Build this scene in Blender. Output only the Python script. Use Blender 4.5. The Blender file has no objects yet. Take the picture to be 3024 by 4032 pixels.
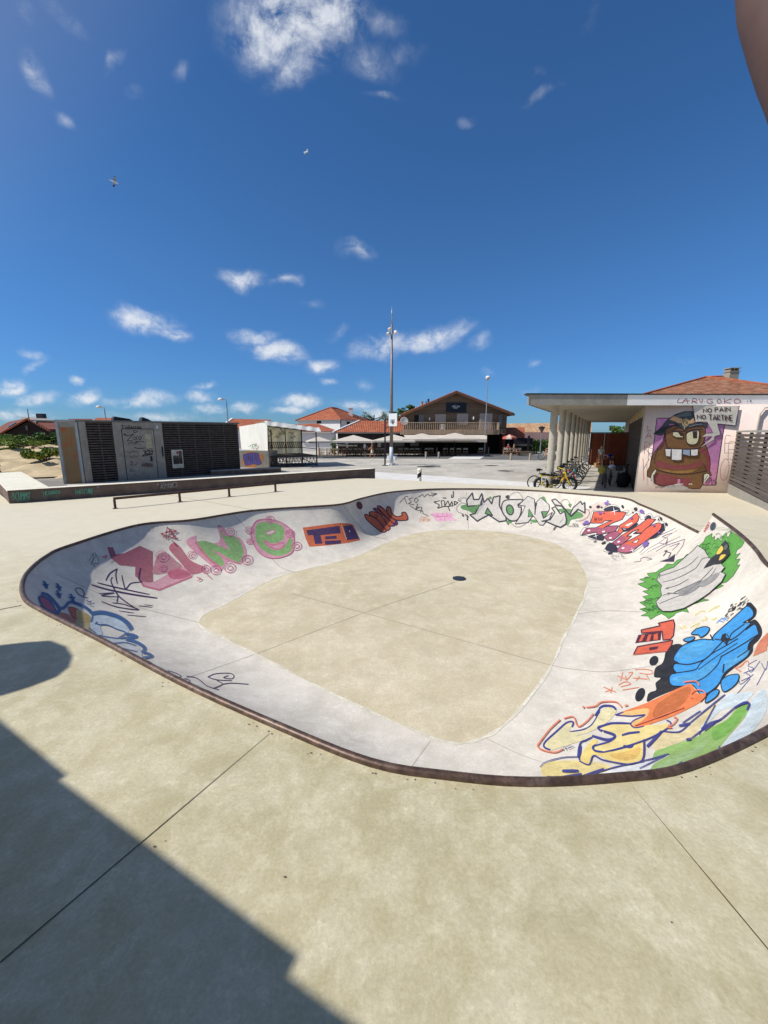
import bpy, bmesh, math, random
import numpy as np
from mathutils import Vector, Matrix
from mathutils.bvhtree import BVHTree
from mathutils.geometry import delaunay_2d_cdt
R=math.radians
rnd=random.Random(7)
SC=bpy.context.scene; COL=SC.collection

# ---------------------------------------------------------------- camera, sky, sun
F=1600.0; TH=R(11.0); CAMZ=2.4          # focal length in photo pixels, pitch, height over the deck
cam=bpy.data.cameras.new('camera'); cam.sensor_fit='VERTICAL'; cam.sensor_height=36; cam.lens=36*F/4032
cam.clip_start=0.01; cam.clip_end=3000
camo=bpy.data.objects.new('camera',cam); COL.objects.link(camo)
camo.location=(0,0,CAMZ); camo.rotation_euler=(math.pi/2-TH,0,0); SC.camera=camo
SUN_EL=46.0; SUN_TO=Vector((-0.970,-0.243))      # horizontal direction towards the sun
SC.view_settings.view_transform='Standard'; SC.view_settings.look='None'
SC.view_settings.exposure=0.2; SC.view_settings.gamma=1
SC.render.film_transparent=False

def ray(x,y):
    u=(x-1512)/F; v=-(y-2016)/F; c,s=math.cos(TH),math.sin(TH)
    return Vector((u,c+v*s,-s+v*c))
CP=Vector((0,0,CAMZ))
def g(x,y,z=0.0):
    d=ray(x,y); return CP+d*((z-CAMZ)/d.z)
def at(x,y,Y):
    d=ray(x,y); return CP+d*(Y/d.y)

world=bpy.data.worlds.new('World'); SC.world=world; world.use_nodes=True
NT=world.node_tree; NT.nodes.clear()
def wn(t,**k):
    n=NT.nodes.new(t)
    for a,b in k.items(): setattr(n,a,b)
    return n
def wl(a,b): NT.links.new(a,b)
def wmath(op,a,b=None,clamp=False):
    n=wn('ShaderNodeMath',operation=op,use_clamp=clamp)
    for i,v in enumerate((a,b)):
        if v is None: continue
        if isinstance(v,(int,float)): n.inputs[i].default_value=v
        else: wl(v,n.inputs[i])
    return n.outputs[0]
sky=wn('ShaderNodeTexSky',sky_type='NISHITA'); sky.sun_disc=False
sky.sun_elevation=R(SUN_EL); sky.sun_rotation=math.atan2(SUN_TO.x,SUN_TO.y)
sky.altitude=0; sky.air_density=1.0; sky.dust_density=0.25; sky.ozone_density=4.0
hs=wn('ShaderNodeHueSaturation'); hs.inputs['Saturation'].default_value=1.03; tint=wn('ShaderNodeMix',data_type='RGBA',blend_type='MULTIPLY'); tint.inputs['Factor'].default_value=1; wl(sky.outputs[0],tint.inputs['A']); tint.inputs['B'].default_value=(.60,.93,1.24,1); wl(tint.outputs['Result'],hs.inputs['Color'])
sz=wn('ShaderNodeSeparateXYZ'); tcz=wn('ShaderNodeTexCoord'); wl(tcz.outputs['Generated'],sz.inputs[0]); hz_=wn('ShaderNodeMapRange',interpolation_type='SMOOTHSTEP'); hz_.inputs['From Min'].default_value=0.0; hz_.inputs['From Max'].default_value=.38; wl(sz.outputs[2],hz_.inputs['Value'])
ht=wn('ShaderNodeMix',data_type='RGBA'); wl(hz_.outputs[0],ht.inputs['Factor']); ht.inputs['A'].default_value=(.66,.77,.95,1); ht.inputs['B'].default_value=(1,1,1,1)
hm=wn('ShaderNodeMix',data_type='RGBA',blend_type='MULTIPLY'); hm.inputs['Factor'].default_value=1; wl(hs.outputs[0],hm.inputs['A']); wl(ht.outputs['Result'],hm.inputs['B'])
tc=wn('ShaderNodeTexCoord'); gen=tc.outputs['Generated']
# clouds: soft blobs in fixed directions of the sky, broken up by noise
def dot(v):
    n=wn('ShaderNodeVectorMath',operation='DOT_PRODUCT'); wl(gen,n.inputs[0]); n.inputs[1].default_value=v; return n.outputs['Value']
AX=R(18)   # axis of the flat chart the clouds are laid out on: a fixed direction of the sky
fwd=dot((0,math.cos(AX),math.sin(AX))); up=dot((0,-math.sin(AX),math.cos(AX))); rt=dot((1,0,0))
fs=wmath('MAXIMUM',fwd,0.05)
cu=wmath('DIVIDE',rt,fs); cv=wmath('DIVIDE',up,fs)
cxy=wn('ShaderNodeCombineXYZ'); wl(cu,cxy.inputs[0]); wl(cv,cxy.inputs[1])
warp=wn('ShaderNodeTexNoise'); warp.inputs['Scale'].default_value=9; warp.inputs['Detail'].default_value=4; wl(cxy.outputs[0],warp.inputs['Vector'])
wsub=wn('ShaderNodeVectorMath',operation='SUBTRACT'); wl(warp.outputs['Color'],wsub.inputs[0]); wsub.inputs[1].default_value=(.5,.5,.5)
wsc=wn('ShaderNodeVectorMath',operation='SCALE'); wl(wsub.outputs[0],wsc.inputs[0]); wsc.inputs['Scale'].default_value=0.07
wadd=wn('ShaderNodeVectorMath',operation='ADD'); wl(cxy.outputs[0],wadd.inputs[0]); wl(wsc.outputs[0],wadd.inputs[1])
CL=[ # photo x, y, radius x, radius y, tilt, strength
 (1130,70,270,190,10,1.25),(1330,40,160,130,0,1),(1190,200,190,110,25,0.8),(1430,200,190,90,-20,0.45),(1590,220,90,50,10,0.35),(1510,370,90,30,-5,0.4),(1180,290,70,60,0,0.5),(1480,80,150,70,-25,0.4),
 (120,270,50,110,25,0.6),(235,455,42,38,0,0.55),(450,225,70,30,35,0.45),(525,350,40,45,0,0.35),(710,305,50,40,20,0.35),(250,40,120,60,-30,0.35),(90,20,50,70,20,0.35),
 (1405,985,70,38,-10,0.8),(960,1085,105,48,-5,1),(1130,1110,70,30,15,0.75),(560,1260,150,60,-5,1.1),(690,1310,70,36,-8,0.9),(1000,1320,105,36,0,0.9),(1080,1385,129.6,47.5,-12,1.235),
 (1500,1360,140,55,4,1.05),(1700,1335,170,50,14,1.1),(1890,1355,45,40,0,0.7),(1265,1445,75.6,35,12,1.04),(1293,1502,34.56,22.5,0,0.78),(300,1490,37.8,30,0,0.91),(110,1390,64.8,30,-10,0.65),(130,1430,75.6,30,25,0.65),
 (40,1520,86.4,42.5,5,1.105),(150,1570,102.6,32.5,8,0.975),(330,1570,97.2,32.5,12,1.04),(560,1570,162,32.5,5,0.975),(800,1515,59.4,20,12,0.845),(790,1555,75.6,25,0,0.845),(840,1600,86.4,27.5,5,0.91),(980,1600,75.6,30,0,1.04),(1180,1590,97.2,37.5,0,1.105),(1130,1625,75.6,25,0,0.91),(1400,1600,97.2,32.5,0,0.78),(1490,1630,97.2,30,0,0.91),(1420,1510,54,30,0,0.455),
 (2100,1408,40,24,0,0.4),(2130,375,100,30,25,0.45),(1850,455,45,34,15,0.4),(2110,290,40,40,0,0.3),(2710,1425,60,22,-8,0.35),(2090,1525,70,24,0,0.3),(1920,1460,40,20,0,0.25),(640,1640,259.2,27.5,0,0.65),(1720,1560,80,30,0,0.3),(2330,60,60,110,-20,0.18),
 (1330,1300,60,26,25,0.4),(1220,1195,70,26,10,0.3),(90,1640,172.8,37.5,0,0.78)]
cf=Vector((0,math.cos(AX),math.sin(AX))); cu_=Vector((0,-math.sin(AX),math.cos(AX)))
def chart(x,y):
    d=ray(x,y); f=d.dot(cf); return d.x/f, d.dot(cu_)/f
acc=None
for (x,y,rx,ry,t,s) in CL:
    c=chart(x,y); k=(chart(x+rx,y)[0]-c[0]); k2=(c[1]-chart(x,y+ry)[1])
    m=wn('ShaderNodeMapping',vector_type='TEXTURE')
    m.inputs['Location'].default_value=(c[0],c[1],0); m.inputs['Rotation'].default_value=(0,0,R(t)); m.inputs['Scale'].default_value=(k*1.5,k2*1.45,1)
    wl(wadd.outputs[0],m.inputs['Vector'])
    L=wn('ShaderNodeVectorMath',operation='LENGTH'); wl(m.outputs[0],L.inputs[0])
    mr=wn('ShaderNodeMapRange',interpolation_type='SMOOTHSTEP'); mr.inputs['From Min'].default_value=1.0; mr.inputs['From Max'].default_value=0.0; mr.inputs['To Max'].default_value=s
    wl(L.outputs['Value'],mr.inputs['Value'])
    acc=mr.outputs[0] if acc is None else wmath('MAXIMUM',acc,mr.outputs[0])
nz=wn('ShaderNodeTexNoise'); nz.inputs['Scale'].default_value=15; nz.inputs['Detail'].default_value=11; nz.inputs['Roughness'].default_value=.68
nst=wn('ShaderNodeVectorMath',operation='MULTIPLY'); wl(wadd.outputs[0],nst.inputs[0]); nst.inputs[1].default_value=(1,1.35,1); wl(nst.outputs[0],nz.inputs['Vector'])
dens=wmath('MULTIPLY',acc,wmath('ADD',wmath('MULTIPLY',nz.outputs['Fac'],2.6),-.72))
front=wmath('GREATER_THAN',fwd,0.06)
# unseen cloud noise added behind the camera as neutral fill for the shade
rn=wn('ShaderNodeTexNoise'); rn.inputs['Scale'].default_value=3.2; rn.inputs['Detail'].default_value=8; rn.inputs['Roughness'].default_value=.6; wl(gen,rn.inputs['Vector'])
rm=wn('ShaderNodeMapRange',interpolation_type='SMOOTHSTEP'); rm.inputs['From Min'].default_value=.46; rm.inputs['From Max'].default_value=.62; wl(rn.outputs['Fac'],rm.inputs['Value'])
rb_=wn('ShaderNodeMapRange',interpolation_type='SMOOTHSTEP'); rb_.inputs['From Min'].default_value=.02; rb_.inputs['From Max'].default_value=-.35; wl(fwd,rb_.inputs['Value'])
rear=wmath('MULTIPLY',wmath('MULTIPLY',rm.outputs[0],rb_.outputs[0]),.34)
dn=wn('ShaderNodeMapRange',interpolation_type='SMOOTHSTEP'); dn.inputs['From Min'].default_value=.03; dn.inputs['From Max'].default_value=.98; dn.inputs['To Max'].default_value=.9
wl(wmath('ADD',wmath('MULTIPLY',dens,front),rear),dn.inputs['Value'])
mixc=wn('ShaderNodeMix',data_type='RGBA'); wl(dn.outputs[0],mixc.inputs['Factor']); 
sdot=dot(tuple(Vector((SUN_TO.x*math.cos(R(SUN_EL)),SUN_TO.y*math.cos(R(SUN_EL)),math.sin(R(SUN_EL)))).normalized()))
gl=wn('ShaderNodeMapRange',interpolation_type='SMOOTHSTEP'); gl.inputs['From Min'].default_value=.45; gl.inputs['From Max'].default_value=1.0; gl.inputs['To Max'].default_value=.3; wl(sdot,gl.inputs['Value'])
gm=wn('ShaderNodeMix',data_type='RGBA'); wl(gl.outputs[0],gm.inputs['Factor']); wl(hm.outputs['Result'],gm.inputs['A']); gm.inputs['B'].default_value=(9.6,8.4,6.9,1); wl(gm.outputs['Result'],mixc.inputs['A']); mixc.inputs['B'].default_value=(9.2,9.6,10.2,1)
bg=wn('ShaderNodeBackground'); bg.inputs['Strength'].default_value=0.077; wl(mixc.outputs['Result'],bg.inputs['Color'])
wo=wn('ShaderNodeOutputWorld'); wl(bg.outputs[0],wo.inputs['Surface'])

sl=bpy.data.lights.new('sun','SUN'); sl.energy=4.3; sl.angle=R(.65); sl.color=(1,.975,.93)
so=bpy.data.objects.new('sun',sl); COL.objects.link(so)
SUNV=Vector((SUN_TO.x*math.cos(R(SUN_EL)),SUN_TO.y*math.cos(R(SUN_EL)),math.sin(R(SUN_EL)))).normalized()
so.rotation_euler=SUNV.to_track_quat('Z','Y').to_euler(); so.location=(-30,-8,40)

# ---------------------------------------------------------------- materials
def lin(c):
    c=c/255.0
    return c/12.92 if c<=.04045 else ((c+.055)/1.055)**2.4
def S(r,gg,b): return (lin(r),lin(gg),lin(b),1)
_mats={}
class NM:
    def __init__(s,name):
        s.m=bpy.data.materials.new(name); s.m.use_nodes=True; s.t=s.m.node_tree; s.b=s.t.nodes['Principled BSDF']; s.out=s.t.nodes['Material Output']
    def n(s,t,**k):
        n=s.t.nodes.new(t)
        for a,b in k.items(): setattr(n,a,b)
        return n
    def l(s,a,b): s.t.links.new(a,b)
    def coord(s,kind='Object',scale=(1,1,1),rot=(0,0,0)):
        c=s.n('ShaderNodeTexCoord'); m=s.n('ShaderNodeMapping'); m.inputs['Scale'].default_value=scale; m.inputs['Rotation'].default_value=rot
        s.l(c.outputs[kind],m.inputs['Vector']); return m.outputs[0]
    def noise(s,v,scale,detail=5,rough=.6,lo=.35,hi=.65,dist=0):
        n=s.n('ShaderNodeTexNoise'); n.inputs['Scale'].default_value=scale; n.inputs['Detail'].default_value=detail; n.inputs['Roughness'].default_value=rough; n.inputs['Distortion'].default_value=dist
        s.l(v,n.inputs['Vector'])
        r=s.n('ShaderNodeMapRange'); r.inputs['From Min'].default_value=lo; r.inputs['From Max'].default_value=hi; s.l(n.outputs['Fac'],r.inputs['Value'])
        return r.outputs[0]
    def mix(s,f,a,b,mode='MIX'):
        n=s.n('ShaderNodeMix',data_type='RGBA',blend_type=mode)
        if isinstance(f,(int,float)): n.inputs['Factor'].default_value=f
        else: s.l(f,n.inputs['Factor'])
        for k,v in (('A',a),('B',b)):
            if isinstance(v,tuple): n.inputs[k].default_value=v
            else: s.l(v,n.inputs[k])
        return n.outputs['Result']
    def math(s,op,a,b=0):
        n=s.n('ShaderNodeMath',operation=op)
        for i,v in enumerate((a,b)):
            if isinstance(v,(int,float)): n.inputs[i].default_value=v
            else: s.l(v,n.inputs[i])
        return n.outputs[0]
    def bump(s,h,strength,dist=.01):
        n=s.n('ShaderNodeBump'); n.inputs['Strength'].default_value=strength; n.inputs['Distance'].default_value=dist
        s.l(h,n.inputs['Height']); s.l(n.outputs[0],s.b.inputs['Normal'])
    def base(s,c):
        if isinstance(c,tuple): s.b.inputs['Base Color'].default_value=c
        else: s.l(c,s.b.inputs['Base Color'])
    def rough(s,v,metal=0,spec=.3):
        s.b.inputs['Roughness'].default_value=v; s.b.inputs['Metallic'].default_value=metal; s.b.inputs['Specular IOR Level'].default_value=spec
def plain(name,c,rough=.7,var=.18,scale=6,metal=0,spec=.3,bump=0):
    if name in _mats: return _mats[name]
    k=NM(name); v=k.coord(); f=k.noise(v,scale,6)
    d=tuple(x*(1-var) for x in c[:3])+(1,); e=tuple(min(1,x*(1+var)) for x in c[:3])+(1,)
    k.base(k.mix(f,d,e)); k.rough(rough,metal,spec)
    if bump: k.bump(k.noise(v,scale*8,6),bump)
    _mats[name]=k.m; return k.m
def concrete(name,c1,c2,c3,sc=1.0,stain=(.1,.09,.07,1),stainamt=.35,bump=.25,rough=.85,streak=None,fleck=.5,spec=.25,pale=None):
    k=NM(name); v=k.coord()
    a=k.noise(v,.55*sc,7,.62,.38,.62,.6); b=k.noise(v,2.6*sc,9,.7,.42,.62,.4); c=k.noise(v,45*sc,6,.7,.3,.7); fl=k.noise(v,3.6*sc,11,.8,.5,.74,.15)
    col=k.mix(a,c1,c2); col=k.mix(k.math('MULTIPLY',b,.6),col,c3); col=k.mix(k.math('MULTIPLY',fl,fleck),col,tuple(min(.95,x*1.3) for x in c3[:3])+(1,))
    cr=k.noise(v,13*sc,9,.8,.5,.66,.1); col=k.mix(k.math('MULTIPLY',k.math('MULTIPLY',cr,b),.75),col,tuple(min(.95,x*1.22) for x in c3[:3])+(1,)); dk=k.noise(v,1.4*sc,8,.7,.5,.7); col=k.mix(k.math('MULTIPLY',dk,.35),col,tuple(x*.82 for x in c2[:3])+(1,))
    gr=k.mix(c,(.86,.86,.86,1),(1.12,1.12,1.12,1)); col=k.mix(1.0,col,gr,'MULTIPLY')
    if pale:      # paler with distance: grazing brightness and lens vignetting put into the colour
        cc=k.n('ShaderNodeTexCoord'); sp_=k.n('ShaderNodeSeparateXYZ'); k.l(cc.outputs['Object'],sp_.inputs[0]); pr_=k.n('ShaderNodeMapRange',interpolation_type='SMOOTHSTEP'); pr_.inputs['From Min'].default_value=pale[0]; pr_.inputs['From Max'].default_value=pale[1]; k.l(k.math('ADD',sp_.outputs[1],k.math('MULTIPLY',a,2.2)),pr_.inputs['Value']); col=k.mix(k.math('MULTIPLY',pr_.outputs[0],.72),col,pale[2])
    st=k.noise(v,8*sc,8,.75,.66,.76); col=k.mix(k.math('MULTIPLY',st,stainamt),col,stain)
    if streak:
        w=k.coord(scale=streak); sk=k.noise(w,2.0,6,.65,.4,.75); col=k.mix(k.math('MULTIPLY',sk,.16),col,(.2,.19,.17,1))
    k.base(col); k.rough(rough,0,spec); k.bump(c,bump,.004); return k.m
def paintmat(c,rough=.6,patch=.35,sc=9):
    key=('p',tuple(round(x,4) for x in c),patch)
    if key in _mats: return _mats[key]
    gy=.3*c[0]+.55*c[1]+.15*c[2]; c=tuple((x*.9+gy*.1)*.9+.004 for x in c[:3])+(1,)
    k=NM('spray_paint'); v=k.coord(); f=k.noise(v,sc,8,.7,.3,.7)
    d=tuple(x*.82 for x in c[:3])+(1,); e=tuple(min(1,x*1.16+.006) for x in c[:3])+(1,)
    k.base(k.mix(f,d,e)); k.rough(rough,0,.3)
    if patch>0:
        h=k.noise(k.coord(scale=(1,1,1)),14,9,.78,.24,.52); h2=k.noise(k.coord(scale=(1,1,.7)),2.3,7,.65,.3,.6); h3=k.noise(k.coord(scale=(1,1,1)),60,4,.7,.3,.5); h=k.math('MULTIPLY',k.math('MULTIPLY',h,k.math('ADD',k.math('MULTIPLY',h2,.6),.4)),k.math('ADD',k.math('MULTIPLY',h3,.35),.65)); al=k.math('ADD',k.math('MULTIPLY',h,patch),1-patch)
        k.l(al,k.b.inputs['Alpha'])
    _mats[key]=k.m; return k.m
def planks(name,c1,c2,axis='z',width=.14,gap=(.012,.01,.008,1),rough=.8,run=None,gapw=.06):
    if name in _mats: return _mats[name]
    k=NM(name); co=k.n('ShaderNodeTexCoord'); sp=k.n('ShaderNodeSeparateXYZ'); k.l(co.outputs['Object'],sp.inputs[0])
    if axis=='z': t=sp.outputs[2]
    elif axis=='x': t=sp.outputs[0]
    else:
        d=k.n('ShaderNodeVectorMath',operation='DOT_PRODUCT'); k.l(co.outputs['Object'],d.inputs[0]); d.inputs[1].default_value=axis; t=d.outputs['Value']
    q=k.math('DIVIDE',t,width); fr=k.math('FRACT',q); fl=k.math('FLOOR',q)
    wn_=k.n('ShaderNodeTexWhiteNoise',noise_dimensions='1D'); k.l(fl,wn_.inputs['W'])
    st=(1.2,1.2,14) if axis=='z' else (14,14,1.0)
    gr=k.noise(k.coord(scale=st),1.3,6,.65,.3,.7)
    f=k.math('ADD',k.math('MULTIPLY',wn_.outputs[0],.6),k.math('MULTIPLY',gr,.4))
    col=k.mix(f,c1,c2); gp=k.math('LESS_THAN',fr,gapw); col=k.mix(gp,col,gap)
    k.base(col); k.rough(rough,0,.2); k.bump(k.math('SUBTRACT',1,gp),.5,.01); _mats[name]=k.m; return k.m
def tiles(name,c1,c2,c3,along=(1,0,0),w=.24,rows=.36):
    if name in _mats: return _mats[name]
    k=NM(name); co=k.n('ShaderNodeTexCoord'); d=k.n('ShaderNodeVectorMath',operation='DOT_PRODUCT'); k.l(co.outputs['Object'],d.inputs[0]); d.inputs[1].default_value=along
    q=k.math('DIVIDE',d.outputs['Value'],w); wv=k.math('ABSOLUTE',k.math('SINE',k.math('MULTIPLY',q,math.pi)))
    sp=k.n('ShaderNodeSeparateXYZ'); k.l(co.outputs['Object'],sp.inputs[0]); rz=k.math('DIVIDE',sp.outputs[2],rows*.36); fz=k.math('FRACT',rz)
    cell=k.n('ShaderNodeCombineXYZ'); k.l(k.math('FLOOR',q),cell.inputs[0]); k.l(k.math('FLOOR',rz),cell.inputs[1])
    wnn=k.n('ShaderNodeTexWhiteNoise',noise_dimensions='3D'); k.l(cell.outputs[0],wnn.inputs['Vector'])
    col=k.mix(wnn.outputs['Value'],c1,c2); big=k.noise(k.coord(),1.1,6,.6,.45,.7); col=k.mix(k.math('MULTIPLY',big,.55),col,c3)
    edge=k.math('LESS_THAN',fz,.12); col=k.mix(k.math('MULTIPLY',edge,.45),col,(.05,.025,.015,1))
    k.base(col); k.rough(.8,0,.2); k.bump(k.math('ADD',wv,k.math('MULTIPLY',fz,.4)),.9,.05); _mats[name]=k.m; return k.m

# ---------------------------------------------------------------- mesh helpers
class MB:
    def __init__(s): s.v=[]; s.f=[]; s.mi=[]; s.cur=0
    def add(s,vs,fs):
        o=len(s.v); s.v+= [Vector(p) for p in vs]
        for f in fs: s.f.append([o+i for i in f]); s.mi.append(s.cur)
    def box(s,c,d,rz=0,ax=None):
        c=Vector(c)
        if ax is None: ax=(Vector((math.cos(rz),math.sin(rz),0)),Vector((-math.sin(rz),math.cos(rz),0)),Vector((0,0,1)))
        vs=[c+ax[0]*(i*d[0]/2)+ax[1]*(j*d[1]/2)+ax[2]*(k*d[2]/2) for k in(-1,1) for j in(-1,1) for i in(-1,1)]
        s.add(vs,[(0,2,3,1),(4,5,7,6),(0,1,5,4),(2,6,7,3),(0,4,6,2),(1,3,7,5)])
    def bar(s,p,q,w,h=None,upv=(0,0,1)):
        p,q=Vector(p),Vector(q); a=(q-p); L=a.length
        if L<1e-6: return
        a/=L; u=Vector(upv)
        if abs(a.dot(u))>.98: u=Vector((1,0,0))
        b=u.cross(a).normalized(); c=a.cross(b); s.box((p+q)/2,(L,w,h or w),ax=(a,b,c))
    def tube(s,path,r,n=8,caps=True,closed=False):
        path=[Vector(p) for p in path]; m=len(path); rs=r if isinstance(r,(list,tuple)) else [r]*m
        rings=[]; pu=None
        for i,p in enumerate(path):
            if closed: t=path[(i+1)%m]-path[i-1]
            else: t=path[min(i+1,m-1)]-path[max(i-1,0)]
            t.normalize()
            if pu is None:
                u=Vector((0,0,1)) if abs(t.z)<.9 else Vector((1,0,0)); u=(u-t*u.dot(t)).normalized()
            else: u=(pu-t*pu.dot(t)).normalized()
            pu=u; w=t.cross(u)
            rings.append([p+(u*math.cos(2*math.pi*k/n)+w*math.sin(2*math.pi*k/n))*rs[i] for k in range(n)])
        vs=[q for rg in rings for q in rg]; fs=[]
        for i in range(m if closed else m-1):
            j=(i+1)%m
            for k in range(n): fs.append((i*n+k,i*n+(k+1)%n,j*n+(k+1)%n,j*n+k))
        if caps and not closed: fs+= [tuple(range(n-1,-1,-1)),tuple((m-1)*n+k for k in range(n))]
        s.add(vs,fs)
    def cyl(s,p,q,r0,r1=None,n=12): s.tube([p,q],[r0,r0 if r1 is None else r1],n)
    def lathe(s,c,prof,n=16,ax=None):
        c=Vector(c); ax=ax or (Vector((1,0,0)),Vector((0,1,0)),Vector((0,0,1))); m=len(prof)
        vs=[c+ax[0]*(r*math.cos(2*math.pi*k/n))+ax[1]*(r*math.sin(2*math.pi*k/n))+ax[2]*z for r,z in prof for k in range(n)]
        fs=[(i*n+k,i*n+(k+1)%n,(i+1)*n+(k+1)%n,(i+1)*n+k) for i in range(m-1) for k in range(n)]
        fs+=[tuple(range(n-1,-1,-1)),tuple((m-1)*n+k for k in range(n))]; s.add(vs,fs)
    def ring(s,c,R_,r,ax,n=28,m=7):
        c=Vector(c); s.tube([c+ax[0]*(R_*math.cos(2*math.pi*i/n))+ax[1]*(R_*math.sin(2*math.pi*i/n)) for i in range(n)],r,m,closed=True)
    def prism(s,pts,vec):
        pts=[Vector(p) for p in pts]; vec=Vector(vec); n=len(pts)
        s.add(pts+[p+vec for p in pts],[tuple(range(n-1,-1,-1)),tuple(range(n,2*n))]+[(i,(i+1)%n,n+(i+1)%n,n+i) for i in range(n)])
    def slab(s,pts,th):           # a flat polygon given thickness along its normal
        pts=[Vector(p) for p in pts]; nrm=(pts[1]-pts[0]).cross(pts[2]-pts[0]).normalized(); s.prism(pts,-nrm*th)
    def build(s,name,mat,parent=None,smooth=False,label=None):
        me=bpy.data.meshes.new(name); o=bpy.data.objects.new(name,me); COL.objects.link(o)
        vs=s.v
        if parent is not None:
            o.parent=parent; W=parent
            M=Matrix.Identity(4)
            chain=[]; 
            while W is not None: chain.append(W.matrix_basis); W=W.parent
            for b in chain: M=b@M
            iM=M.inverted(); vs=[iM@v for v in vs]
        me.from_pydata([tuple(v) for v in vs],[],s.f)
        ms=mat if isinstance(mat,(list,tuple)) else [mat]
        for m in ms: me.materials.append(m)
        if len(ms)>1: me.polygons.foreach_set('material_index',s.mi)
        if smooth: me.polygons.foreach_set('use_smooth',[True]*len(me.polygons))
        me.update()
        bm=bmesh.new(); bm.from_mesh(me); bmesh.ops.recalc_face_normals(bm,faces=bm.faces) if not getattr(s,'keep',False) else None; bm.to_mesh(me); bm.free()
        if label: o['label']=label
        return o
def tag(o,label,cat,group=None,kind=None):
    if label: o['label']=label
    if cat: o['category']=cat
    if group: o['group']=group
    if kind: o['kind']=kind
    return o
def thing(name,label,cat,loc=(0,0,0),rz=0,group=None):
    o=bpy.data.objects.new(name,None); COL.objects.link(o); o.location=loc; o.rotation_euler=(0,0,rz); o.empty_display_size=.2
    o.matrix_basis=Matrix.Translation(Vector(loc))@Matrix.Rotation(rz,4,'Z')
    return tag(o,label,cat,group)
def copy_tree(o,loc=None,rz=None,label=None,parent=None):
    c=o.copy(); COL.objects.link(c)
    if parent is not None: c.parent=parent
    if loc is not None: c.location=loc
    if rz is not None: c.rotation_euler=(0,0,rz)
    if label: c['label']=label
    for ch in list(o.children): copy_tree(ch,parent=c)
    return c
def struct(name,mb,mat,**k):
    o=mb.build(name,mat,**k); o['kind']='structure'; return o
def catmull(pts,step,closed=False):
    P=[Vector(p) for p in pts]; n=len(P); out=[]
    if n<3 and not closed:
        L=(P[1]-P[0]).length; m=max(1,int(L/step)); return [P[0].lerp(P[1],i/m) for i in range(m+1)]
    for i in range(n if closed else n-1):
        if closed: a,b,c,d=P[i-1],P[i],P[(i+1)%n],P[(i+2)%n]
        else: a,b,c,d=P[max(i-1,0)],P[i],P[i+1],P[min(i+2,n-1)]
        m=max(1,int((c-b).length/step))
        for j in range(m):
            t=j/m; out.append(.5*((2*b)+(c-a)*t+(2*a-5*b+4*c-d)*t*t+(3*b-a-3*c+d)*t*t*t))
    if not closed: out.append(P[-1].copy())
    return out
class Plane:            # a vertical plane through P0 along direction d (plan); s along it, z up
    def __init__(s,p0,p1):
        s.p0=Vector((p0[0],p0[1],0)); d=Vector((p1[0]-p0[0],p1[1]-p0[1],0)); s.len=d.length; s.d=d.normalized(); s.n=Vector((s.d.y,-s.d.x,0))
        if s.n.dot(-s.p0)<0: s.n=-s.n
    def hit(s,x,y):
        r=ray(x,y); t=s.n.dot(s.p0-CP)/s.n.dot(r); q=CP+r*t; return s.d.dot(q-s.p0),q.z
    def pt(s,a,z,off=0): return s.p0+s.d*a+Vector((0,0,z))+s.n*off
    def panel(s,mb,a0,z0,a1,z1,off,th):    # box in the plane: front face at off, thickness th behind it
        mb.prism([s.pt(a0,z0,off),s.pt(a1,z0,off),s.pt(a1,z1,off),s.pt(a0,z1,off)],-s.n*th)
# ================================================================ ground
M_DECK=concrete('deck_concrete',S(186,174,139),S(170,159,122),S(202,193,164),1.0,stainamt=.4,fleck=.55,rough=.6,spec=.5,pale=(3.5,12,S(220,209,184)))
M_FLOOR=concrete('bowl_floor_concrete',S(197,184,154),S(184,172,142),S(206,195,169),.7,stainamt=.35,bump=.15)
M_WALL=concrete('bowl_wall_concrete',S(213,204,189),S(198,189,174),S(220,212,198),1.2,stain=S(160,152,140),stainamt=.4,bump=.12,rough=.75,streak=(.9,.9,.25),fleck=.3)
M_PLAZA=concrete('plaza_concrete',S(184,176,161),S(154,148,136),S(198,191,178),.22,stain=S(110,106,98),stainamt=.6,fleck=.7)
M_ROAD=concrete('road_asphalt',S(104,103,101),S(94,94,93),S(112,111,109),.3,stainamt=.2)
M_PALE=concrete('pale_paving',S(212,208,200),S(202,198,190),S(220,217,210),.5,stainamt=.2)
M_DARKC=concrete('dark_concrete',S(112,106,96),S(98,93,84),S(122,117,107),.8,stainamt=.4)
M_SAND=concrete('sand',S(192,170,134),S(170,149,113),S(204,185,150),.5,stain=(.22,.17,.1,1),stainamt=.35,bump=.8)
kc=NM('rusted_steel_pipe'); vc=kc.coord(); f1_=kc.noise(vc,14,6,.6,.35,.65); f2_=kc.noise(vc,3.5,7,.75,.52,.66)
kc.base(kc.mix(kc.math('MULTIPLY',f2_,.4),kc.mix(f1_,S(70,53,44),S(104,80,66)),S(138,122,110))); kc.rough(.45,.3,.5); kc.bump(f1_,.2,.004); M_COPE=kc.m
M_BLACK=plain('black_joint',S(74,66,52),.9)
D=1.3
def zdeck(x,y): return -.22*max(0,min(1,(x-8.9)/2.6))*max(0,min(1,(y-13.0)/4.0))
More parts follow.
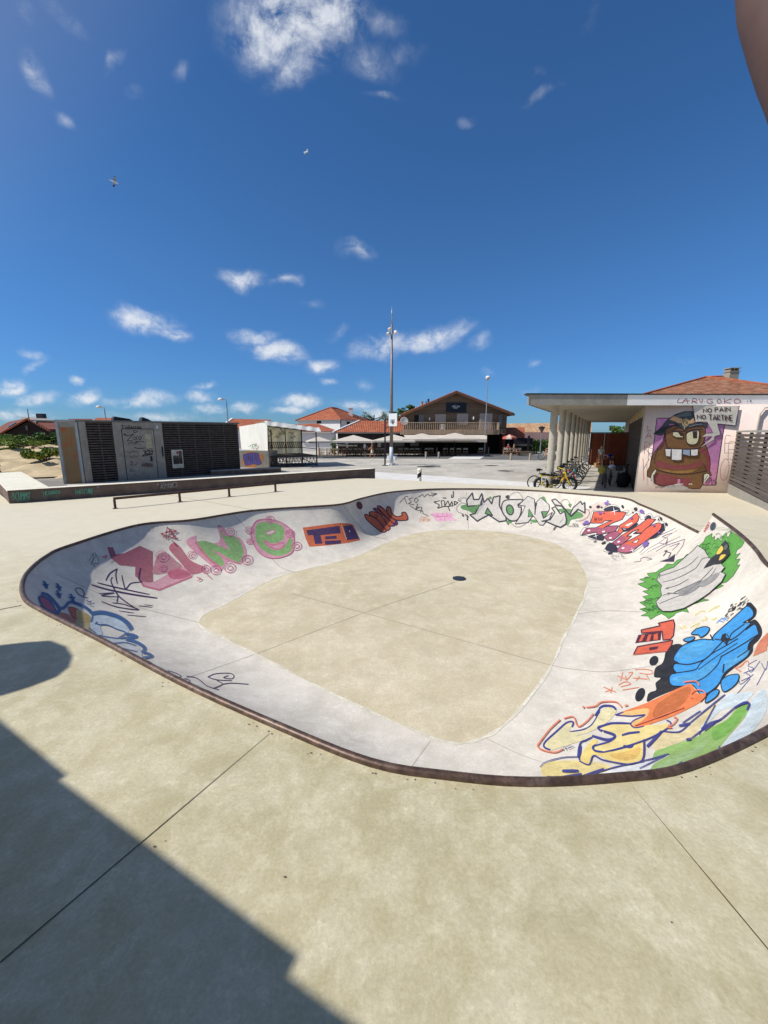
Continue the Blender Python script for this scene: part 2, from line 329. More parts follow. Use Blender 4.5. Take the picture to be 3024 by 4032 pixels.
# --- coping line (photo points on the deck plane) and matching floor edge
COPE=[]; FLO=[]
def cp(pt,f,z=0.0): COPE.append(Vector((pt[0],pt[1],z))); FLO.append(Vector((f[0],f[1],-D)))
k_=3024/1659
def gp(x,y,z=0): return g(x*k_,y*k_,z)
EXT=[(2808.5,2027,.50),(2858,2063,.49),(2903,2097,.47),(2949,2138,.44),(2983,2176,.41),(3016.5,2221,.37)]
seq=[]
for (x,y,z),f in zip(EXT,[(5.3,10.05),(5.1,9.6),(4.9,9.3),(4.72,9.0),(4.5,8.6),(4.2,8.2)]): cp(g(x,y,z),f,z)
e5=g(*EXT[-1][:2],EXT[-1][2])
for (x,y,z,f) in [(5.75,5.45,.31,(3.75,7.5)),(5.1,4.55,.23,(3.3,6.9)),(4.4,3.75,.12,(2.8,6.1)),(3.75,3.25,.04,(2.3,5.45))]: cp((x,y),f,z)
for p,f in [((3024,2880),(1.72,4.78)),((2700,3026),(1.36,4.47)),((2450,3066),(1.14,4.36)),((2078,3085),(.98,4.31)),((1750,3058),(.85,4.3))]: cp(g(*p),f)
for p,f in [((800,1650),(.62,4.38)),((600,1570),(.1,4.7)),((400,1480),(-.88,5.36)),((220,1385),(-2.1,6.28)),((90,1320),(-3.25,7.1))]: cp(gp(*p),f)
for p,f in [((55,1296),(-3.6,7.38)),((48,1265),(-3.74,7.66)),((62,1235),(-3.72,7.95)),((100,1203),(-3.64,8.1)),((150,1180),(-3.5,8.35)),((300,1135),(-3.2,9.2)),((417,1124),(-2.9,9.9))]: cp(gp(*p),f)
for p,f in [((989,2013),(-2.59,10.35)),((1218,1997),(-1.6,11.2)),((1319,1990),(-1.0,11.75)),((1370,1981),(-.6,12.3)),((1420,1965),(-.2,13.05)),((1520,1942),(.4,13.9)),((1617,1932),(.95,14.6)),((1709,1927),(1.6,15.1)),
  ((1846,1926),(2.6,15.4)),((1984,1928),(3.6,15.35)),((2121,1934),(4.5,15.0)),((2240,1943),(5.1,14.55)),((2448,1962),(5.75,13.6)),((2523,1989),(5.92,12.8)),((2622,2032),(5.85,11.9)),((2697,2071),(5.6,10.95)),((2756,2101),(5.35,10.15))]: cp(g(*p),f)
NE=len(EXT)
cop=catmull(COPE,.14); 
# same parameter for the floor line
def catmull_n(P,Q,step):
    A=[];B=[];n=len(P)
    for i in range(n-1):
        a,b,c,d=P[max(i-1,0)],P[i],P[i+1],P[min(i+2,n-1)]; e,f,h,k=Q[max(i-1,0)],Q[i],Q[i+1],Q[min(i+2,n-1)]
        m=max(1,int((c-b).length/step))
        for j in range(m):
            t=j/m; w=(-t+2*t*t-t**3,2-5*t*t+3*t**3,t+4*t*t-3*t**3,-t*t+t**3)
            A.append(.5*(a*w[0]+b*w[1]+c*w[2]+d*w[3])); B.append(.5*(e*w[0]+f*w[1]+h*w[2]+k*w[3]))
    A.append(P[-1].copy()); B.append(Q[-1].copy()); return A,B
cop,flo=catmull_n(COPE,FLO,.13)
for _ in range(6):   # smooth the floor edge a little
    flo=[(flo[i-1]+flo[i]*2+flo[(i+1)%len(flo)])/4 for i in range(len(flo))]
for f in flo: f.z=-D
NC=len(cop)
AM=R(64); NU=30
def wallpt(i,u):
    a=AM*u; h=math.sin(a)/math.sin(AM); v=(1-math.cos(a))/(1-math.cos(AM)); c,f=cop[i],flo[i]
    return Vector((f.x+(c.x-f.x)*h,f.y+(c.y-f.y)*h,-D+(c.z+D)*v))
bowl=thing('skate_bowl','pale concrete skate bowl covered in graffiti with dark steel coping','skate bowl',(1,8,0))
w=MB(); w.keep=True
for i in range(NC):
    w.v+= [wallpt(i,u/NU) for u in range(NU+1)]
N1=NU+1
for i in range(NC-1):
    for u in range(NU): w.f.append([i*N1+u,i*N1+u+1,(i+1)*N1+u+1,(i+1)*N1+u]); w.mi.append(0)
# the step where the raised section ends (between last and first column) closed by a vertical face
L=NC-1
for u in range(NU): w.f.append([L*N1+u,L*N1+u+1,u+1,u]); w.mi.append(0)
bw=w.build('bowl_wall',M_WALL,bowl,smooth=True)
# floor disc: fan of rings toward the centre
cen=sum(flo,Vector())/NC
fl=MB(); NR=10
pts2=[Vector((p.x,p.y)) for p in flo]
def cdt(outer,holes=(),spacing=1.0,inside=None):
    vs=[Vector((p[0],p[1])) for p in outer]; es=[(i,(i+1)%len(outer)) for i in range(len(outer))]
    for h in holes:
        o=len(vs); vs+= [Vector((p[0],p[1])) for p in h]; es+=[(o+i,o+(i+1)%len(h)) for i in range(len(h))]
    xs=[v.x for v in vs[:len(outer)]]; ys=[v.y for v in vs[:len(outer)]]
    def inp(poly,Q):
        c=np.zeros(len(Q),bool); n=len(poly); x=Q[:,0]; y=Q[:,1]
        for i in range(n):
            ax,ay=poly[i][0],poly[i][1]; bx,by=poly[i-1][0],poly[i-1][1]
            if ay==by: continue
            c^=((ay>y)!=(by>y))&(x<(bx-ax)*(y-ay)/(by-ay)+ax)
        return c
    def ok(Q):
        if len(Q)==0: return np.zeros(0,bool)
        m=inp(outer,Q)
        for h in holes: m&=~inp(h,Q)
        return m
    if spacing:
        Q=[]; y=min(ys)+spacing*.5; r=0
        while y<max(ys):
            xx=np.arange(min(xs)+spacing*(.5 if r%2 else .25),max(xs),spacing); Q.append(np.stack([xx,np.full_like(xx,y)],1)); y+=spacing*.87; r+=1
        if Q:
            Q=np.concatenate(Q); vs+= [Vector((float(p[0]),float(p[1]))) for p in Q[ok(Q)]]
    ov,oe,of,_,_,_=delaunay_2d_cdt(vs,es,[],1,1e-5)
    C=np.array([[sum(ov[i][0] for i in f)/len(f),sum(ov[i][1] for i in f)/len(f)] for f in of]) if of else np.zeros((0,2))
    m=ok(C)
    return ov,[list(f) for f,t in zip(of,m) if t]
ov,of=cdt(pts2,spacing=1.0)
fl.add([(p[0],p[1],-D) for p in ov],of)
bf=fl.build('bowl_floor',M_FLOOR,bowl)
if bf.data.polygons[0].normal.z<0: bf.data.flip_normals()
fe_=MB(); fe_.keep=True
for i in range(NC):
    n_=(cop[i]-flo[i]); n_.z=0; n_.normalize(); h_=.018+.012*math.sin(i*.7)*math.sin(i*.23)
    fe_.v+= [flo[i]-n_*h_+Vector((0,0,.004)),flo[i]+n_*h_*1.3+Vector((0,0,.006))]
fe_.f=[[2*i,2*i+1,2*((i+1)%NC)+1,2*((i+1)%NC)] for i in range(NC)]; fe_.mi=[0]*NC
fe_.build('floor_seam',paintmat(S(238,230,208),patch=.75,sc=4),bowl)
# coping pipe (one bent steel pipe)
ct=MB(); path=[c+Vector((0,0,.012)) for c in cop]
ct.tube(path,.033,10); coping=ct.build('coping',M_COPE,bowl,smooth=True)
lip=MB()    # grout lip beside the pipe
# drain
dr=MB(); dc=g(992*k_,1250*k_,-D); dr.lathe((dc.x,dc.y,-D),[(.17,0),(.17,.012),(.15,.016),(.15,.012),(0.02,.012)],24)
for a in range(-3,4): dr.box((dc.x+a*.045,dc.y,-D+.015),(.018,.22,.008))
dr.build('drain_cover',plain('cast_iron',S(66,72,84),.6,metal=.5),bowl)

# --- deck
dk=[(-30,-14),(26,-14),(26,17.8),(15.2,17.85),(11.5,18.25),(10.35,17.3),(6.9,18.26),(3.05,20.02),(-.48,21.75),(-2.0,21.9),(-8.5,17.2),(-12.95,13.9),(-20,20.3),(-30,20.3)]
cop2=[Vector((c.x,c.y)) for c in cop]
ov,of=cdt(dk,[cop2],spacing=1.4)
dm=MB(); dm.add([(p[0],p[1],zdeck(p[0],p[1])) for p in ov],of)
dkm=dm
n=len(dk)
for i in range(n):
    a,b=dk[i],dk[(i+1)%n]; za,zb=zdeck(*a),zdeck(*b); dm.add([(a[0],a[1],za),(b[0],b[1],zb),(b[0],b[1],-.6),(a[0],a[1],-.6)],[(0,1,2,3)])
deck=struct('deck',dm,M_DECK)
# raised deck beside the extension
wd=MB(); ie=[i for i in range(NC) if cop[i].z>.004 and i<NC*.4]
ie=list(range(0,max(ie)+1)); m=len(ie)
st=Vector((1.0,-.13,0)).normalized()
outp=[]
for q,i in enumerate(ie):
    t=q/(m-1); dirv=(st*(1-t)+Vector((.62,-.78,0))*t).normalized(); outp.append(cop[i]+dirv*(6.5*(1-t)+.6*t))
NS=8
for q,i in enumerate(ie):
    for j in range(NS+1):
        p=cop[i].lerp(outp[q],j/NS); p.z=max(cop[i].z*(1-.25*(j/NS)),0)+.004; wd.v.append(p)
for q in range(m-1):
    for j in range(NS): wd.f.append([q*(NS+1)+j,q*(NS+1)+j+1,(q+1)*(NS+1)+j+1,(q+1)*(NS+1)+j]); wd.mi.append(0)
for j in range(NS):  # far face
    a,b=wd.v[j],wd.v[j+1]; wd.add([a,b,(b.x,b.y,-.3),(a.x,a.y,-.3)],[(0,1,2,3)])
for q in range(m-1):
    a,b=wd.v[q*(NS+1)+NS],wd.v[(q+1)*(NS+1)+NS]; wd.add([a,b,(b.x,b.y,-.3),(a.x,a.y,-.3)],[(0,1,2,3)])
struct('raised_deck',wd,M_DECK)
# --- saw cut joints on the deck
jt=MB()
def groove(p,q,w=.0065):
    p,q=Vector(p),Vector(q); d=(q-p).normalized(); s=Vector((-d.y,d.x,0))*w/2; m_=max(1,int((q-p).length/.6))
    prev=None
    for i in range(m_+1):
        c=p.lerp(q,i/m_); c.z=zdeck(c.x,c.y)+.004; o=s*(1+rnd.uniform(-.25,.25))+Vector((rnd.uniform(-.002,.002),rnd.uniform(-.002,.002),0)); cur=(c+o,c-o)
        if prev: jt.add([prev[0],prev[1],cur[1],cur[0]],[(0,1,2,3)])
        prev=cur
groove(g(1062,2889),g(0,3792)); 
pA=g(2492,3100); groove(pA,g(3024,3740)+(g(3024,3740)-pA)*.5,.005)
groove(g(85,2384),g(-200,2440),.02)
groove(g(640,1945),g(1010,2010),.01)
j2=[gp(1540,1112,.5)]; 
struct('expansion_joint',jt,M_BLACK)
# --- plaza, road, everything out to the horizon
gr=MB(); ov,of=cdt([(-900,-400),(900,-400),(900,1500),(-900,1500)],[[(-7.6,3),(-1,1.2),(7,1.2),(10,8),(9.6,16),(5,18.2),(0,18),(-7.6,12)]],spacing=0); gr.add([(p[0],p[1],-.3) for p in ov],of); struct('plaza',gr,M_PLAZA)
rd=MB(); rd.add([(-60,44.3,-.296),(4.4,44.0,-.296),(14.9,41.4,-.296),(40,36,-.296),(40,51.4,-.296),(-60,51.4,-.296)],[(0,1,2,3,4,5)]); struct('road',rd,M_ROAD)
pv=MB(); q4=[g(*p,-.292) for p in ((1764,1807),(1888,1808),(1913,1793.5),(1800,1793))]; pv.add(q4,[(0,1,2,3)]); struct('pale_paving',pv,M_PALE)
p5=MB(); p5.add([g(*p,-.296) for p in ((900,1985),(1480,1858),(2330,1916),(2260,1950),(1500,1900))],[(0,1,2,3,4)]); struct('pavement',p5,M_PALE)
mark=MB()
for (x,y,w_,h_) in ((1686,1837,.75,.35),(1935,1833,.45,.2),(1990,1854,.45,.15)):
    c=g(x,y,-.29); mark=MB(); mark.add([(c.x+w_*1.3*math.cos(a*.42)*(1+.2*math.sin(a*2.3)),c.y+w_*math.sin(a*.42)*(1+.2*math.cos(a*1.7)),c.z) for a in range(15)],[tuple(range(15))]); struct('tar_patch',mark,plain('tar_patch',(.045,.043,.04,1),.9))
# --- long ledge (an L of two low walls)
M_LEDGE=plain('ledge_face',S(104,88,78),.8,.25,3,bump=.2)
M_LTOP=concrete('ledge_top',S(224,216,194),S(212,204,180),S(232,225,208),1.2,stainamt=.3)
lg=thing('ledge','long low L shaped concrete ledge with dark front and pale top','ledge',(-12.95,13.85,0))
A=Vector((-12.95,13.85,0)); B=Vector((-.5,22.75,0)); nb=Vector((-.585,.81,0)); 
arm=Vector((-.72,.69,0)); 
C1=A+arm*9; wd1=Vector((.69,.72,0))*1.15
I=A+nb*.55
def isect(p,d,q,e):
    den=d.x*e.y-d.y*e.x; t=((q.x-p.x)*e.y-(q.y-p.y)*e.x)/den; return p+d*t
bd=(B-A).normalized()
inn=isect(A+nb*.55,bd,A+wd1,arm)
poly=[A,B,B+nb*.55,inn,C1+wd1,C1]
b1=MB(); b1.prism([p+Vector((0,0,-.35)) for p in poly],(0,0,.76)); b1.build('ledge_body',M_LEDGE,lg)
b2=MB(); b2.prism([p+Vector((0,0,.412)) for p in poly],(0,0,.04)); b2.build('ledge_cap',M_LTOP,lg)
b3=MB(); off=Vector((bd.y,-bd.x,0))*.006
b3.bar(A+off+Vector((0,0,.43)),B+off+Vector((0,0,.43)),.02,.05); b3.build('edge_angle',M_COPE,lg)
# --- grind rail
rl=thing('grind_rail','low brown steel grind rail on four posts','rail',(-6.5,14.9,0))
r0=g(451,2003); r1=g(1087,1935); M_RAIL=plain('rail_steel',S(84,60,50),.55,.3,9,metal=.3)
rb=MB(); hgt=.33
rb.bar(r0+Vector((0,0,hgt)),r1+Vector((0,0,hgt)),.075,.075); rb.build('rail_bar',M_RAIL,rl)
rd_=(r1-r0).normalized()
for t in (.004,.345,.655,.996):
    p=r0.lerp(r1,t); x=MB(); x.bar(p+Vector((0,0,.001)),p+Vector((0,0,hgt-.039)),.065,.065,upv=rd_); x.box(p+Vector((0,0,.006)),(.14,.14,.01),rz=math.atan2(rd_.y,rd_.x)); x.build('post',M_RAIL,rl)
# ================================================================ covered walkway building with the mural
W0=(11.5,18.4); W1=(15.3,17.95); DX=Vector((.484,.875,0))
MUR=Plane(W0,W1)
M_MURAL=concrete('mural_render',S(230,206,192),S(218,192,180),S(208,198,188),.8,stain=S(190,140,130),stainamt=.25)
M_SOFF=concrete('soffit_concrete',S(150,142,126),S(140,132,116),S(158,150,136),.8,stainamt=.2)
M_FASG=concrete('fascia_grey',S(150,146,136),S(138,134,124),S(160,156,148),1.,stainamt=.25)
M_FASW=concrete('fascia_white',S(240,237,230),S(234,230,222),S(244,242,236),1.,stain=S(150,90,60),stainamt=.7)
M_COL=concrete('column_concrete',S(168,160,144),S(156,149,133),S(178,171,156),1.5,stainamt=.25,bump=.1)
M_SLATD=planks('dark_timber',S(74,62,54),S(48,40,36),'z',.12)
M_DKMET=plain('dark_metal',(.03,.03,.032,1),.5,metal=.4)
pav=thing('walkway_building','low flat roofed building with a colonnade and a painted end wall','building',(12.5,19,-.3))
LEN=34.0
wv=MB(); V0=Vector((W0[0],W0[1],0)); V1=Vector((W1[0],W1[1],0))
rightend=V0+MUR.d*9
E0=V0+DX*LEN; E1=rightend+DX*LEN
wv.prism([V0+Vector((0,0,-.4)),rightend+Vector((0,0,-.4)),E1+Vector((0,0,-.4)),E0+Vector((0,0,-.4))],(0,0,4.0)); 
wv.build('wall',M_MURAL,pav)
sw=MB(); sp=Plane(W0,(W0[0]+DX.x*LEN,W0[1]+DX.y*LEN))
sp.panel(sw,.28,-.3,18.0,3.1,.06,.058); sw.build('timber_cladding',M_SLATD,pav)
fr=MB(); fr.cur=0; sp.panel(fr,.02,-.3,.26,3.58,.05,.048); fr.build('corner_post',M_FASG,pav)
# yellowish transom panes over the cladding
for i in range(6): tp=MB(); sp.panel(tp,.5+i*2.6,3.16,1.6+i*2.6,3.5,.03,.028); tp.build('transom_window',plain('yellow_glass',S(196,170,96),.3),pav)
# roof slab and fascia
Rl=g(2078,1592,3.6); Rr=g(3024,1594,3.6); fd=(Rr-Rl).normalized(); Rr=Rl+fd*16
Rl2=Rl+DX*LEN; Rr2=Rr+DX*LEN
rf=MB(); rf.prism([Rl,Rr,Rr2,Rl2],(0,0,.34)); rf.build('roof',M_SOFF,pav)
FAS=Plane((Rl.x,Rl.y),(Rr.x,Rr.y))
s1,_=FAS.hit(2467,1580)
f1=MB(); FAS.panel(f1,-.03,3.57,s1,4.0,.05,.048); lp=Plane((Rl.x,Rl.y),(Rl2.x,Rl2.y))
lp.panel(f1,-.05,3.57,LEN,4.0,.05,.048)
f1.build('fascia',M_FASG,pav,label='bare grey concrete fascia')
f2=MB(); FAS.panel(f2,s1+.004,3.57,15.5,4.0,.05,.048); f2.build('fascia',M_FASW,pav,label='white painted fascia with red tag')
f3=MB(); FAS.panel(f3,-.1,4.003,15.6,4.05,.09,.3); lp.panel(f3,.2,4.003,LEN,4.05,.09,.3); f3.build('roof_flashing',M_DKMET,pav)
for i in range(10):
    c=Vector((7.9,19.3,0))+DX*(3.55*i-.15); m_=MB(); m_.lathe((c.x,c.y,0),[(.165,-.32),(.165,3.6)],20); m_.build('column',M_COL,pav,smooth=False)
    for f_ in pav.children[-1].data.polygons: f_.use_smooth=abs(f_.normal.z)<.5
# wall pipe on the right of the mural
pp=MB(); a_,z_=MUR.hit(2978,1690); pp.tube([MUR.pt(a_+.5,3.5,.06),MUR.pt(a_+.15,3.45,.06),MUR.pt(a_,3.2,.06),MUR.pt(a_-.05,.6,.06)],.03,8); pp.build('drain_pipe',M_COL,pav,smooth=True)
# brown timber screen closing the walkway
ew=thing('timber_screen','tall red brown timber screen closing the far end of the walkway','screen',(17.8,34.5,-.3))
s0=g(2315,1830,-.3); s1_=g(2458,1836,-.3); SCR=Plane((s0.x,s0.y),(s1_.x,s1_.y))
M_RED=planks('red_brown_timber',S(120,62,40),S(92,46,30),tuple(SCR.d),.16)
x=MB(); SCR.panel(x,0,-.3,SCR.len+.8,2.38,0,.08); x.build('boards',M_RED,ew)
x=MB(); SCR.panel(x,-.04,2.384,SCR.len+.84,2.46,.03,.14); x.build('top_rail',M_DKMET,ew)
for a in (.0,1.05,3.5):
    x=MB(); SCR.panel(x,a,-.3,a+.08,2.38,.05,.048); x.build('post',M_FASG if a==1.05 else M_DKMET,ew)
# slatted fence on a plinth to the right of the mural
fa=g(2862,1939,-.2); fb=g(3024,2026,-.1); fdir=(fb-fa).normalized(); fb=fa+fdir*9
FEN=Plane((fa.x,fa.y),(fb.x,fb.y)); 
if FEN.n.dot(Vector((-1,0,0)))<0: FEN.n=-FEN.n
fn=thing('slatted_fence','weathered grey horizontal slat fence on a concrete plinth beside the mural','fence',(fa.x,fa.y,-.2))
x=MB(); FEN.panel(x,0,-.4,9,.2,.0,.25); x.build('plinth',M_FASG,fn)
x=MB()
for i in range(14): FEN.panel(x,-.05,.24+i*.155,9,0.24+i*.155+.105,.0,.03)
x.build('slats',planks('weathered_slat',S(108,98,90),S(80,72,66),'z',.155,gapw=.0),fn)
for i in range(5):
    x=MB(); FEN.panel(x,.1+i*2.1,.2,.2+i*2.1,2.42,-.034,.09); x.build('post',M_DKMET,fn)
x=MB(); FEN.panel(x,-.08,2.43,9,2.5,.02,.14); x.build('top_rail',M_FASG,fn)

# grit and chipped grout along the outside of the coping, small dry specks on the deck
gt_=MB()
for i in range(NC):
    p=cop[i]
    if p.z>.02 or p.y>9: continue
    t=(cop[(i+1)%NC]-cop[i-1]).normalized(); o=Vector((t.y,-t.x,0)); 
    if (p+o-Vector((1,8,0))).length<(p-o-Vector((1,8,0))).length: o=-o
    for _ in range(rnd.choice((0,0,0,1,2,4))):
        c=p+o*(.05+abs(rnd.gauss(0,.035)))+t*rnd.uniform(-.1,.1); r=rnd.uniform(.002,.010); a0=rnd.uniform(0,6)
        gt_.add([(c.x+r*rnd.uniform(.5,1.5)*math.cos(a0+k*1.05),c.y+r*rnd.uniform(.4,1)*math.sin(a0+k*1.05),.0045+rnd.uniform(0,.002)) for k in range(6)],[(0,1,2,3,4,5)])
for _ in range(26):
    x,y=rnd.uniform(-5,6),rnd.uniform(.9,3.2); 
    if y>2.2-.5*x and x<0: continue
    if y>2.1: continue
    r=rnd.uniform(.002,.006); a0=rnd.uniform(0,6); gt_.add([(x+r*1.6*math.cos(a0+k*1.05),y+r*math.sin(a0+k*1.05),.005) for k in range(6)],[(0,1,2,3,4,5)])
o=gt_.build('grit',plain('grit',S(96,88,72),.95,.35,30)); o['kind']='stuff'; o['label']='dark grit and chipped grout along the coping'

# ================================================================ painted marks: traced from the photo, laid on the surface they are sprayed on
BV=BVHTree.FromPolygons([tuple(p) for p in w.v]+[tuple(p) for p in fl.v],w.f+[[i+len(w.v) for i in f] for f in fl.f])
def bowl_hit(x,y):
    d=ray(x,y).normalized(); p,nm,_,_=BV.ray_cast(CP,d)
    if p is None:
        p,nm,_,_=BV.find_nearest(CP+d*max(2,min(14,(CAMZ+.2)/max(.12,-d.z))))
    if nm.dot(CP-p)<0: nm=-nm
    return p,nm
def plane_hit(pl,off=0):
    def f(x,y):
        a,z=pl.hit(x,y); return pl.pt(a,z,off),pl.n
    return f
class Paint:
    def __init__(s,reg,surf,W=1659.0,step=11):
        s.x0,s.y0,x1,_=reg; s.k=(x1-reg[0])/W; s.surf=surf; s.mb=MB(); s.mb.keep=True; s.mats=[]; s.lay=0; s.step=step
    def dens(s,P):
        if s.surf is not bowl_hit: return s.step
        m=sum((s.surf(p.x,p.y)[0]-CP).length for p in P)/len(P); return max(2.0,min(s.step,42/m))
    def P(s,p): return (s.x0+p[0]*s.k,s.y0+p[1]*s.k)
    def mat(s,c,patch):
        m=c if not isinstance(c,tuple) else paintmat(S(*c),patch=min(.95,patch*1.15) if s.surf is bowl_hit else patch)
        if m not in s.mats: s.mats.append(m)
        s.mb.cur=s.mats.index(m)
    def put(s,p,e=0):
        q,nm=s.surf(*p); return q+nm*(.0025+.00005*min(20,(q-CP).length)*s.lay+e)
    def fill(s,c,pts,smooth=True,patch=.32):
        s.mat(c,patch); P=[Vector((*s.P(p),0)) for p in pts]; st0=s.step; s.step=s.dens(P)
        if smooth: P=catmull(P,s.step*.8,True)
        else:
            Q=[]
            for i in range(len(P)):
                a,b=P[i],P[(i+1)%len(P)]; m=max(1,int((b-a).length/s.step)); Q+=[a.lerp(b,j/m) for j in range(m)]
            P=Q
        ov,of=cdt([(p.x,p.y) for p in P],spacing=s.step*1.6)
        s.mb.add([s.put((p[0],p[1])) for p in ov],of); s.lay+=1; s.step=st0
    def line(s,c,wd,pts,closed=False,smooth=True,patch=.25,taper=0):
        s.mat(c,patch); P=[Vector((*s.P(p),0)) for p in pts]; st0=s.step; s.step=s.dens(P)
        if smooth and len(P)>2: P=catmull(P,s.step*.55,closed)
        else:
            Q=[];n=len(P)
            for i in range(n if closed else n-1):
                a,b=P[i],P[(i+1)%n]; m=max(1,int((b-a).length/s.step)); Q+=[a.lerp(b,j/m) for j in range(m)]
            if not closed: Q.append(P[-1])
            P=Q
        n=len(P); vs=[]
        for i,p in enumerate(P):
            a=P[i-1] if (closed or i>0) else P[0]; b=P[(i+1)%n] if (closed or i<n-1) else P[-1]
            t=(b-a); t=t.normalized() if t.length>1e-6 else Vector((1,0,0)); nn=Vector((-t.y,t.x,0))
            h=wd*s.k/2
            if taper: h*=1-taper*abs(2*i/max(1,n-1)-1)**2
            vs+= [s.put((p.x+nn.x*h,p.y+nn.y*h),i*2e-6),s.put((p.x-nn.x*h,p.y-nn.y*h),i*2e-6)]
        fs=[(2*i,2*i+1,2*((i+1)%n)+1,2*((i+1)%n)) for i in range(n if closed else n-1)]
        s.mb.add(vs,fs); s.lay+=1; s.step=st0
    def shape(s,c,pts,oc,ow,patch=.22,smooth=True):
        s.fill(c,pts,smooth,patch); s.line(oc,ow,pts,True,smooth)
    def ell(s,c,x,y,rx,ry,rot=0,patch=.22,oc=None,ow=0):
        a=R(rot); pts=[(x+rx*math.cos(t)*math.cos(a)-ry*math.sin(t)*math.sin(a),y+rx*math.cos(t)*math.sin(a)+ry*math.sin(t)*math.cos(a)) for t in [2*math.pi*i/10 for i in range(10)]]
        if c is not None: s.fill(c,pts,True,patch)
        if oc: s.line(oc,ow,pts,True)
    def text(s,c,wd,t,o,ux,uy,gap=.3,patch=.1):   # strokes: o = lower left, ux = one letter width, uy = letter height (image vectors)
        x=0.0
        for ch in t:
            gl=GLY.get(ch)
            if gl:
                for st in gl[1]: s.line(c,wd,[(o[0]+ux[0]*(x+a)+uy[0]*b,o[1]+ux[1]*(x+a)+uy[1]*b) for a,b in st],False,ch in 'OCGSQ0',patch)
            x+=(gl[0] if gl else .5)+gap
    def done(s,label,parent,name='graffiti'):
        return s.mb.build(name,s.mats,parent,label=label)
GLY={'A':(.9,[[(0,0),(.45,1),(.9,0)],[(.18,.38),(.72,.38)]]),'B':(.7,[[(0,0),(0,1),(.55,.9),(.5,.58),(0,.52)],[(0,.52),(.65,.4),(.6,.06),(0,0)]]),'C':(.8,[[(.8,.8),(.5,1),(.1,.75),(.05,.3),(.4,0),(.8,.15)]]),
 'E':(.65,[[(.65,1),(0,1),(0,0),(.65,0)],[(0,.52),(.5,.52)]]),'G':(.85,[[(.8,.8),(.45,1),(.05,.7),(.05,.25),(.4,0),(.8,.12),(.82,.45),(.5,.45)]]),'I':(.1,[[(.05,0),(.05,1)]]),
 'K':(.75,[[(0,0),(0,1)],[(.7,1),(.02,.45),(.75,0)]]),'L':(.6,[[(0,1),(0,0),(.6,0)]]),'M':(1,[[(0,0),(.1,1),(.5,.4),(.9,1),(1,0)]]),'N':(.8,[[(0,0),(0,1),(.8,0),(.8,1)]]),'O':(.9,[[(.45,1),(.08,.75),(.08,.25),(.45,0),(.82,.25),(.82,.75),(.45,1)]]),
 'P':(.7,[[(0,0),(0,1),(.6,.95),(.65,.6),(0,.5)]]),'R':(.75,[[(0,0),(0,1),(.6,.95),(.65,.62),(0,.5),(.75,0)]]),'S':(.7,[[(.65,.85),(.35,1),(.05,.8),(.3,.55),(.62,.35),(.4,0),(0,.12)]]),'T':(.8,[[(0,1),(.8,1)],[(.4,1),(.4,0)]]),
 'U':(.75,[[(0,1),(.05,.2),(.38,0),(.7,.2),(.75,1)]]),'V':(.8,[[(0,1),(.4,0),(.8,1)]]),'W':(1.1,[[(0,1),(.25,0),(.55,.7),(.85,0),(1.1,1)]]),'Y':(.8,[[(0,1),(.4,.5),(.8,1)],[(.4,.5),(.4,0)]]),'Z':(.8,[[(0,1),(.8,1),(0,0),(.8,0)]]),
 'H':(.75,[[(0,0),(0,1)],[(.75,0),(.75,1)],[(0,.5),(.75,.5)]]),'.':(.2,[[(.05,.45),(.15,.5)]]),'X':(.8,[[(0,0),(.8,1)],[(0,1),(.8,0)]]),'D':(.8,[[(0,0),(0,1),(.7,.8),(.75,.2),(0,0)]]),'J':(.5,[[(.5,1),(.5,.15),(.2,0),(0,.2)]]),'8':(.7,[[(.35,.52),(.08,.75),(.35,1),(.62,.75),(.35,.52),(.05,.25),(.35,0),(.65,.25),(.35,.52)]]),'6':(.7,[[(.6,1),(.1,.5),(.1,.15),(.4,0),(.65,.25),(.4,.52),(.08,.35)]]),' ':(.45,[])}
BK=(40,38,44); INK=(52,34,62)
# ---- left end: blue bubble piece
p=Paint((50,2200,700,2800),bowl_hit)
p.fill((152,72,84),[(270,470),(330,500),(420,545),(520,560),(650,620),(650,740),(600,720),(500,650),(380,570),(300,510)],patch=.45)
p.fill((190,120,100),[(440,560),(520,545),(640,610),(650,700),(560,690),(470,620)],patch=.6)
p.fill((198,176,118),[(640,570),(700,560),(790,610),(800,680),(770,790),(690,780),(635,735),(630,640)],patch=.5)
p.shape((192,88,62),[(560,492),(620,495),(690,540),(700,590),(650,612),(590,570)],(120,60,50),6)
p.fill((196,168,96),[(640,520),(720,540),(780,590),(790,640),(720,640),(650,610)],patch=.4)
p.fill((200,214,222),[(795,590),(880,570),(1000,575),(1110,640),(1165,725),(1120,745),(1000,680),(880,680),(900,760),(820,770),(780,690)],patch=.45)
p.fill((210,216,218),[(700,780),(850,780),(1060,810),(1150,830),(1120,850),(950,862),(830,850)],patch=.5)
p.fill((212,212,208),[(850,880),(1000,850),(1200,850),(1270,900),(1300,980),(1280,1070),(1180,1060),(1000,960)],patch=.5)
p.shape((170,84,110),[(262,392),(310,385),(380,440),(430,520),(445,552),(380,530),(300,480)],(40,84,140),16)
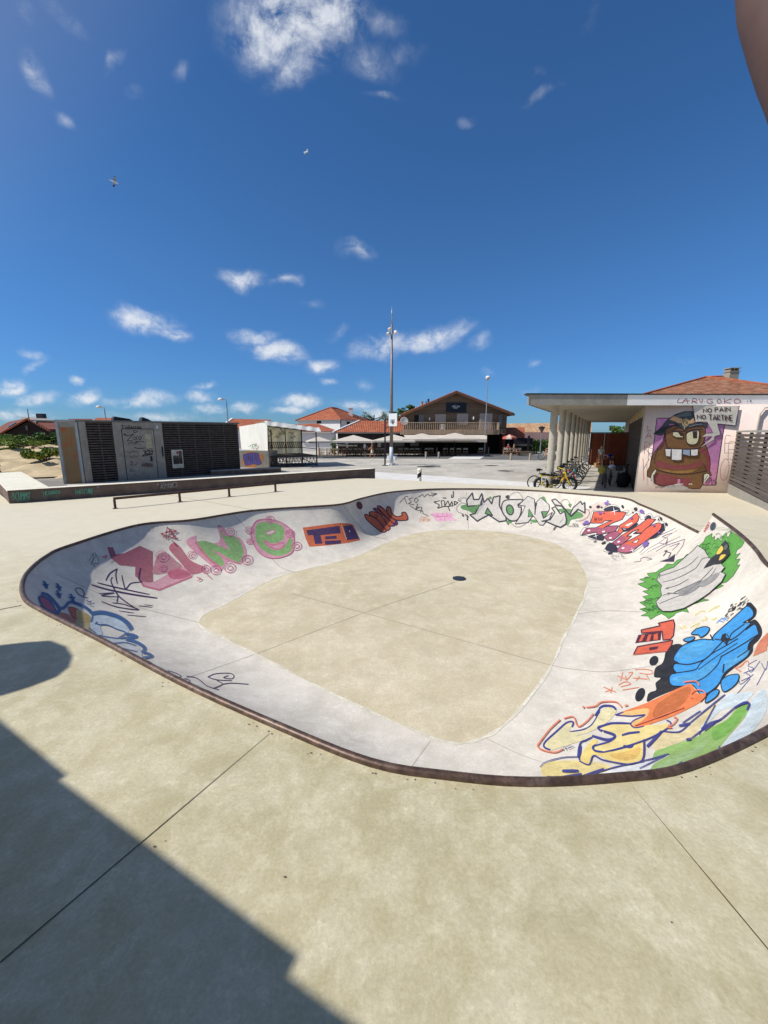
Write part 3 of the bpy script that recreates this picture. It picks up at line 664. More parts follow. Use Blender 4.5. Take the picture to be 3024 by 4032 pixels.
for wd,pts in [(34,[(285,350),(350,370),(420,440),(470,510),(445,555)]),(30,[(470,505),(520,490),(570,440),(650,455),(740,500),(800,560)]),(44,[(800,556),(900,545),(1050,585),(1150,650),(1195,720)]),(16,[(800,560),(795,610),(780,640)]),
   (12,[(825,662),(845,640),(850,665),(940,668),(1040,710),(1130,748),(1060,800)]),(13,[(695,785),(740,765),(850,775),(1060,805),(1140,790)]),(30,[(1130,760),(1200,770),(1240,790),(1150,800)]),(10,[(760,700),(830,750)]),
   (12,[(820,850),(950,862),(1120,848),(1240,880)]),(34,[(1130,810),(1240,845),(1320,900),(1300,950)]),(9,[(880,888),(1000,888),(1250,940)]),(26,[(1300,945),(1360,960),(1395,985),(1310,1000)]),(24,[(1285,1025),(1370,1050),(1300,1080)]),(8,[(1040,975),(1100,975),(1250,1010)]),(10,[(1240,1090),(1310,1085)])]:
    p.line((58,100,150),wd,pts,patch=.35)
for x,y,a in ((325,265,20),(457,290,40),(455,362,30),(592,395,40)):
    p.fill((28,86,142),[(x-25,y-40),(x,y-30),(x+8,y-10),(x+35,y),(x+20,y+15),(x+25,y+40),(x,y+35),(x-5,y+8),(x-35,y+2),(x-12,y-10)],patch=.1)
p.line((60,90,150),10,[(735,420),(760,440),(790,432)]); p.line((60,90,150),8,[(740,460),(785,470)])
p.done('blue outlined bubble lettering fading from red to pale blue',bowl)
# ---- purple scribble tag
p=Paint((50,2200,700,2800),bowl_hit); q=(64,38,84)
p.line(q,9,[(705,385),(650,345),(632,305),(680,298),(718,345),(712,385),(760,395)],patch=.2)
for wd,pts in [(15,[(935,222),(975,150),(1052,100)]),(12,[(1050,100),(1035,160),(1050,255)]),(13,[(1000,185),(988,235),(1055,365),(1150,445),(1262,516)]),(12,[(1095,165),(1108,230),(1135,302),(1190,248),(1300,236)]),(15,[(1300,240),(1268,200),(1285,92)]),
  (17,[(790,262),(950,310),(1200,360),(1452,398)]),(13,[(848,242),(1000,280),(1200,325),(1372,360)]),(9,[(865,352),(1015,345),(890,372),(1062,385)]),(10,[(1055,365),(1045,445)]),(11,[(890,432),(1050,488),(1262,514),(1110,460),(1000,445)]),(7,[(1262,475),(1400,490)]),(6,[(1060,525),(1215,548)]),(6,[(1145,568),(1340,585)]),(5,[(1320,465),(1410,475)])]:
    p.line(q,wd,pts,patch=.15,taper=.35)
p.done('spiky purple scribbled tag',bowl)
# ---- pink and green letters
p=Paint((350,1980,1300,2420),bowl_hit)
p.fill((172,92,106),[(125,305),(165,305),(185,355),(245,345),(350,295),(440,335),(440,420),(443,552),(370,545),(318,505),(318,440),(210,430),(150,380)],False,.45)
p.fill((222,158,168),[(440,545),(560,480),(640,440),(715,490),(695,515),(600,545),(490,600),(375,572),(372,545)],patch=.4)
p.fill((200,134,142),[(445,490),(450,420),(480,350),(540,350),(600,400),(640,440),(560,480)],patch=.6)
p.fill((204,100,122),[(540,480),(580,460),(630,455),(700,490),(650,520),(570,522)],patch=.5)
p.line((198,110,124),12,[(330,500),(375,572),(485,600),(600,552),(710,508)],smooth=False)
p.fill((192,104,118),[(552,318),(580,275),(625,300),(700,395),(790,440),(800,465),(725,492),(680,470),(620,400)],patch=.5)
p.fill((214,148,162),[(670,275),(735,225),(745,262),(860,278),(900,250),(885,160),(920,165),(960,220),(1040,245),(1085,345),(1045,420),(960,405),(930,440),(900,470),(800,400)],patch=.35)
p.fill((132,180,104),[(745,285),(800,262),(900,300),(965,320),(925,250),(905,180),(935,225),(1020,245),(1065,340),(1038,408),(960,380),(880,335),(925,400),(912,440),(850,410)],patch=.5)
p.line((204,112,128),14,[(735,270),(760,310),(830,390),(900,440)]); p.line((210,125,140),8,[(850,330),(960,395),(1040,420)])
p.fill((216,150,165),[(1150,128),(1240,115),(1330,140),(1400,200),(1412,290),(1390,350),(1300,382),(1210,372),(1145,310),(1112,215)],patch=.4)
p.fill((130,182,104),[(1165,142),(1240,130),(1325,158),(1345,215),(1325,262),(1260,280),(1212,262),(1240,310),(1300,325),(1345,300),(1380,245),(1400,262),(1395,325),(1335,362),(1262,360),(1190,320),(1150,260),(1145,185)],patch=.5)
p.fill((208,190,184),[(1216,205),(1262,188),(1282,200),(1240,222)]); p.line((190,90,120),5,[(1216,205),(1262,188),(1282,200),(1240,222)],True)
p.line((205,110,140),9,[(1210,262),(1260,290),(1330,275),(1345,290),(1300,320),(1230,295)],True)
p.line((192,84,124),5,[(1150,128),(1240,115),(1330,140),(1400,200),(1412,290),(1390,350),(1300,382),(1210,372),(1145,310),(1112,215)],True)
for x,y,r in ((1245,118,30),(1105,190,28),(1105,267,22),(1382,212,30),(1428,300,33),(1087,395,38),(970,202,30),(968,450,38),(870,465,36),(800,458,32),(708,360,28),(500,370,40),(500,450,26)):
    p.ell(None,x,y,r,r*.85,oc=(208,112,148),ow=5); p.ell(None,x,y,r*.5,r*.4,oc=(208,112,148),ow=5)
sp_=(150,40,72)
for a,b in (((540,168),(530,250)),((530,250),(605,195)),((605,195),(495,215)),((495,215),(600,250)),((600,250),(540,168)),((600,250),(620,245)),((500,215),(520,245)),((570,260),(600,300)),((545,180),(605,195)),((525,205),(560,195)),((560,195),(585,240))): p.line(sp_,6,[a,b])
p.line(sp_,7,[(92,380),(122,370),(105,390)]); p.line((200,90,110),6,[(740,520),(770,530),(745,545)]); p.line((200,90,110),5,[(790,480),(840,527)])
p.done('worn pink and lime green letters reading ZINE with curls',bowl)
# faint pencil tag
p=Paint((350,1980,1300,2420),bowl_hit)
for pts in ([(0,400),(30,350),(20,430)],[(40,340),(70,410),(30,420),(45,440)],[(10,420),(50,360)]): p.line((110,105,108),4,pts,patch=.5)
p.done('faint grey scribbled tag',bowl)
# ---- orange block piece
p=Paint((1100,1880,1900,2250),bowl_hit)
p.fill((206,98,48),[(190,410),(350,388),(500,371),(585,378),(605,390),(660,512),(560,535),(400,555),(245,567),(215,500)],False,.25)
q=(68,48,92)
for pts in ([(220,432),(490,395),(500,455),(335,472),(352,540),(292,545),(275,470),(235,475)],[(372,482),(465,476),(470,500),(375,507)],[(370,518),(500,513),(505,540),(375,550)],[(522,397),(592,390),(652,500),(552,512)]): p.fill(q,pts,False,.2)
p.line((225,190,160),5,[(505,385),(548,505)],patch=.4); p.line((225,200,190),5,[(570,432),(575,448)])
p.done('orange block with purple letters reading TEO',bowl)
# ---- orange throw up
p=Paint((1100,1880,1900,2250),bowl_hit); c=(196,90,46); o=(62,32,52)
p.shape(c,[(698,302),(735,310),(800,345),(868,425),(862,447),(825,440),(750,380),(706,335)],o,8)
p.shape(c,[(735,285),(768,280),(830,305),(900,400),(892,430),(868,425),(800,345),(740,305)],o,8)
p.shape(c,[(768,262),(790,255),(880,330),(940,385),(920,398),(880,385),(830,305)],o,8)
p.shape(c,[(800,245),(828,238),(905,310),(962,368),(945,388),(880,330)],o,8)
p.shape(c,[(880,240),(905,248),(922,295),(960,320),(1000,310),(998,290),(1030,288),(1048,342),(1000,352),(940,345),(900,315),(876,280)],o,8)
for pts in ([(770,268),(780,250),(790,268)],[(795,255),(800,240),(812,258)],[(818,245),(822,235),(835,250)],[(930,390),(950,385),(945,360)],[(940,372),(965,375),(955,350)]): p.fill((72,50,110),pts,patch=.1)
p.line(o,5,[(775,305),(798,310),(792,330),(770,325)]); p.ell((225,180,150),851,325,8,9,oc=o,ow=4); p.ell((110,40,52),652,230,20,30,-20,oc=(50,25,35),ow=6)
p.done('small orange throw up with dark outline',bowl)
# ---- thin black tags and pink cloud
p=Paint((1100,1880,1900,2250),bowl_hit); t=(84,74,70)
for pts in ([(980,208),(1035,152),(1052,158)],[(1020,165),(1042,218)],[(1092,165),(1055,175),(1078,198),(1052,215),(1098,222)],[(1098,185),(1118,165),(1135,185),(1115,208),(1098,185)],[(1135,160),(1168,138),(1182,160),(1212,132),(1222,150),(1285,132)],[(1235,125),(1288,133),(1245,155)],[(1065,230),(1110,262),(1130,215)],[(1112,262),(1118,240),(1140,250)],[(1110,265),(1140,240),(1165,248),(1150,272),(1115,265)],[(1150,285),(1165,268),(1172,295),(1212,312)]): p.line(t,5,pts,smooth=False)
p.done('thin pencil tag reading TEO with a zigzag',bowl)
p=Paint((1100,1880,1900,2250),bowl_hit); t=(46,42,44)
for pts in ([(1310,190),(1262,200),(1308,225),(1290,250)],[(1320,190),(1328,238)],[(1318,190),(1345,190)],[(1348,192),(1350,235),(1372,195)],[(1375,188),(1390,232),(1408,196),(1415,230)],[(1430,192),(1428,228),(1458,205),(1428,195)],[(1290,252),(1330,240),(1420,232)],[(1312,240),(1305,252)],[(1404,165),(1420,160),(1420,112)],[(1404,165),(1408,140)],[(1375,235),(1392,275)],[(1332,168),(1362,168)],[(1275,210),(1260,200)]): p.line(t,7,pts,smooth=False)
p.done('dense black marker tag',bowl)
p=Paint((1100,1880,1900,2250),bowl_hit)
p.fill((236,178,200),[(1232,300),(1262,288),(1330,290),(1395,288),(1420,308),(1408,325),(1455,350),(1400,352),(1330,358),(1280,355),(1262,325)],patch=.35)
for pts in ([(1240,305),(1300,318),(1400,312)],[(1265,328),(1330,320),(1410,325)],[(1290,290),(1295,315)],[(1330,290),(1335,315)],[(1365,290),(1370,312)],[(1310,325),(1315,352)],[(1350,325),(1352,352)]): p.line((216,120,158),4,pts)
p.done('faded pink bubble letters',bowl)
p=Paint((1100,1880,1900,2250),bowl_hit); p.text((222,150,100),4,'ZORON',(1142,360),(16,0),(0,-26),.3); p.line((222,150,100),4,[(1150,320),(1190,325),(1225,312)]); p.done('tiny orange tag',bowl)
# ---- white letters with black outline on green
p=Paint((1780,1880,2480,2250),bowl_hit); gn=(96,146,84); wf=(206,198,186); ol=(58,57,66)
for pts in ([(80,268),(130,252),(200,262),(262,248),(285,290),(210,338),(150,312),(95,296)],[(835,188),(862,180),(885,240),(850,225)],[(960,305),(1040,290),(1120,300),(1205,330),(1222,368),(1160,388),(1110,400),(1090,440),(1060,440),(1045,340)],[(728,395),(790,398),(795,420),(750,420)],[(505,405),(550,400),(555,425),(515,430)],[(345,180),(365,180),(370,200),(348,200)],[(1085,250),(1112,245),(1115,265),(1090,268)]): p.fill(gn,pts,True,.3)
Nn=[(135,215),(188,145),(200,207),(250,205),(277,150),(297,235),(335,195),(370,250),(385,185),(447,172),(440,262),(470,322),(503,362),(505,405),(440,415),(340,350),(270,388),(235,410),(165,348),(215,340),(255,262),(145,270)]
p.fill(wf,Nn,False,.2); p.line(ol,13,Nn,True,False)
p.fill(gn,[(308,338),(330,285),(380,358)],False); p.line(ol,10,[(308,338),(330,285),(380,358)],True,False); p.fill((70,70,80),[(262,235),(282,180),(285,260),(258,270)],False,.1)
p.fill(gn,[(215,270),(255,245),(240,290),(205,320),(150,300),(165,275)],False,.3)
Oo=[(470,240),(510,212),(600,208),(660,210),(640,240),(615,255),(625,280),(645,280),(640,340),(605,400),(545,405),(500,370),(465,310)]
p.fill(wf,Oo,True,.2); p.line(ol,12,Oo,True); p.ell(gn,540,305,32,47,-15,oc=ol,ow=12)
sv=(p.x0,p.y0,p.k); p.x0,p.y0,p.k=1980,1930,340/952
Mm=[(135,376),(205,272),(248,178),(175,168),(275,68),(345,100),(352,150),(420,85),(512,165),(512,215),(500,240),(422,240),(447,318),(546,246),(508,328),(422,345),(472,358),(442,392),(405,386),(345,295),(325,290),(277,360)]
p.fill(wf,Mm,False,.2); p.line(ol,8,Mm,True,False)
for pts in ([(288,208),(276,302),(335,285)],[(428,242),(498,242),(455,312)]): p.fill(gn,pts,False,.2); p.line(ol,6,pts,True,False)
p.fill(ol,[(344,118),(360,150),(380,140),(366,200),(358,278),(348,276),(350,200)],False,.1); p.fill((76,76,88),[(512,325),(540,290),(545,330)],False,.1)
p.x0,p.y0,p.k=sv
I1=[(930,215),(965,205),(1015,250),(1100,358),(1128,290),(1200,225),(1215,258),(1238,235),(1240,335),(1175,300),(1108,365),(1050,300),(1020,270),(960,260)]
I2=[(865,410),(915,400),(960,330),(930,290),(965,275),(1010,345),(1050,320),(1068,400),(1060,440),(1012,470),(960,452)]
p.fill(wf,I2,False,.2); p.line(ol,12,I2,True,False); p.fill(wf,I1,False,.15); p.line(ol,12,I1,True,False)
for pts in ([(140,250),(90,240),(42,275),(50,320),(110,345)],[(520,220),(545,160),(600,138),(640,160),(662,205)],[(1010,255),(1030,215),(1075,210),(1098,250)],[(1240,290),(1280,320),(1265,370),(1210,405),(1150,410)],[(550,432),(590,462),(640,462),(690,430)],[(75,235),(80,195),(115,190),(135,205)]): p.line((132,128,126),4,pts)
for x,y,r in ((515,185,18),(522,172,8),(60,218,6),(62,203,5),(98,358,10),(140,395,6),(520,440,7),(735,430,6),(1100,275,7)): p.ell(ol,x,y,r,r*.8,patch=.05)
p.line(ol,10,[(120,350),(150,372)]); p.line(ol,7,[(138,370),(140,405)]); p.line(ol,9,[(945,495),(970,460)])
p.line((150,146,142),3,[(225,350),(250,300),(300,240)]); p.line((150,146,142),3,[(1000,440),(1040,380)])
for pts in ([(1120,455),(1135,435),(1140,460),(1155,432)],[(1075,462),(1185,465)],[(1160,440),(1165,462)],[(1175,435),(1170,462)]): p.line(ol,4,pts)
p.done('big pale letters with black outlines and green fill reading NOMI',bowl)
# ---- orange red bubble piece
p=Paint((2270,1970,2660,2210),bowl_hit,W=952.0)
p.fill((232,208,194),[(130,60),(200,20),(330,20),(300,60),(180,100),(120,110)],patch=.8); p.fill((232,204,188),[(60,110),(130,90),(120,200),(60,240),(20,190)],patch=.8)
sil=[(35,335),(62,272),(120,246),(135,180),(155,104),(250,94),(290,58),(345,42),(402,58),(432,108),(497,94),(482,150),(530,130),(580,104),(608,130),(622,188),(690,130),(722,138),(742,170),(797,150),(782,198),(832,204),(854,240),(842,292),(782,352),(700,382),(602,462),(540,502),(450,517),(380,502),(266,492),(290,440),(316,404),(250,390),(130,372),(106,340)]
p.fill((228,220,206),sil,True,.12); p.line((74,66,74),4,sil,True)
dk_=(46,42,60)
for pts in ([(262,98),(290,68),(345,54),(405,70),(424,118),(380,135),(330,110)],[(115,345),(200,325),(262,340),(256,386),(150,368)],[(276,472),(300,420),(345,410),(390,450),(402,496),(320,496)],[(812,235),(842,225),(842,288),(760,362),(700,372),(690,350),(780,290)],[(650,182),(690,144),(722,160),(700,194)],[(420,258),(470,282),(560,225),(596,232),(520,286),(440,306)],[(545,325),(650,318),(640,292),(600,290)]): p.fill(dk_,pts,True,.12)
og=(222,92,60); pk=(168,84,108)
Zl=[(165,112),(330,105),(482,118),(442,186),(345,222),(262,268),(302,250),(408,246),(372,302),(212,336),(186,310),(48,336),(95,270),(182,266),(300,212),(345,196),(272,200),(246,222),(134,222)]
p.fill(og,Zl,False,.2); p.fill(pk,[(95,272),(200,262),(262,268),(302,252),(404,248),(370,300),(212,334),(186,308),(52,333)],False,.3); p.line(dk_,7,Zl,True,False)
El=[(268,352),(325,312),(400,298),(420,240),(470,210),(582,122),(606,160),(592,206),(500,276),(432,268),(452,300),(420,332),(352,388),(290,388)]
p.fill(og,El,False,.2); p.fill(pk,[(270,352),(325,314),(405,308),(420,330),(352,386),(290,386)],True,.3); p.line(dk_,7,El,True,False); p.fill((228,220,206),[(466,246),(530,214),(546,222),(500,252)],False,.1)
Nl=[(346,412),(430,345),(520,290),(595,248),(690,176),(766,186),(692,262),(640,316),(572,318),(605,282),(545,300),(482,352),(534,346),(442,430),(380,438)]
p.fill(og,Nl,False,.2); p.fill(pk,[(350,410),(430,350),(482,368),(440,428),(380,436)],True,.3); p.line(dk_,7,Nl,True,False)
Ol=[(398,472),(452,420),(602,340),(690,262),(790,220),(822,242),(802,292),(702,372),(602,442),(522,502),(440,508),(402,494)]
p.fill(og,Ol,True,.2); p.fill((186,96,118),[(400,472),(460,428),(540,440),(600,440),(522,498),(420,500)],True,.35); p.line(dk_,7,Ol,True); p.fill((228,220,206),[(534,412),(606,374),(582,416)],False,.1); p.line(dk_,5,[(534,412),(606,374),(582,416)],True,False)
for x,y in ((120,296),(262,306),(328,368),(408,404),(450,466)): p.ell((240,232,228),x,y,15,8,-15,patch=.05)
for x,y,r in ((365,110,44),(188,350,26),(655,180,24),(540,488,26)): p.line((248,246,244),5,[(x-r,y+r*.3),(x+r,y-r*.3)],taper=.9); p.line((248,246,244),5,[(x-r*.2,y-r),(x+r*.2,y+r)],taper=.9)
for x,y,rx,ry in ((208,66,19,13),(240,72,9,8),(132,68,13,10),(575,88,18,15),(548,122,8,7),(448,66,12,17),(872,235,12,16),(820,180,12,16),(798,190,7,7),(262,418,24,9),(325,516,26,8),(180,404,18,5),(850,285,8,10)): p.ell(dk_,x,y,rx,ry,-20,patch=.05)
for x,y,r in ((288,35,20),(318,40,9),(300,12,9),(636,112,22),(655,128,10),(226,132,16),(262,128,9),(98,224,24),(70,238,14),(668,430,28),(690,415,14),(655,455,10),(535,180,14),(755,252,14),(805,322,12)): p.ell((122,90,168),x,y,r,r*.8,patch=.25)
p.text((90,40,40),4,'BW',(170,206),(36,-2),(4,-28),.3)
for pts in ([(330,545),(360,535),(335,560)],[(372,535),(385,560)],[(385,548),(405,538),(402,560)],[(430,535),(448,545),(435,550),(430,535)],[(350,570),(380,578)],[(440,565),(470,558)]): p.line((96,90,96),4,pts)
p.done('orange and plum bubble letters with sparkles and purple dots',bowl)
p=Paint((2200,1900,3024,2500),bowl_hit); q=(120,92,120)
for wd,pts in ((4,[(650,572),(720,520),(800,475),(940,375)]),(4,[(640,560),(690,510)]),(4,[(700,555),(780,515),(965,428)]),(6,[(822,432),(862,440),(858,490),(800,482)]),(5,[(862,455),(845,490)]),(5,[(770,548),(850,500),(1000,450),(985,500),(930,580)]),(5,[(880,510),(960,480),(900,540)]),(4,[(800,420),(880,385),(930,360)]),(5,[(598,632),(650,625),(652,602),(690,592),(742,608),(700,618)]),(5,[(820,430),(900,400)])): p.line(q,wd,pts,smooth=False,taper=.4)
p.line((70,56,76),7,[(830,585),(862,540),(838,545),(892,560),(870,598)],smooth=False); p.fill((56,42,68),[(870,605),(925,568),(915,630),(800,628)],False,.1)
p.done('sketchy purple line tag with dark arrow',bowl)
# ---- sticker like mark at the step
p=Paint((2200,1900,3024,2500),bowl_hit); p.text((196,86,84),6,'INSERT',(1162,395),(9,-15),(-14,-10),.22); p.ell((66,66,84),1225,348,20,33,20,oc=(110,110,124),ow=5); p.done('small red lettering beside a dark oval',bowl)
# ---- log with green leaves
p=Paint((2200,1900,3024,2500),bowl_hit); ln=(64,62,68)
leaf=[(1372,388),(1420,420),(1472,470),(1450,510),(1415,535),(1400,575),(1442,560),(1400,610),(1440,605),(1410,660),(1440,650),(1385,740),(1330,790),(1270,805),(1308,818),(1262,840),(1230,850),(1160,890),(1130,920),(1195,932),(1130,945),(1070,965),(1010,990),(1032,1030),(980,1020),(930,1035),(915,1055),(870,1082),(850,1060),(815,1040),(770,1060),(728,1088),(710,1060),(650,1058),(705,1032),(640,1005),(700,990),(640,950),(705,935),(665,905),(722,892),(665,862),(718,852),(625,805),(692,788),(640,768),(722,752),(700,722),(772,712),(800,690),(830,675),(860,645),(905,650),(940,615),(990,600),(1015,572),(1060,560),(1115,500),(1150,470),(1165,435),(1218,402),(1212,440),(1240,425),(1232,470),(1262,438),(1300,470),(1290,440),(1330,395),(1340,440)]
p.fill((92,166,58),leaf,False,.25); p.line((52,92,44),4,leaf,True,False)
for i in range(46):
    t=rnd.random(); 
    if t<.5: x,y=rnd.uniform(690,800),rnd.uniform(740,1050)
    else: x=rnd.uniform(1150,1420); y=rnd.uniform(430,760); 
    if t>=.5 and (y>1800-x or y<1640-x): y=1720-x+rnd.uniform(-70,70)+ (60 if x>1330 else 0)
    p.line((50,112,44),4,[(x-18,y+8),(x,y-6),(x+18,y+4)],patch=.3)
log=[(1110,505),(1165,540),(1185,575),(1205,605),(1255,620),(1300,652),(1325,680),(1300,712),(1332,735),(1300,795),(1200,885),(1120,940),(1000,1005),(900,1030),(830,1030),(790,1005),(775,955),(822,905),(812,860),(822,825),(782,782),(805,725),(860,700),(920,680),(1010,600),(1080,540)]
p.fill((202,194,182),log,False,.15); p.line(ln,6,log,True,False)
for wd,pts in ((6,[(805,752),(900,722),(1030,668),(1115,595)]),(6,[(830,800),(950,765),(1090,690),(1150,612),(1215,605)]),(6,[(850,852),(950,822),(1040,772)]),(6,[(850,852),(875,842),(870,858)]),(8,[(868,885),(955,890),(930,878),(1130,790),(1100,815),(980,908)]),(5,[(800,972),(900,930),(1100,850),(1220,740),(1255,690)]),(5,[(830,905),(890,885),(870,905)]),(5,[(1130,790),(1200,720),(1235,680)]),(7,[(775,955),(795,1000),(830,1030)]),(6,[(790,745),(810,740),(800,770)]),(6,[(1290,715),(1335,730)])): p.line((84,82,88),wd,pts,taper=.3)
p.fill((150,146,144),[(960,870),(1120,800),(1100,860),(990,910)],patch=.7); p.fill((158,154,150),[(1130,800),(1280,720),(1250,780),(1150,840)],patch=.75)
p.fill((50,50,54),[(1158,692),(1190,645),(1222,605),(1268,570),(1290,545),(1300,500),(1335,462),(1358,490),(1362,530),(1372,570),(1330,620),(1290,655),(1240,660)],False,.2)
p.ell((100,104,104),1338,520,14,24,20,patch=.3)
p.shape((238,198,46),[(1262,575),(1272,548),(1305,508),(1320,535),(1300,568),(1275,580)],ln,4); p.shape((238,198,46),[(1284,628),(1295,590),(1315,578),(1342,582),(1318,612)],ln,4)
p.done('grey log with green leaves and a black head with yellow eyes',bowl)
# ---- small scribbles on the right
p=Paint((2300,2350,3024,3150),bowl_hit)
for i in range(34):
    t=rnd.random(); x=1250+t*200+rnd.uniform(-30,30); y=190-t*150+rnd.uniform(-30,30); p.line((66,58,62),rnd.uniform(5,11),[(x,y),(x+rnd.uniform(14,40),y-rnd.uniform(8,34))],taper=.5)
p.done('scattered dark dashes above the blue letters',bowl)
p=Paint((2300,2350,3024,3150),bowl_hit)
for pts in ([(860,270),(890,290),(905,260),(925,285)],[(960,280),(1010,250),(1040,240),(1000,285)],[(1060,220),(1110,200),(1090,180)],[(1150,210),(1200,190)],[(1000,170),(1060,130),(1100,140)],[(1120,140),(1180,100),(1230,80)],[(1180,90),(1200,110)]): p.line((222,206,122),12,pts,patch=.6)
p.done('pale yellow scrawl',bowl)
p=Paint((2300,2350,3024,3150),bowl_hit)
for pts in ([(1195,240),(1240,200),(1290,190)],[(1210,215),(1260,230)],[(1240,190),(1270,220)],[(1265,200),(1300,215)]): p.line((96,150,206),9,pts,patch=.4)
p.done('short pale blue scrawl',bowl)
# ---- red block TEO
p=Paint((2300,2350,3024,3150),bowl_hit); rc=(222,92,54); o=(84,34,52)
p.shape(rc,[(668,240),(806,208),(818,250),(808,350),(780,385),(712,392),(705,312),(520,330),(515,300),(690,262)],o,12,smooth=False)
p.fill(o,[(490,345),(700,312),(690,392),(460,420)],False,.1)
for pts in ([(520,348),(550,345),(520,402),(492,405)],[(580,345),(610,340),(590,402),(560,404)],[(630,340),(665,330),(668,390),(625,392)]): p.fill(rc,pts,False)
p.shape(rc,[(482,452),(800,395),(790,440),(752,492),(445,525)],o,12,smooth=False); p.fill(o,[(588,460),(672,448),(660,475),(590,487)],False,.1)
p.line((226,110,70),6,[(445,525),(600,510),(750,490)])
p.done('red orange block letters reading TEO',bowl)
# ---- blue letters
p=Paint((2300,2350,3024,3150),bowl_hit); bk=(36,36,42); bl=(44,150,216)
p.fill(bk,[(735,500),(760,470),(800,435),(850,425),(892,440),(900,480),(850,560),(840,640),(830,720),(860,800),(900,830),(800,850),(720,880),(640,915),(570,948),(575,885),(600,860),(650,840),(645,780),(690,735),(632,722),(645,640),(700,605),(722,560)],True,.25)
p.ell(bk,630,578,38,48,35,patch=.15); p.ell(bk,506,885,40,66,25,patch=.15)
p.fill(bk,[(1462,82),(1500,52),(1530,78),(1558,118),(1548,175),(1500,225),(1540,205),(1580,240),(1606,295),(1604,345),(1575,395),(1530,440),(1525,490),(1500,530),(1450,575),(1300,690),(1240,770),(1180,850),(1120,890),(1100,860),(1400,500),(1480,300)],True,.05)
blue=[(1420,125),(1470,85),(1505,100),(1530,140),(1520,185),(1440,235),(1490,232),(1505,255),(1460,300),(1540,250),(1568,300),(1570,350),(1500,410),(1480,470),(1490,510),(1450,560),(1280,680),(1215,790),(1120,870),(1050,880),(980,800),(880,810),(790,800),(768,740),(790,700),(830,690),(805,650),(815,610),(850,600),(808,570),(830,510),(880,450),(960,410),(1060,385),(1150,385),(1180,340),(1300,235)]
p.fill(bl,blue,True,.12); p.line(bk,10,blue,True)
p.fill((76,172,226),[(840,560),(880,470),(1000,420),(1120,400),(1190,430),(1080,520),(950,580)],patch=.7); p.fill((80,174,226),[(790,760),(850,720),(1000,690),(1150,600),(1180,640),(1000,770)],patch=.75); p.fill((80,174,226),[(1260,600),(1330,560),(1480,480),(1470,530),(1300,650)],patch=.75)
for wd,pts in ((11,[(808,598),(950,612),(1100,560),(1200,460),(1255,400)]),(9,[(825,690),(1000,662),(1050,605),(1150,520),(1290,440),(1390,380)]),(9,[(1010,770),(1100,722),(1200,625),(1240,545)]),(6,[(1035,660),(1200,540),(1385,420)]),(10,[(1235,545),(1400,452),(1570,345)]),(13,[(1255,690),(1265,610)]),(9,[(1385,552),(1490,480)]),(9,[(1325,395),(1400,345),(1505,250)]),(8,[(1180,385),(1250,400),(1290,440)]),(8,[(1320,370),(1340,330),(1450,250)]),(9,[(1290,340),(1330,400)]),(12,[(1140,345),(1170,400)])): p.line(bk,wd,pts)
p.fill(bk,[(1250,345),(1282,332),(1285,370),(1328,385),(1300,415),(1292,440),(1272,405),(1235,392)],False,.05)
for pts in ([(972,342),(1010,300),(1070,278),(1120,278),(1135,300),(1105,345),(1055,372),(1035,350)],[(898,397),(935,375),(1000,368),(985,395),(945,412)],[(1240,775),(1290,725),(1350,708),(1402,712),(1390,775),(1330,835),(1262,862)],[(1098,962),(1120,895),(1175,852),(1222,850),(1205,900),(1140,950)]): p.shape(bl,pts,bk,10,patch=.1)
p.done('large blue block lettering with black shadow',bowl)
p=Paint((2300,2350,3024,3150),bowl_hit); q=(226,122,78)
p.line(q,9,[(175,815),(235,840),(290,862)],patch=.2); p.line(q,9,[(255,815),(240,870)]); p.line(q,9,[(190,860),(250,840)])
for pts in ([(300,715),(380,745),(370,715)],[(350,680),(330,760)],[(400,690),(440,685),(380,760)],[(460,660),(530,655),(600,665),(620,690),(570,700),(500,690)],[(440,735),(570,745)],[(470,760),(500,720)],[(560,700),(590,755)],[(310,800),(370,770),(420,790),(330,815)],[(345,845),(495,820)]): p.line(q,8,pts,patch=.2)
p.done('thin orange marker writing',bowl)
p=Paint((2300,2350,3024,3150),bowl_hit); q=(86,84,152)
for pts in ([(1560,570),(1480,620),(1530,650),(1440,690)],[(1590,580),(1510,680),(1480,640)],[(1460,690),(1500,720),(1420,760)],[(1530,700),(1420,790),(1400,760)],[(1500,740),(1380,880),(1360,890)],[(1600,600),(1640,660),(1660,580)],[(1560,800),(1640,650)]): p.line(q,7,pts,patch=.3)
for pts in ([(1370,650),(1440,610),(1400,640),(1470,580),(1490,610)],[(1360,640),(1420,680)]): p.line((226,118,78),10,pts,patch=.3)
for i in range(9): p.line((222,128,88),12,[(1530+i*14,540-i*6),(1580+i*12,420-i*12),(1660,330+i*14)],patch=.5)
p.done('violet and orange scrawls at the right edge',bowl)
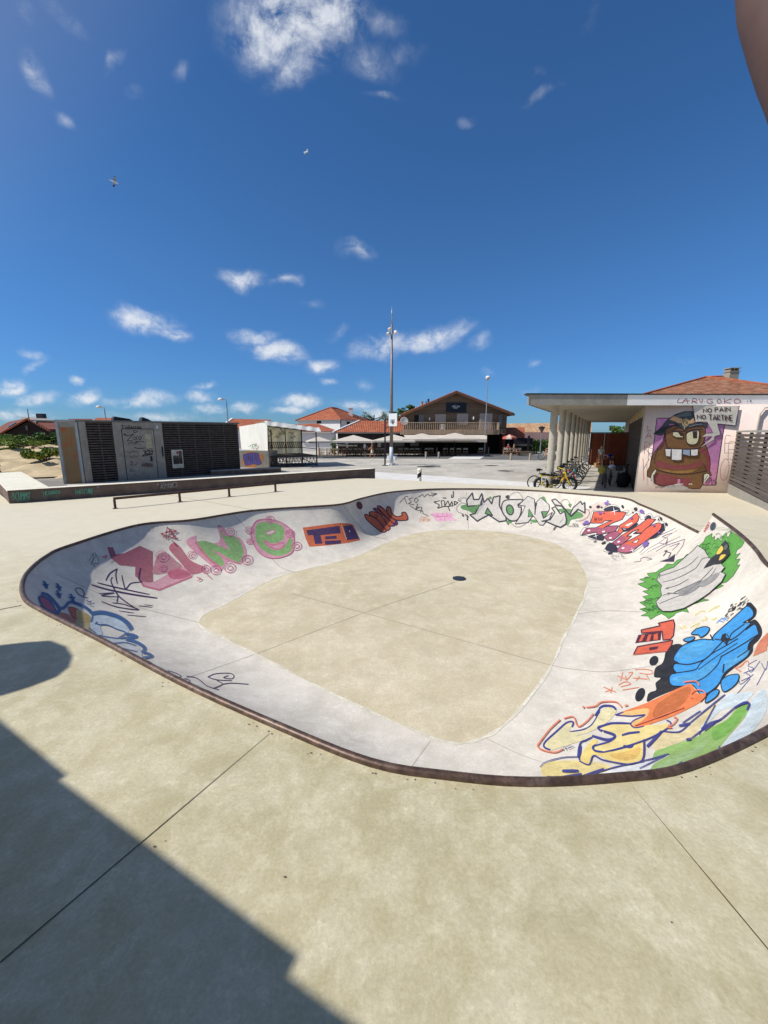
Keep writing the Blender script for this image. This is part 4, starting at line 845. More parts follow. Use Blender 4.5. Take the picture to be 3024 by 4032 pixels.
# ---- yellow, orange and green piece at the near right
p=Paint((2050,2680,3024,3130),bowl_hit); nv=(54,58,136); ye=(238,214,132)
p.fill((148,190,92),[(820,640),(870,600),(900,480),(1000,440),(1180,380),(1250,330),(1380,262),(1450,190),(1530,158),(1535,200),(1470,290),(1400,370),(1330,460),(1300,520),(1150,590),(1000,640),(880,660)],patch=.35)
p.fill((176,208,140),[(900,600),(1000,520),(1150,460),(1250,400),(1200,480),(1050,570)],patch=.8); p.fill((120,180,66),[(1290,330),(1400,255),(1460,190),(1530,160),(1500,230),(1400,350),(1300,400)],patch=.4)
p.fill((226,206,150),[(900,400),(960,350),(1080,350),(1200,250),(1310,160),(1330,180),(1240,310),(1150,380),(1000,440),(900,470)],patch=.5)
p.fill((208,222,226),[(1320,500),(1400,380),(1500,270),(1560,120),(1640,60),(1650,200),(1560,340),(1420,470)],patch=.6); p.fill((214,228,232),[(1370,110),(1450,90),(1560,80),(1480,170),(1350,200),(1240,310),(1200,330)],patch=.65)
p.fill((236,236,234),[(180,655),(600,590),(780,560),(1000,500),(900,560),(820,640),(600,680),(400,690)],patch=.5)
p.fill(ye,[(135,600),(160,560),(250,540),(400,540),(560,560),(605,600),(500,630),(300,660),(170,655)],patch=.45)
low=[(400,520),(430,460),(470,410),(500,395),(520,410),(490,450),(520,480),(600,480),(700,460),(820,400),(830,500),(790,550),(730,560),(600,540),(500,500),(470,560),(430,570),(400,545)]
p.fill((240,210,112),low,True,.25); p.fill((236,190,90),[(600,500),(700,480),(800,450),(780,520),(680,540)],patch=.8)
up_=[(160,440),(180,400),(250,340),(310,290),(350,285),(330,340),(400,345),(480,300),(540,210),(600,175),(640,185),(635,225),(570,290),(480,340),(380,375),(470,365),(480,385),(400,410),(300,440),(200,470)]
p.fill((228,214,160),up_,True,.35)
mid=[(550,310),(620,285),(740,290),(900,300),(990,290),(960,340),(860,390),(720,440),(560,480),(500,470),(520,440),(600,415),(630,380),(560,345)]
p.fill(ye,mid,True,.2)
ob=[(640,230),(700,205),(850,150),(980,90),(1080,45),(1140,25),(1170,60),(1190,90),(1240,90),(1235,125),(1150,180),(1000,250),(820,310),(760,310),(740,290),(830,235),(720,240)]
p.fill((234,122,54),ob,True,.15); p.fill((204,108,44),[(890,215),(930,150),(1080,60),(1140,50),(1130,110),(1060,190),(960,250),(900,255)],patch=.45); p.fill((244,196,112),[(660,225),(740,205),(850,190),(860,225),(820,270),(760,305),(750,280),(830,235),(720,238)],patch=.4)
for wd,pts in ((14,[(200,468),(160,450),(165,415),(240,345),(310,285),(352,282),(345,315)]),(8,[(330,345),(420,330),(480,295),(530,210)]),(16,[(525,190),(560,172),(620,178),(640,200)]),(16,[(500,240),(530,195)]),(10,[(635,235),(690,215)]),(9,[(640,235),(740,242),(835,235),(760,272),(740,300),(770,320),(830,310)]),
   (16,[(545,345),(520,320),(560,305),(620,290),(740,292)]),(9,[(540,335),(580,350)]),(20,[(480,375),(570,400),(620,395),(630,370),(560,345)]),(13,[(505,440),(600,412),(630,385)]),(14,[(560,485),(500,475),(485,450),(505,435)]),(12,[(560,485),(700,450),(860,395),(980,330),(1010,290),(980,270)]),(16,[(680,372),(730,358),(800,350)]),(18,[(690,445),(740,450),(755,435)]),
   (13,[(395,540),(400,430),(440,405),(480,385)]),(26,[(390,520),(400,440)]),(11,[(395,545),(460,570),(490,510),(560,540),(720,568),(790,555),(820,540)]),(14,[(830,400),(830,500),(815,550)]),(22,[(850,450),(900,400),(950,345)]),(9,[(950,345),(1065,350),(1140,290)]),(20,[(1065,310),(1140,295)]),(10,[(1140,290),(1250,200),(1375,100)]),(10,[(1090,290),(1210,210)]),(9,[(1310,170),(1240,300),(1200,370)]),
   (20,[(1115,405),(1150,400)]),(10,[(1150,395),(1250,320),(1350,265),(1450,185),(1535,155)]),(16,[(1440,190),(1510,155),(1540,165),(1525,205)]),(9,[(1215,330),(1280,290),(1350,270)]),(9,[(1240,345),(1310,290)]),(11,[(815,550),(900,530),(1000,500)]),(14,[(400,655),(560,600)]),(9,[(480,640),(600,600),(720,572),(830,552)]),(22,[(280,615),(390,615)]),(18,[(180,655),(260,660),(410,635)]),(8,[(800,600),(980,510)]),(12,[(1060,575),(1090,555)]),(7,[(130,590),(170,555),(280,525),(390,520)]),(9,[(1325,495),(1345,450)])):
    p.line(nv,wd,pts,patch=.2,taper=.25)
q=(228,116,72)
for wd,pts in ((10,[(285,468),(230,490),(150,475),(115,450),(130,420),(200,330),(265,270)]),(9,[(290,262),(355,252),(385,315),(440,285),(490,230)]),(9,[(440,188),(500,180),(545,152),(640,152),(680,188)]),(9,[(700,180),(720,172)]),(9,[(1030,255),(1055,265),(1030,300),(990,325),(1020,325)]),(7,[(770,310),(940,250),(1100,190)]),(9,[(1100,20),(1180,15),(1205,45)]),(8,[(1150,100),(1180,75),(1230,80),(1245,110),(1210,150)]),(8,[(1130,110),(1160,130)])): p.line(q,wd,pts,patch=.15)
p.ell((228,116,72),422,187,8,7)
for pts in ([(285,480),(295,455),(310,475)],[(320,470),(360,450)],[(300,460),(340,445)]): p.line((90,90,130),4,pts)
p.done('yellow, orange and green lettering with navy outline by the near lip',bowl)
# ---- purple marker writing on the near side
p=Paint((500,2550,1400,3100),bowl_hit); q=(84,52,96)
for wd,pts in ((6,[(295,168),(350,185),(392,208),(360,218),(290,215)]),(6,[(420,228),(455,240),(440,260),(365,262)]),(6,[(360,275),(500,275)]),(6,[(430,290),(522,290)]),(6,[(455,315),(500,308),(520,325),(545,350)]),(6,[(500,325),(515,330)]),(7,[(520,322),(570,310),(632,340),(635,362),(600,370),(550,350),(520,325)]),(6,[(432,210),(490,218),(530,240),(580,280),(665,308)]),(6,[(585,215),(640,192),(740,188),(775,205),(760,228),(700,220),(735,205)]),(6,[(585,215),(650,235),(760,242)]),(6,[(650,240),(690,268),(620,300)]),(6,[(690,268),(760,260),(880,268)])): p.line(q,wd,pts,patch=.15)
p.done('thin purple marker writing near the front lip',bowl)
# ---- construction joints cast in the bowl
for pts in ([(1008,1062),(1010,1110),(1012,1143)],[(740,1090),(790,1150),(838,1165)],[(500,1107),(540,1150),(600,1220),(640,1237)],[(120,1240),(260,1300),(430,1345)],[(290,1484),(350,1478),(423,1458),(560,1410),(786,1324),(982,1258)],[(629,1282),(786,1324),(980,1378),(1178,1434),(1250,1447),(1317,1451),(1420,1437)],[(890,1655),(930,1600)],[(1040,1590),(1150,1640),(1300,1675)],[(1245,1080),(1230,1110),(1190,1150)],[(1230,1330),(1300,1320),(1390,1322)]):
    p=Paint((0,0,1659*k_,2212*k_),bowl_hit); p.line((172,162,138),.9,pts,patch=.6); p.done(None,bowl,'joint_line')
# ---- graffiti on the mural wall
mh=plane_hit(MUR); mur=[c for c in pav.children if c.name.startswith('wall')][0]
p=Paint((2460,1500,3024,1980),mh,step=9); dk_=(52,30,44)
p.fill((200,128,182),[(372,432),(780,425),(800,470),(1155,508),(1130,650),(1085,960),(1048,1206),(900,1206),(345,1190),(288,985),(330,800),(352,600)],False,.2)
p.fill((222,140,184),[(940,950),(1085,960),(1048,1206),(900,1206),(600,1190),(600,1130),(330,1180),(288,985)],False,.35)
for pts in ([(520,430),(372,432),(350,600),(325,800),(290,985)],[(1155,508),(1130,650),(1060,1130),(1048,1208),(900,1206)]): p.line(dk_,9,pts,smooth=False)
br=(128,88,44); rd2=(146,66,68)
body=[(470,560),(455,640),(440,700),(385,770),(335,835),(300,940),(290,985),(258,1050),(258,1105),(300,1120),(335,1090),(345,1185),(400,1212),(480,1225),(560,1225),(592,1200),(602,1130),(645,1130),(648,1205),(700,1235),(800,1250),(870,1248),(900,1195),(905,1090),(960,1105),(1004,1092),(980,1035),(988,985),(985,890),(950,780),(918,700),(935,620),(930,530),(800,500),(600,500)]
p.fill(br,body,False,.12); p.line(dk_,9,body,True,False)
p.fill((106,56,66),[(440,700),(480,560),(450,760),(380,800)],patch=.6); p.fill(rd2,[(860,800),(940,790),(980,890),(980,1020),(930,1040),(940,900)],patch=.35)
p.fill(rd2,[(360,940),(420,925),(520,965),(640,975),(760,965),(840,935),(880,900),(890,960),(820,1005),(620,1025),(450,1010),(365,990)],patch=.2); p.fill((172,124,56),[(400,1020),(600,1045),(800,1025),(860,1010),(760,1060),(560,1065)],patch=.5)
p.fill(rd2,[(350,1080),(420,1075),(600,1110),(592,1200),(555,1218),(460,1212),(350,1180)],patch=.25); p.fill(rd2,[(650,1135),(760,1130),(740,1200),(690,1225),(650,1200)],patch=.25)
p.line(dk_,9,[(350,1020),(450,1052),(600,1078),(760,1075),(950,1040)]); p.line(dk_,6,[(345,960),(350,870),(385,780)]); p.line(dk_,6,[(900,950),(930,1000),(940,1040)])
for i in range(6): p.line((90,60,36),4,[(800+i*22,1055-i*4),(830+i*20,1010-i*10)])
p.line(dk_,9,[(462,610),(470,700),(500,775),(640,792),(800,785),(870,765),(915,700)]) 
hel=[(328,610),(380,575),(430,530),(470,475),(520,428),(590,385),(690,356),(775,352),(802,440),(800,485),(870,478),(945,500),(950,540),(900,520),(800,525),(720,545),(690,572),(650,540),(570,495),(520,490),(480,530),(465,600),(420,630),(370,622)]
p.fill((62,72,78),hel,False,.12); p.line(dk_,8,hel,True,False); p.fill((98,112,116),[(560,420),(680,370),(760,365),(770,400),(640,415)],patch=.5); p.fill((40,46,52),[(340,605),(440,540),(560,510),(650,540),(560,520),(480,550),(440,600)],patch=.3)
p.fill((206,160,110),[(512,448),(560,408),(662,440),(660,490),(620,490),(570,465)],False,.15); p.fill((206,160,110),[(735,470),(790,430),(806,478),(770,492),(738,495)],False,.15)
p.ell((120,98,66),700,482,36,44,15,oc=(196,174,120),ow=10); p.line((214,190,130),9,[(722,465),(702,458),(688,485),(698,508),(716,500)]); p.line((196,174,120),9,[(690,525),(682,560)])
p.line((150,160,164),5,[(740,530),(830,505),(890,498)])
p.shape((216,206,166),[(552,590),(548,630),(590,655),(670,655),(668,608),(610,590)],dk_,8,smooth=False); p.fill((58,40,36),[(605,588),(668,602),(670,640),(640,638)],False,.05)
p.shape((220,212,168),[(705,655),(715,605),(770,580),(852,578),(848,680),(820,728),(760,738),(715,715)],dk_,10); p.fill((58,40,36),[(778,585),(832,578),(832,662),(786,666)],False,.05)
p.line(dk_,12,[(545,590),(620,580),(690,590)]); p.line(dk_,13,[(700,600),(780,570),(900,560)]); p.line(dk_,5,[(500,600),(540,590)]); p.line(dk_,6,[(560,570),(600,545),(660,560)])
for c,pts in (((226,224,218),[(460,786),(530,786),(522,878),(468,870)]),((228,226,220),[(534,786),(656,790),(652,915),(600,922),(534,912)]),((150,168,190),[(664,792),(752,792),(745,872),(660,848)]),((226,224,218),[(756,792),(842,788),(838,860),(800,868),(755,864)])): p.shape(c,pts,dk_,8,.05,False)
for pts in ([(352,1020),(322,1045),(296,1095),(300,1155),(328,1165),(332,1090),(358,1045)],[(905,1085),(935,1068),(970,1078),(974,1110),(930,1160),(902,1198),(905,1130)]): p.shape((222,218,196),pts,dk_,7,.1,False)
p.line(dk_,5,[(325,1080),(318,1150)]); p.line(dk_,5,[(950,1095),(915,1150)])
bub=[(780,288),(1316,288),(1272,518),(1062,496),(1098,622),(1030,640),(1022,682),(850,782),(990,665),(1000,640),(880,650),(940,605),(1008,600),(940,470),(800,470)]
p.fill((208,200,186),bub,False,.1)
for wd,pts in ((9,[(776,288),(806,470)]),(9,[(1316,288),(1292,410)]),(12,[(1292,410),(1272,520),(1062,498)]),(6,[(1062,498),(1098,622),(1032,642),(1024,682),(850,782)]),(5,[(1000,640),(880,650)]),(5,[(940,470),(1010,600),(940,605)])): p.line((56,30,70),wd,pts,smooth=False)
tx=(70,36,44)
p.text(tx,11,'NO',(900,368),(52,-2),(-4,-46),.2); p.text(tx,11,'PAIN',(1035,360),(52,-2),(-4,-50),.28)
p.text(tx,11,'NO',(830,440),(52,2),(-4,-48),.2); p.text(tx,11,'TARTINE',(965,452),(45,2),(-4,-62),.2)
for ch,(x,y),ux,uy in (('L',(245,580),(80,-12),(5,-62)),('A',(230,668),(80,-2),(-2,-70)),('R',(215,845),(95,12),(4,-140)),('V',(203,1150),(90,-240),(-4,-20)),('F',(1140,820),(110,0),(20,-175))):
    if ch=='V': p.line((156,84,84),7,[(200,895),(210,1150)]); p.line((156,84,84),7,[(272,900),(212,1010)])
    elif ch=='F': p.line((176,120,126),7,[(1140,830),(1150,642),(1215,640)]); p.line((176,120,126),7,[(1140,722),(1235,720)]); p.line((176,120,126),6,[(1130,835),(1225,832)])
    else: p.text((150,92,92),7,ch,(x,y),ux,uy)
p.ell(None,1140,1025,48,125,8,oc=(178,104,92),ow=7)
for pts in ([(992,1140),(990,1190)],[(1000,1190),(1015,1140),(1030,1195)],[(1035,1135),(1048,1200)],[(985,1195),(1040,1205)]): p.line(dk_,7,pts)
for i in range(16): x=340+i*12; p.line((70,60,58),5,[(x,1210+rnd.uniform(-6,8)),(x+6,1240+rnd.uniform(-8,4)),(x+12,1225)],smooth=False)
p.fill((176,170,164),[(430,1225),(600,1195),(720,1235),(700,1255),(500,1250)],patch=.6); p.line((240,226,210),8,[(560,1195),(660,1190)]); p.line((240,226,210),8,[(720,1195),(755,1185),(760,1200)])
p.done('brown toothy cartoon creature in a dark cap with a speech bubble on pink',pav,'mural')
p=Paint((2460,1500,3024,1980),plane_hit(FAS,.05),step=9); q=(176,58,66)
for wd,pts in ((8,[(622,205),(598,250),(660,252)]),(8,[(655,262),(700,205),(718,262)]),(7,[(665,232),(745,230)]),(8,[(765,262),(780,205),(822,215),(815,235),(775,236),(830,258)]),(8,[(848,210),(875,255),(890,210)]),(8,[(905,240),(912,243)]),(8,[(1005,215),(960,212),(938,240),(970,262),(1008,252),(1000,238),(975,238)]),(8,[(1080,210),(1055,235),(1080,262),(1108,238),(1080,210)]),(8,[(1140,205),(1142,265)]),(8,[(1225,210),(1150,240),(1215,262)]),(8,[(1290,208),(1250,235),(1285,262),(1332,238),(1290,208)])): p.line(q,wd,pts)
p.line((110,110,170),5,[(1408,225),(1410,250)]); p.fill((80,80,130),[(1438,222),(1452,222),(1452,248),(1438,248)],False)
p.done('red tag reading LARY GOKO',pav,'graffiti')
# ---- tags on the ledge face
LF=Plane((A.x,A.y),(B.x,B.y)); lh=plane_hit(LF,.008)
p=Paint((0,1500,760,2050),lh,step=8)
gt=(92,164,136)
p.text(gt,9,'SCUMMY',(110,1020),(22,-1),(0,-62),.35,.3); p.line(gt,5,[(145,1035),(190,1020),(235,1032)],patch=.4); p.line(gt,7,[(95,970),(120,960),(100,1000)],patch=.4)
for i in range(9): x=150+i*14; p.line(gt,3,[(x,1010),(x,1030+rnd.uniform(0,16))],patch=.5)
p.text(gt,8,'MESURITO',(372,978),(18,-1),(0,-30),.35,.3)
for i in range(8): x=375+i*18; p.line(gt,3,[(x,975),(x,990+rnd.uniform(0,24))],patch=.5)
p.text(gt,8,'MASCUBE',(650,970),(20,-1),(0,-40),.35,.3)
for i in range(8): x=660+i*22; p.line(gt,3,[(x,960),(x,975+rnd.uniform(0,20))],patch=.5)
p.text((150,148,150),8,'RMV',(1380,925),(32,-2),(10,-48),.2,.3); p.ell(None,1500,890,18,22,oc=(150,148,150),ow=6); p.line((150,148,150),6,[(1470,880),(1478,918)]); p.fill((160,160,158),[(1345,882),(1360,881),(1360,895),(1346,896)],False); p.fill((110,124,140),[(832,900),(852,898),(852,918),(832,920)],False)
p.done('pale green and grey tags along the dark face',lg)
# ================================================================ buildings and things across the plaza
GZ=-.3
M_TILE_O=tiles('orange_tile',S(172,98,68),S(146,80,58),S(188,120,88)); M_TILE_B=tiles('beige_tile',S(206,172,132),S(170,128,94),S(190,140,104)); M_TILE_R=tiles('red_brown_tile',S(128,74,58),S(108,62,50),S(140,86,66)); M_TILE_P=tiles('mauve_roof',S(120,96,92),S(104,82,80),S(132,108,100))
M_WHITE=plain('white_render',S(222,218,214),.85,.05,2); M_WOOD=planks('gable_boards',S(128,108,88),S(88,73,60),'z',.17); M_WOODV=planks('balcony_boards',S(178,154,128),S(142,122,102),'x',.13)
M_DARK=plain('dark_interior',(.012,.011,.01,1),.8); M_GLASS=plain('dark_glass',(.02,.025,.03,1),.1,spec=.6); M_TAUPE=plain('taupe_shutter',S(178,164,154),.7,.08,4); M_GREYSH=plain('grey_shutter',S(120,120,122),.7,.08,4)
M_CANV=plain('cream_canvas',S(196,186,172),.9,.05,1.5); M_CHAIRW=plain('chair_wood',S(160,120,86),.7,.2,9); M_CHAIRC=plain('chair_canvas',S(182,180,166),.9,.12,9); M_POST=plain('grey_post',S(152,142,126),.8,.15,9); M_STEEL=plain('galvanised_steel',S(160,164,166),.4,.1,6,metal=.6,spec=.5)
def part(mb,name,mat,parent,**k): return mb.build(name,mat,parent,**k)
def roofslab(pts,th=.14):
    m=MB(); m.slab([Vector(p) for p in pts],th); return m
# ---- restaurant
Yg=53.0
rest=thing('restaurant_building','dark timber gabled restaurant with a balcony along its upper floor','building',(9.4,Yg,GZ))
xl=at(1592,1700,Yg).x; xr=at(1993,1700,Yg).x; ze=at(1600,1640,Yg).z; rz_=at(1793,1543,Yg).z; xm=at(1793,1543,Yg).x
zeR=at(2000,1632,Yg).z
DEP=16
def rline(x): return rz_+(x-xm)*((at(1578,1635,Yg).z-rz_)/(at(1578,1635,Yg).x-xm)) if x<xm else rz_+(x-xm)*((at(2018,1631,Yg).z-rz_)/(at(2018,1631,Yg).x-xm))
m=MB(); m.prism([(xl,Yg,2.3),(xr,Yg,2.3),(xr,Yg,rline(xr)-.14),(xm,Yg,rz_-.16),(xl,Yg,rline(xl)-.14)],(0,DEP,0)); part(m,'upper_wall',M_WOOD,rest)
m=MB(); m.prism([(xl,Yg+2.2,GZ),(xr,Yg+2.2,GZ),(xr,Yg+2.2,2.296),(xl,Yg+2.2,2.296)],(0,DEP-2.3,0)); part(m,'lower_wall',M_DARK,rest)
for px_,w_,l_ in ((xr-.2,.36,1.7),(xr-2.2,.25,.25)): m=MB(); m.box((px_,Yg+.9,1.0),(w_,l_,2.58)); part(m,'pier',plain('red_brown_wall',S(92,50,42),.8),rest)
for sx,nm in ((-1,0),(1,1)):
    ex=at(1578,1635,Yg).x if sx<0 else at(2018,1631,Yg).x; ez=rline(ex)
    p0=Vector((ex,Yg-.7,ez)); p1=Vector((xm,Yg-.7,rz_)); 
    mm=MB(); pts=[p0,p1,p1+Vector((0,DEP+1,0)),p0+Vector((0,DEP+1,0))]
    if sx>0: pts=pts[::-1]
    mm.slab(pts,.13); 
    rmat=tiles('orange_tile_side',S(176,92,58),S(152,76,50),S(190,112,76),along=(0,1,0)); rr=part(mm,'roof',rmat,rest)
    bb=MB(); bb.bar(p0+Vector((0,-.03,-.12)),p1+Vector((0,-.03,-.12)),.06,.24); part(bb,'barge_board',plain('barge_board',S(104,74,58),.8),rest)
    tl=MB(); nT=26
    for i in range(nT):
        a=p0.lerp(p1,(i+.1)/nT); b=p0.lerp(p1,(i+.95)/nT); tl.cyl(a+Vector((0,.05,.03)),b+Vector((0,.05,.05)),.09,.075,8)
    part(tl,'verge_tiles',M_TILE_O,rest)
gg=MB(); gg.bar((at(2018,1631,Yg).x+.05,Yg-.7,rline(at(2018,1631,Yg).x)-.1),(at(2018,1631,Yg).x+.05,Yg+DEP,rline(at(2018,1631,Yg).x)-.1),.14,.14); part(gg,'gutter',plain('zinc',S(130,134,132),.4,metal=.5),rest)
for (px,py,hh,ww,mt) in ((1661,1583,.75,.28,M_POST),(1687,1573,.8,.2,M_DKMET),(1678,1583,.5,.12,M_DKMET)):
    c=at(px,py,Yg+3); m=MB(); m.cyl((c.x,Yg+3,c.z-1.4),(c.x,Yg+3,c.z),ww/1.6,ww/1.6,10); m.cyl((c.x,Yg+3,c.z),(c.x,Yg+3,c.z+.06),ww/1.3,ww/1.3,10); part(m,'flue',mt,rest)
def rect(mb,x0,y0,x1,y1,Y,th):
    a=at(x0,y0,Y); b=at(x1,y1,Y); mb.box(((a.x+b.x)/2,Y+th/2,(a.z+b.z)/2),(abs(b.x-a.x),th,abs(a.z-b.z)))
z3=lambda a,b:(1480+a*760/1659,1500+b*760/1659)
for (a,b,c,d,mt,nm) in ((332,292,368,372,M_DARK,'doorway'),(368,290,410,372,M_GREYSH,'shutter'),(512,286,556,362,M_TAUPE,'shutter'),(558,286,600,362,M_TAUPE,'shutter'),(698,281,744,376,M_TAUPE,'shutter'),(746,281,791,376,M_TAUPE,'shutter'),(894,279,942,418,M_TAUPE,'shutter'),(944,279,996,418,M_TAUPE,'shutter'),(1058,288,1084,392,M_GREYSH,'shutter')):
    m=MB(); p0=z3(a,b); p1=z3(c,d); rect(m,*p0,*p1,Yg-.06,.058); o=part(m,nm,mt,rest)
    if nm=='shutter':
        a0=at(*p0,Yg-.075); a1=at(*p1,Yg-.075); l=MB(); n=14
        for i in range(n): l.box(((a0.x+a1.x)/2,Yg-.075,a1.z+(a0.z-a1.z)*(i+.5)/n),(abs(a1.x-a0.x)*.8,.02,abs(a0.z-a1.z)/n*.45))
        part(l,'louvres',mt,o)
for a,b in ((462,325),(840,320)):
    m=MB(); c=at(*z3(a,b),Yg-.1); m.lathe((c.x,Yg-.1,c.z-.2),[(.05,0),(.09,.1),(.09,.32),(.04,.4)],10); part(m,'wall_lamp',M_WHITE,rest)
# sign
sg=MB(); rect(sg,*z3(606,186),*z3(774,270),Yg-.12,.1); so_=part(sg,'sign_board',plain('sign_black',S(22,32,44),.6),rest)
sp=Paint((1480,1500,2240,2050),lambda x,y:(at(x,y,Yg-.125),Vector((0,-1,0))),step=4)
for i,ch in enumerate('CUBE BAR'): sp.text((196,206,206),2.6,ch,(655+i*8.6,224-8*math.sin(math.pi*(i+.5)/8)+4),(6.5,-1+i*.25),(0,-12),.2,0)
sp.line((180,190,190),5,[(668,228),(705,227)],patch=0); sp.line((170,180,184),4,[(668,236),(703,236)],patch=0)
sp.mb.build('sign_lettering',sp.mats,so_)
# balcony
Yb=51.6; bx0=at(1578,1700,Yb).x; bx1=at(1966,1700,Yb).x; bz0=at(1700,1711,Yb).z; bz1=at(1700,1664,Yb).z; bm_=at(1700,1692,Yb).z
m=MB(); m.box(((bx0+bx1)/2,(Yb+Yg)/2,bz0+.12),(bx1-bx0,Yg-Yb-.004,.2)); part(m,'balcony_floor',M_WOODV,rest)
m=MB(); m.box(((bx0+bx1)/2,Yb-.03,(bz0+bm_)/2),(bx1-bx0,.05,bm_-bz0)); m.box((bx1-.03,(Yb+Yg)/2,(bz0+bm_)/2),(.05,Yg-Yb-.1,bm_-bz0)); part(m,'balcony_panel',M_WOODV,rest)
m=MB(); nb_=50
for i in range(nb_): m.box((bx0+(bx1-bx0)*(i+.5)/nb_,Yb-.03,(bm_+bz1)/2),(.06,.03,bz1-bm_+.04))
m.box(((bx0+bx1)/2,Yb-.03,bz1),(bx1-bx0+.1,.1,.07)); m.box((bx1,(Yb+Yg)/2,bz1),(.1,Yg-Yb,.07))
for i in range(9): m.box((bx1,Yb+.1+i*.15,(bm_+bz1)/2),(.03,.06,bz1-bm_))
part(m,'railing',plain('railing_wood',S(182,158,130),.8,.2,5),rest)
# things on the balcony
bz=bz0+.22
ch=thing('balcony_chair','white slatted chair on the timber balcony','chair',(at(1746,1680,Yb).x,Yb+.6,bz))
m=MB(); m.box((0,0,.45),(.5,.45,.04)); o=m.build('seat',M_WHITE); o.parent=ch
m=MB()
for i in range(5): m.box((-.2+i*.1,.2,.75),(.06,.03,.55))
m.box((0,.2,1.03),(.5,.04,.06)); o=m.build('backrest',M_WHITE); o.parent=ch
for sx in(-1,1):
    for sy in(-1,1): m=MB(); m.box((sx*.22,sy*.2,.22),(.04,.04,.44)); o=m.build('leg',M_WHITE); o.parent=ch
dish=thing('satellite_dish','round pale satellite dish above the left balcony end','satellite dish',(at(1592,1658,Yb).x,Yb+.4,at(1592,1672,Yb).z))
m=MB(); cc=at(1592,1658,Yb+.4); ax=(Vector((1,0,0)),Vector((0,.3,1)).normalized(),Vector((.2,-1,.3)).normalized()); ax=(ax[2].cross(Vector((0,0,1))).normalized(),ax[2].cross(ax[2].cross(Vector((0,0,1)))).normalized(),ax[2]); m.lathe(cc,[(.02,-.1),(.25,-.07),(.5,.03),(.52,.04),(.48,.04),(.25,-.03),(.02,-.05)],20,ax=ax); part(m,'reflector',plain('dish_grey',S(190,184,176),.6),dish,smooth=True)
m=MB(); m.cyl((cc.x,cc.y+.12,cc.z-.9),(cc.x,cc.y+.12,cc.z),.03); m.bar(cc+ax[2]*.02+Vector((0,0,-.45)),cc+ax[2]*.5,.02); part(m,'mast',M_DKMET,dish)
# ---- lower long wing with orange roof
wing=thing('terrace_wing','long low restaurant wing under a big orange tiled roof','building',(-2,55,GZ))
Ye=53.6; e0=at(1312,1702,Ye); e1=at(1579,1708,Ye); Yr=58; r0_=at(1416,1657,Yr); r1_=at(1585,1655,Yr)
m=MB(); m.slab([(e0.x,Ye,e0.z),(e1.x+.5,Ye,e0.z),(r1_.x+1.2,Yr,r0_.z),(r0_.x,Yr,r0_.z)],.16); part(m,'roof',M_TILE_O,wing)
m=MB(); m.bar((e0.x,Ye,e0.z+.02),(r0_.x,Yr,r0_.z+.02),.25,.2); part(m,'verge',M_WHITE,wing)
m=MB(); m.box(((e0.x+e1.x)/2,Ye-.05,e0.z-.1),(e1.x-e0.x+.6,.12,.12)); part(m,'gutter',plain('zinc',S(130,134,132),.4,metal=.5),wing)
m=MB(); m.prism([(e0.x+.5,Ye+.5,GZ),(e1.x+.3,Ye+.5,GZ),(e1.x+.3,Ye+.5,e0.z-.16),(e0.x+.5,Ye+.5,e0.z-.16)],(0,.25,0)); m.box((e0.x+.6,Ye+4,.7),(.2,6.9,2)); part(m,'wall',plain('dark_wall',S(62,52,48),.8,.3,1),wing)
z7=lambda a,b:(1200+a*520/1659,1700+b*520/1659)
for (a,b,c,d) in ((398,112,515,165),(548,112,690,175),(905,112,1000,190),(1110,115,1260,190),(1320,115,1440,185)):
    m=MB(); rect(m,*z7(a,b),*z7(c,d),Ye+.42,.05); o=part(m,'window',M_WHITE if a<500 else M_DARK,wing); m=MB(); A0=z7(a+8,b+5); A1=z7(c-8,d-6); rect(m,*A0,*A1,Ye+.405,.012); part(m,'pane',M_GLASS,o)
m=MB(); rect(m,*z7(375,168),*z7(660,182),Ye+.2,.25); part(m,'counter',M_POST,wing)
m=MB(); rect(m,*z7(915,138),*z7(955,192),Ye+.38,.02); part(m,'menu_board',M_TAUPE,wing)
m=MB(); rect(m,*z7(520,112),*z7(545,200),Ye+.38,.05); part(m,'door_post',M_WHITE,wing)
# ---- parasols
def parasol(px,py,Y,hw,drop,mat,label,tilt=0,leg=True):
    c=at(px,py,Y); o=thing('parasol',label,'parasol',(c.x,Y,GZ),tilt,'parasols over the terrace')
    m=MB(); h=c.z-GZ; n=4; rim=[Vector((hw*sx,hw*sy,h-drop)) for sx,sy in((-1,-1),(1,-1),(1,1),(-1,1))]; top=Vector((0,0,h))
    m.v+= [top]+rim; 
    for i in range(4): m.f.append([0,1+i,1+(i+1)%4]); m.mi.append(0)
    b=len(m.v); m.v+= [r+Vector((0,0,-.03)) for r in rim]+[top-Vector((0,0,.06))]
    for i in range(4): m.f.append([b+4,b+(i+1)%4,b+i]); m.mi.append(0); m.f.append([1+i,b+i,b+(i+1)%4,1+(i+1)%4]); m.mi.append(0)
    k=m.build('canopy',mat); k.parent=o
    m=MB()
    for i in range(4):
        a,b_=rim[i],rim[(i+1)%4]; m.add([a+Vector((0,0,-.032)),b_+Vector((0,0,-.032)),b_+Vector((0,0,-.2)),a+Vector((0,0,-.2))],[(0,1,2,3)])
    k=m.build('valance',mat); k.parent=o
    m=MB(); m.cyl((0,0,0),(0,0,h+.12),.035,.03,10); m.box((0,0,.03),(.6,.6,.06)); k=m.build('pole',M_DKMET); k.parent=o
    m=MB()
    for r in rim: m.bar(top-Vector((0,0,.75)),(r+top)/2-Vector((0,0,.06)),.03)
    for r in rim: m.bar(top-Vector((0,0,.07)),r-Vector((0,0,.05)),.025)
    k=m.build('ribs',M_DKMET); k.parent=o
    return o
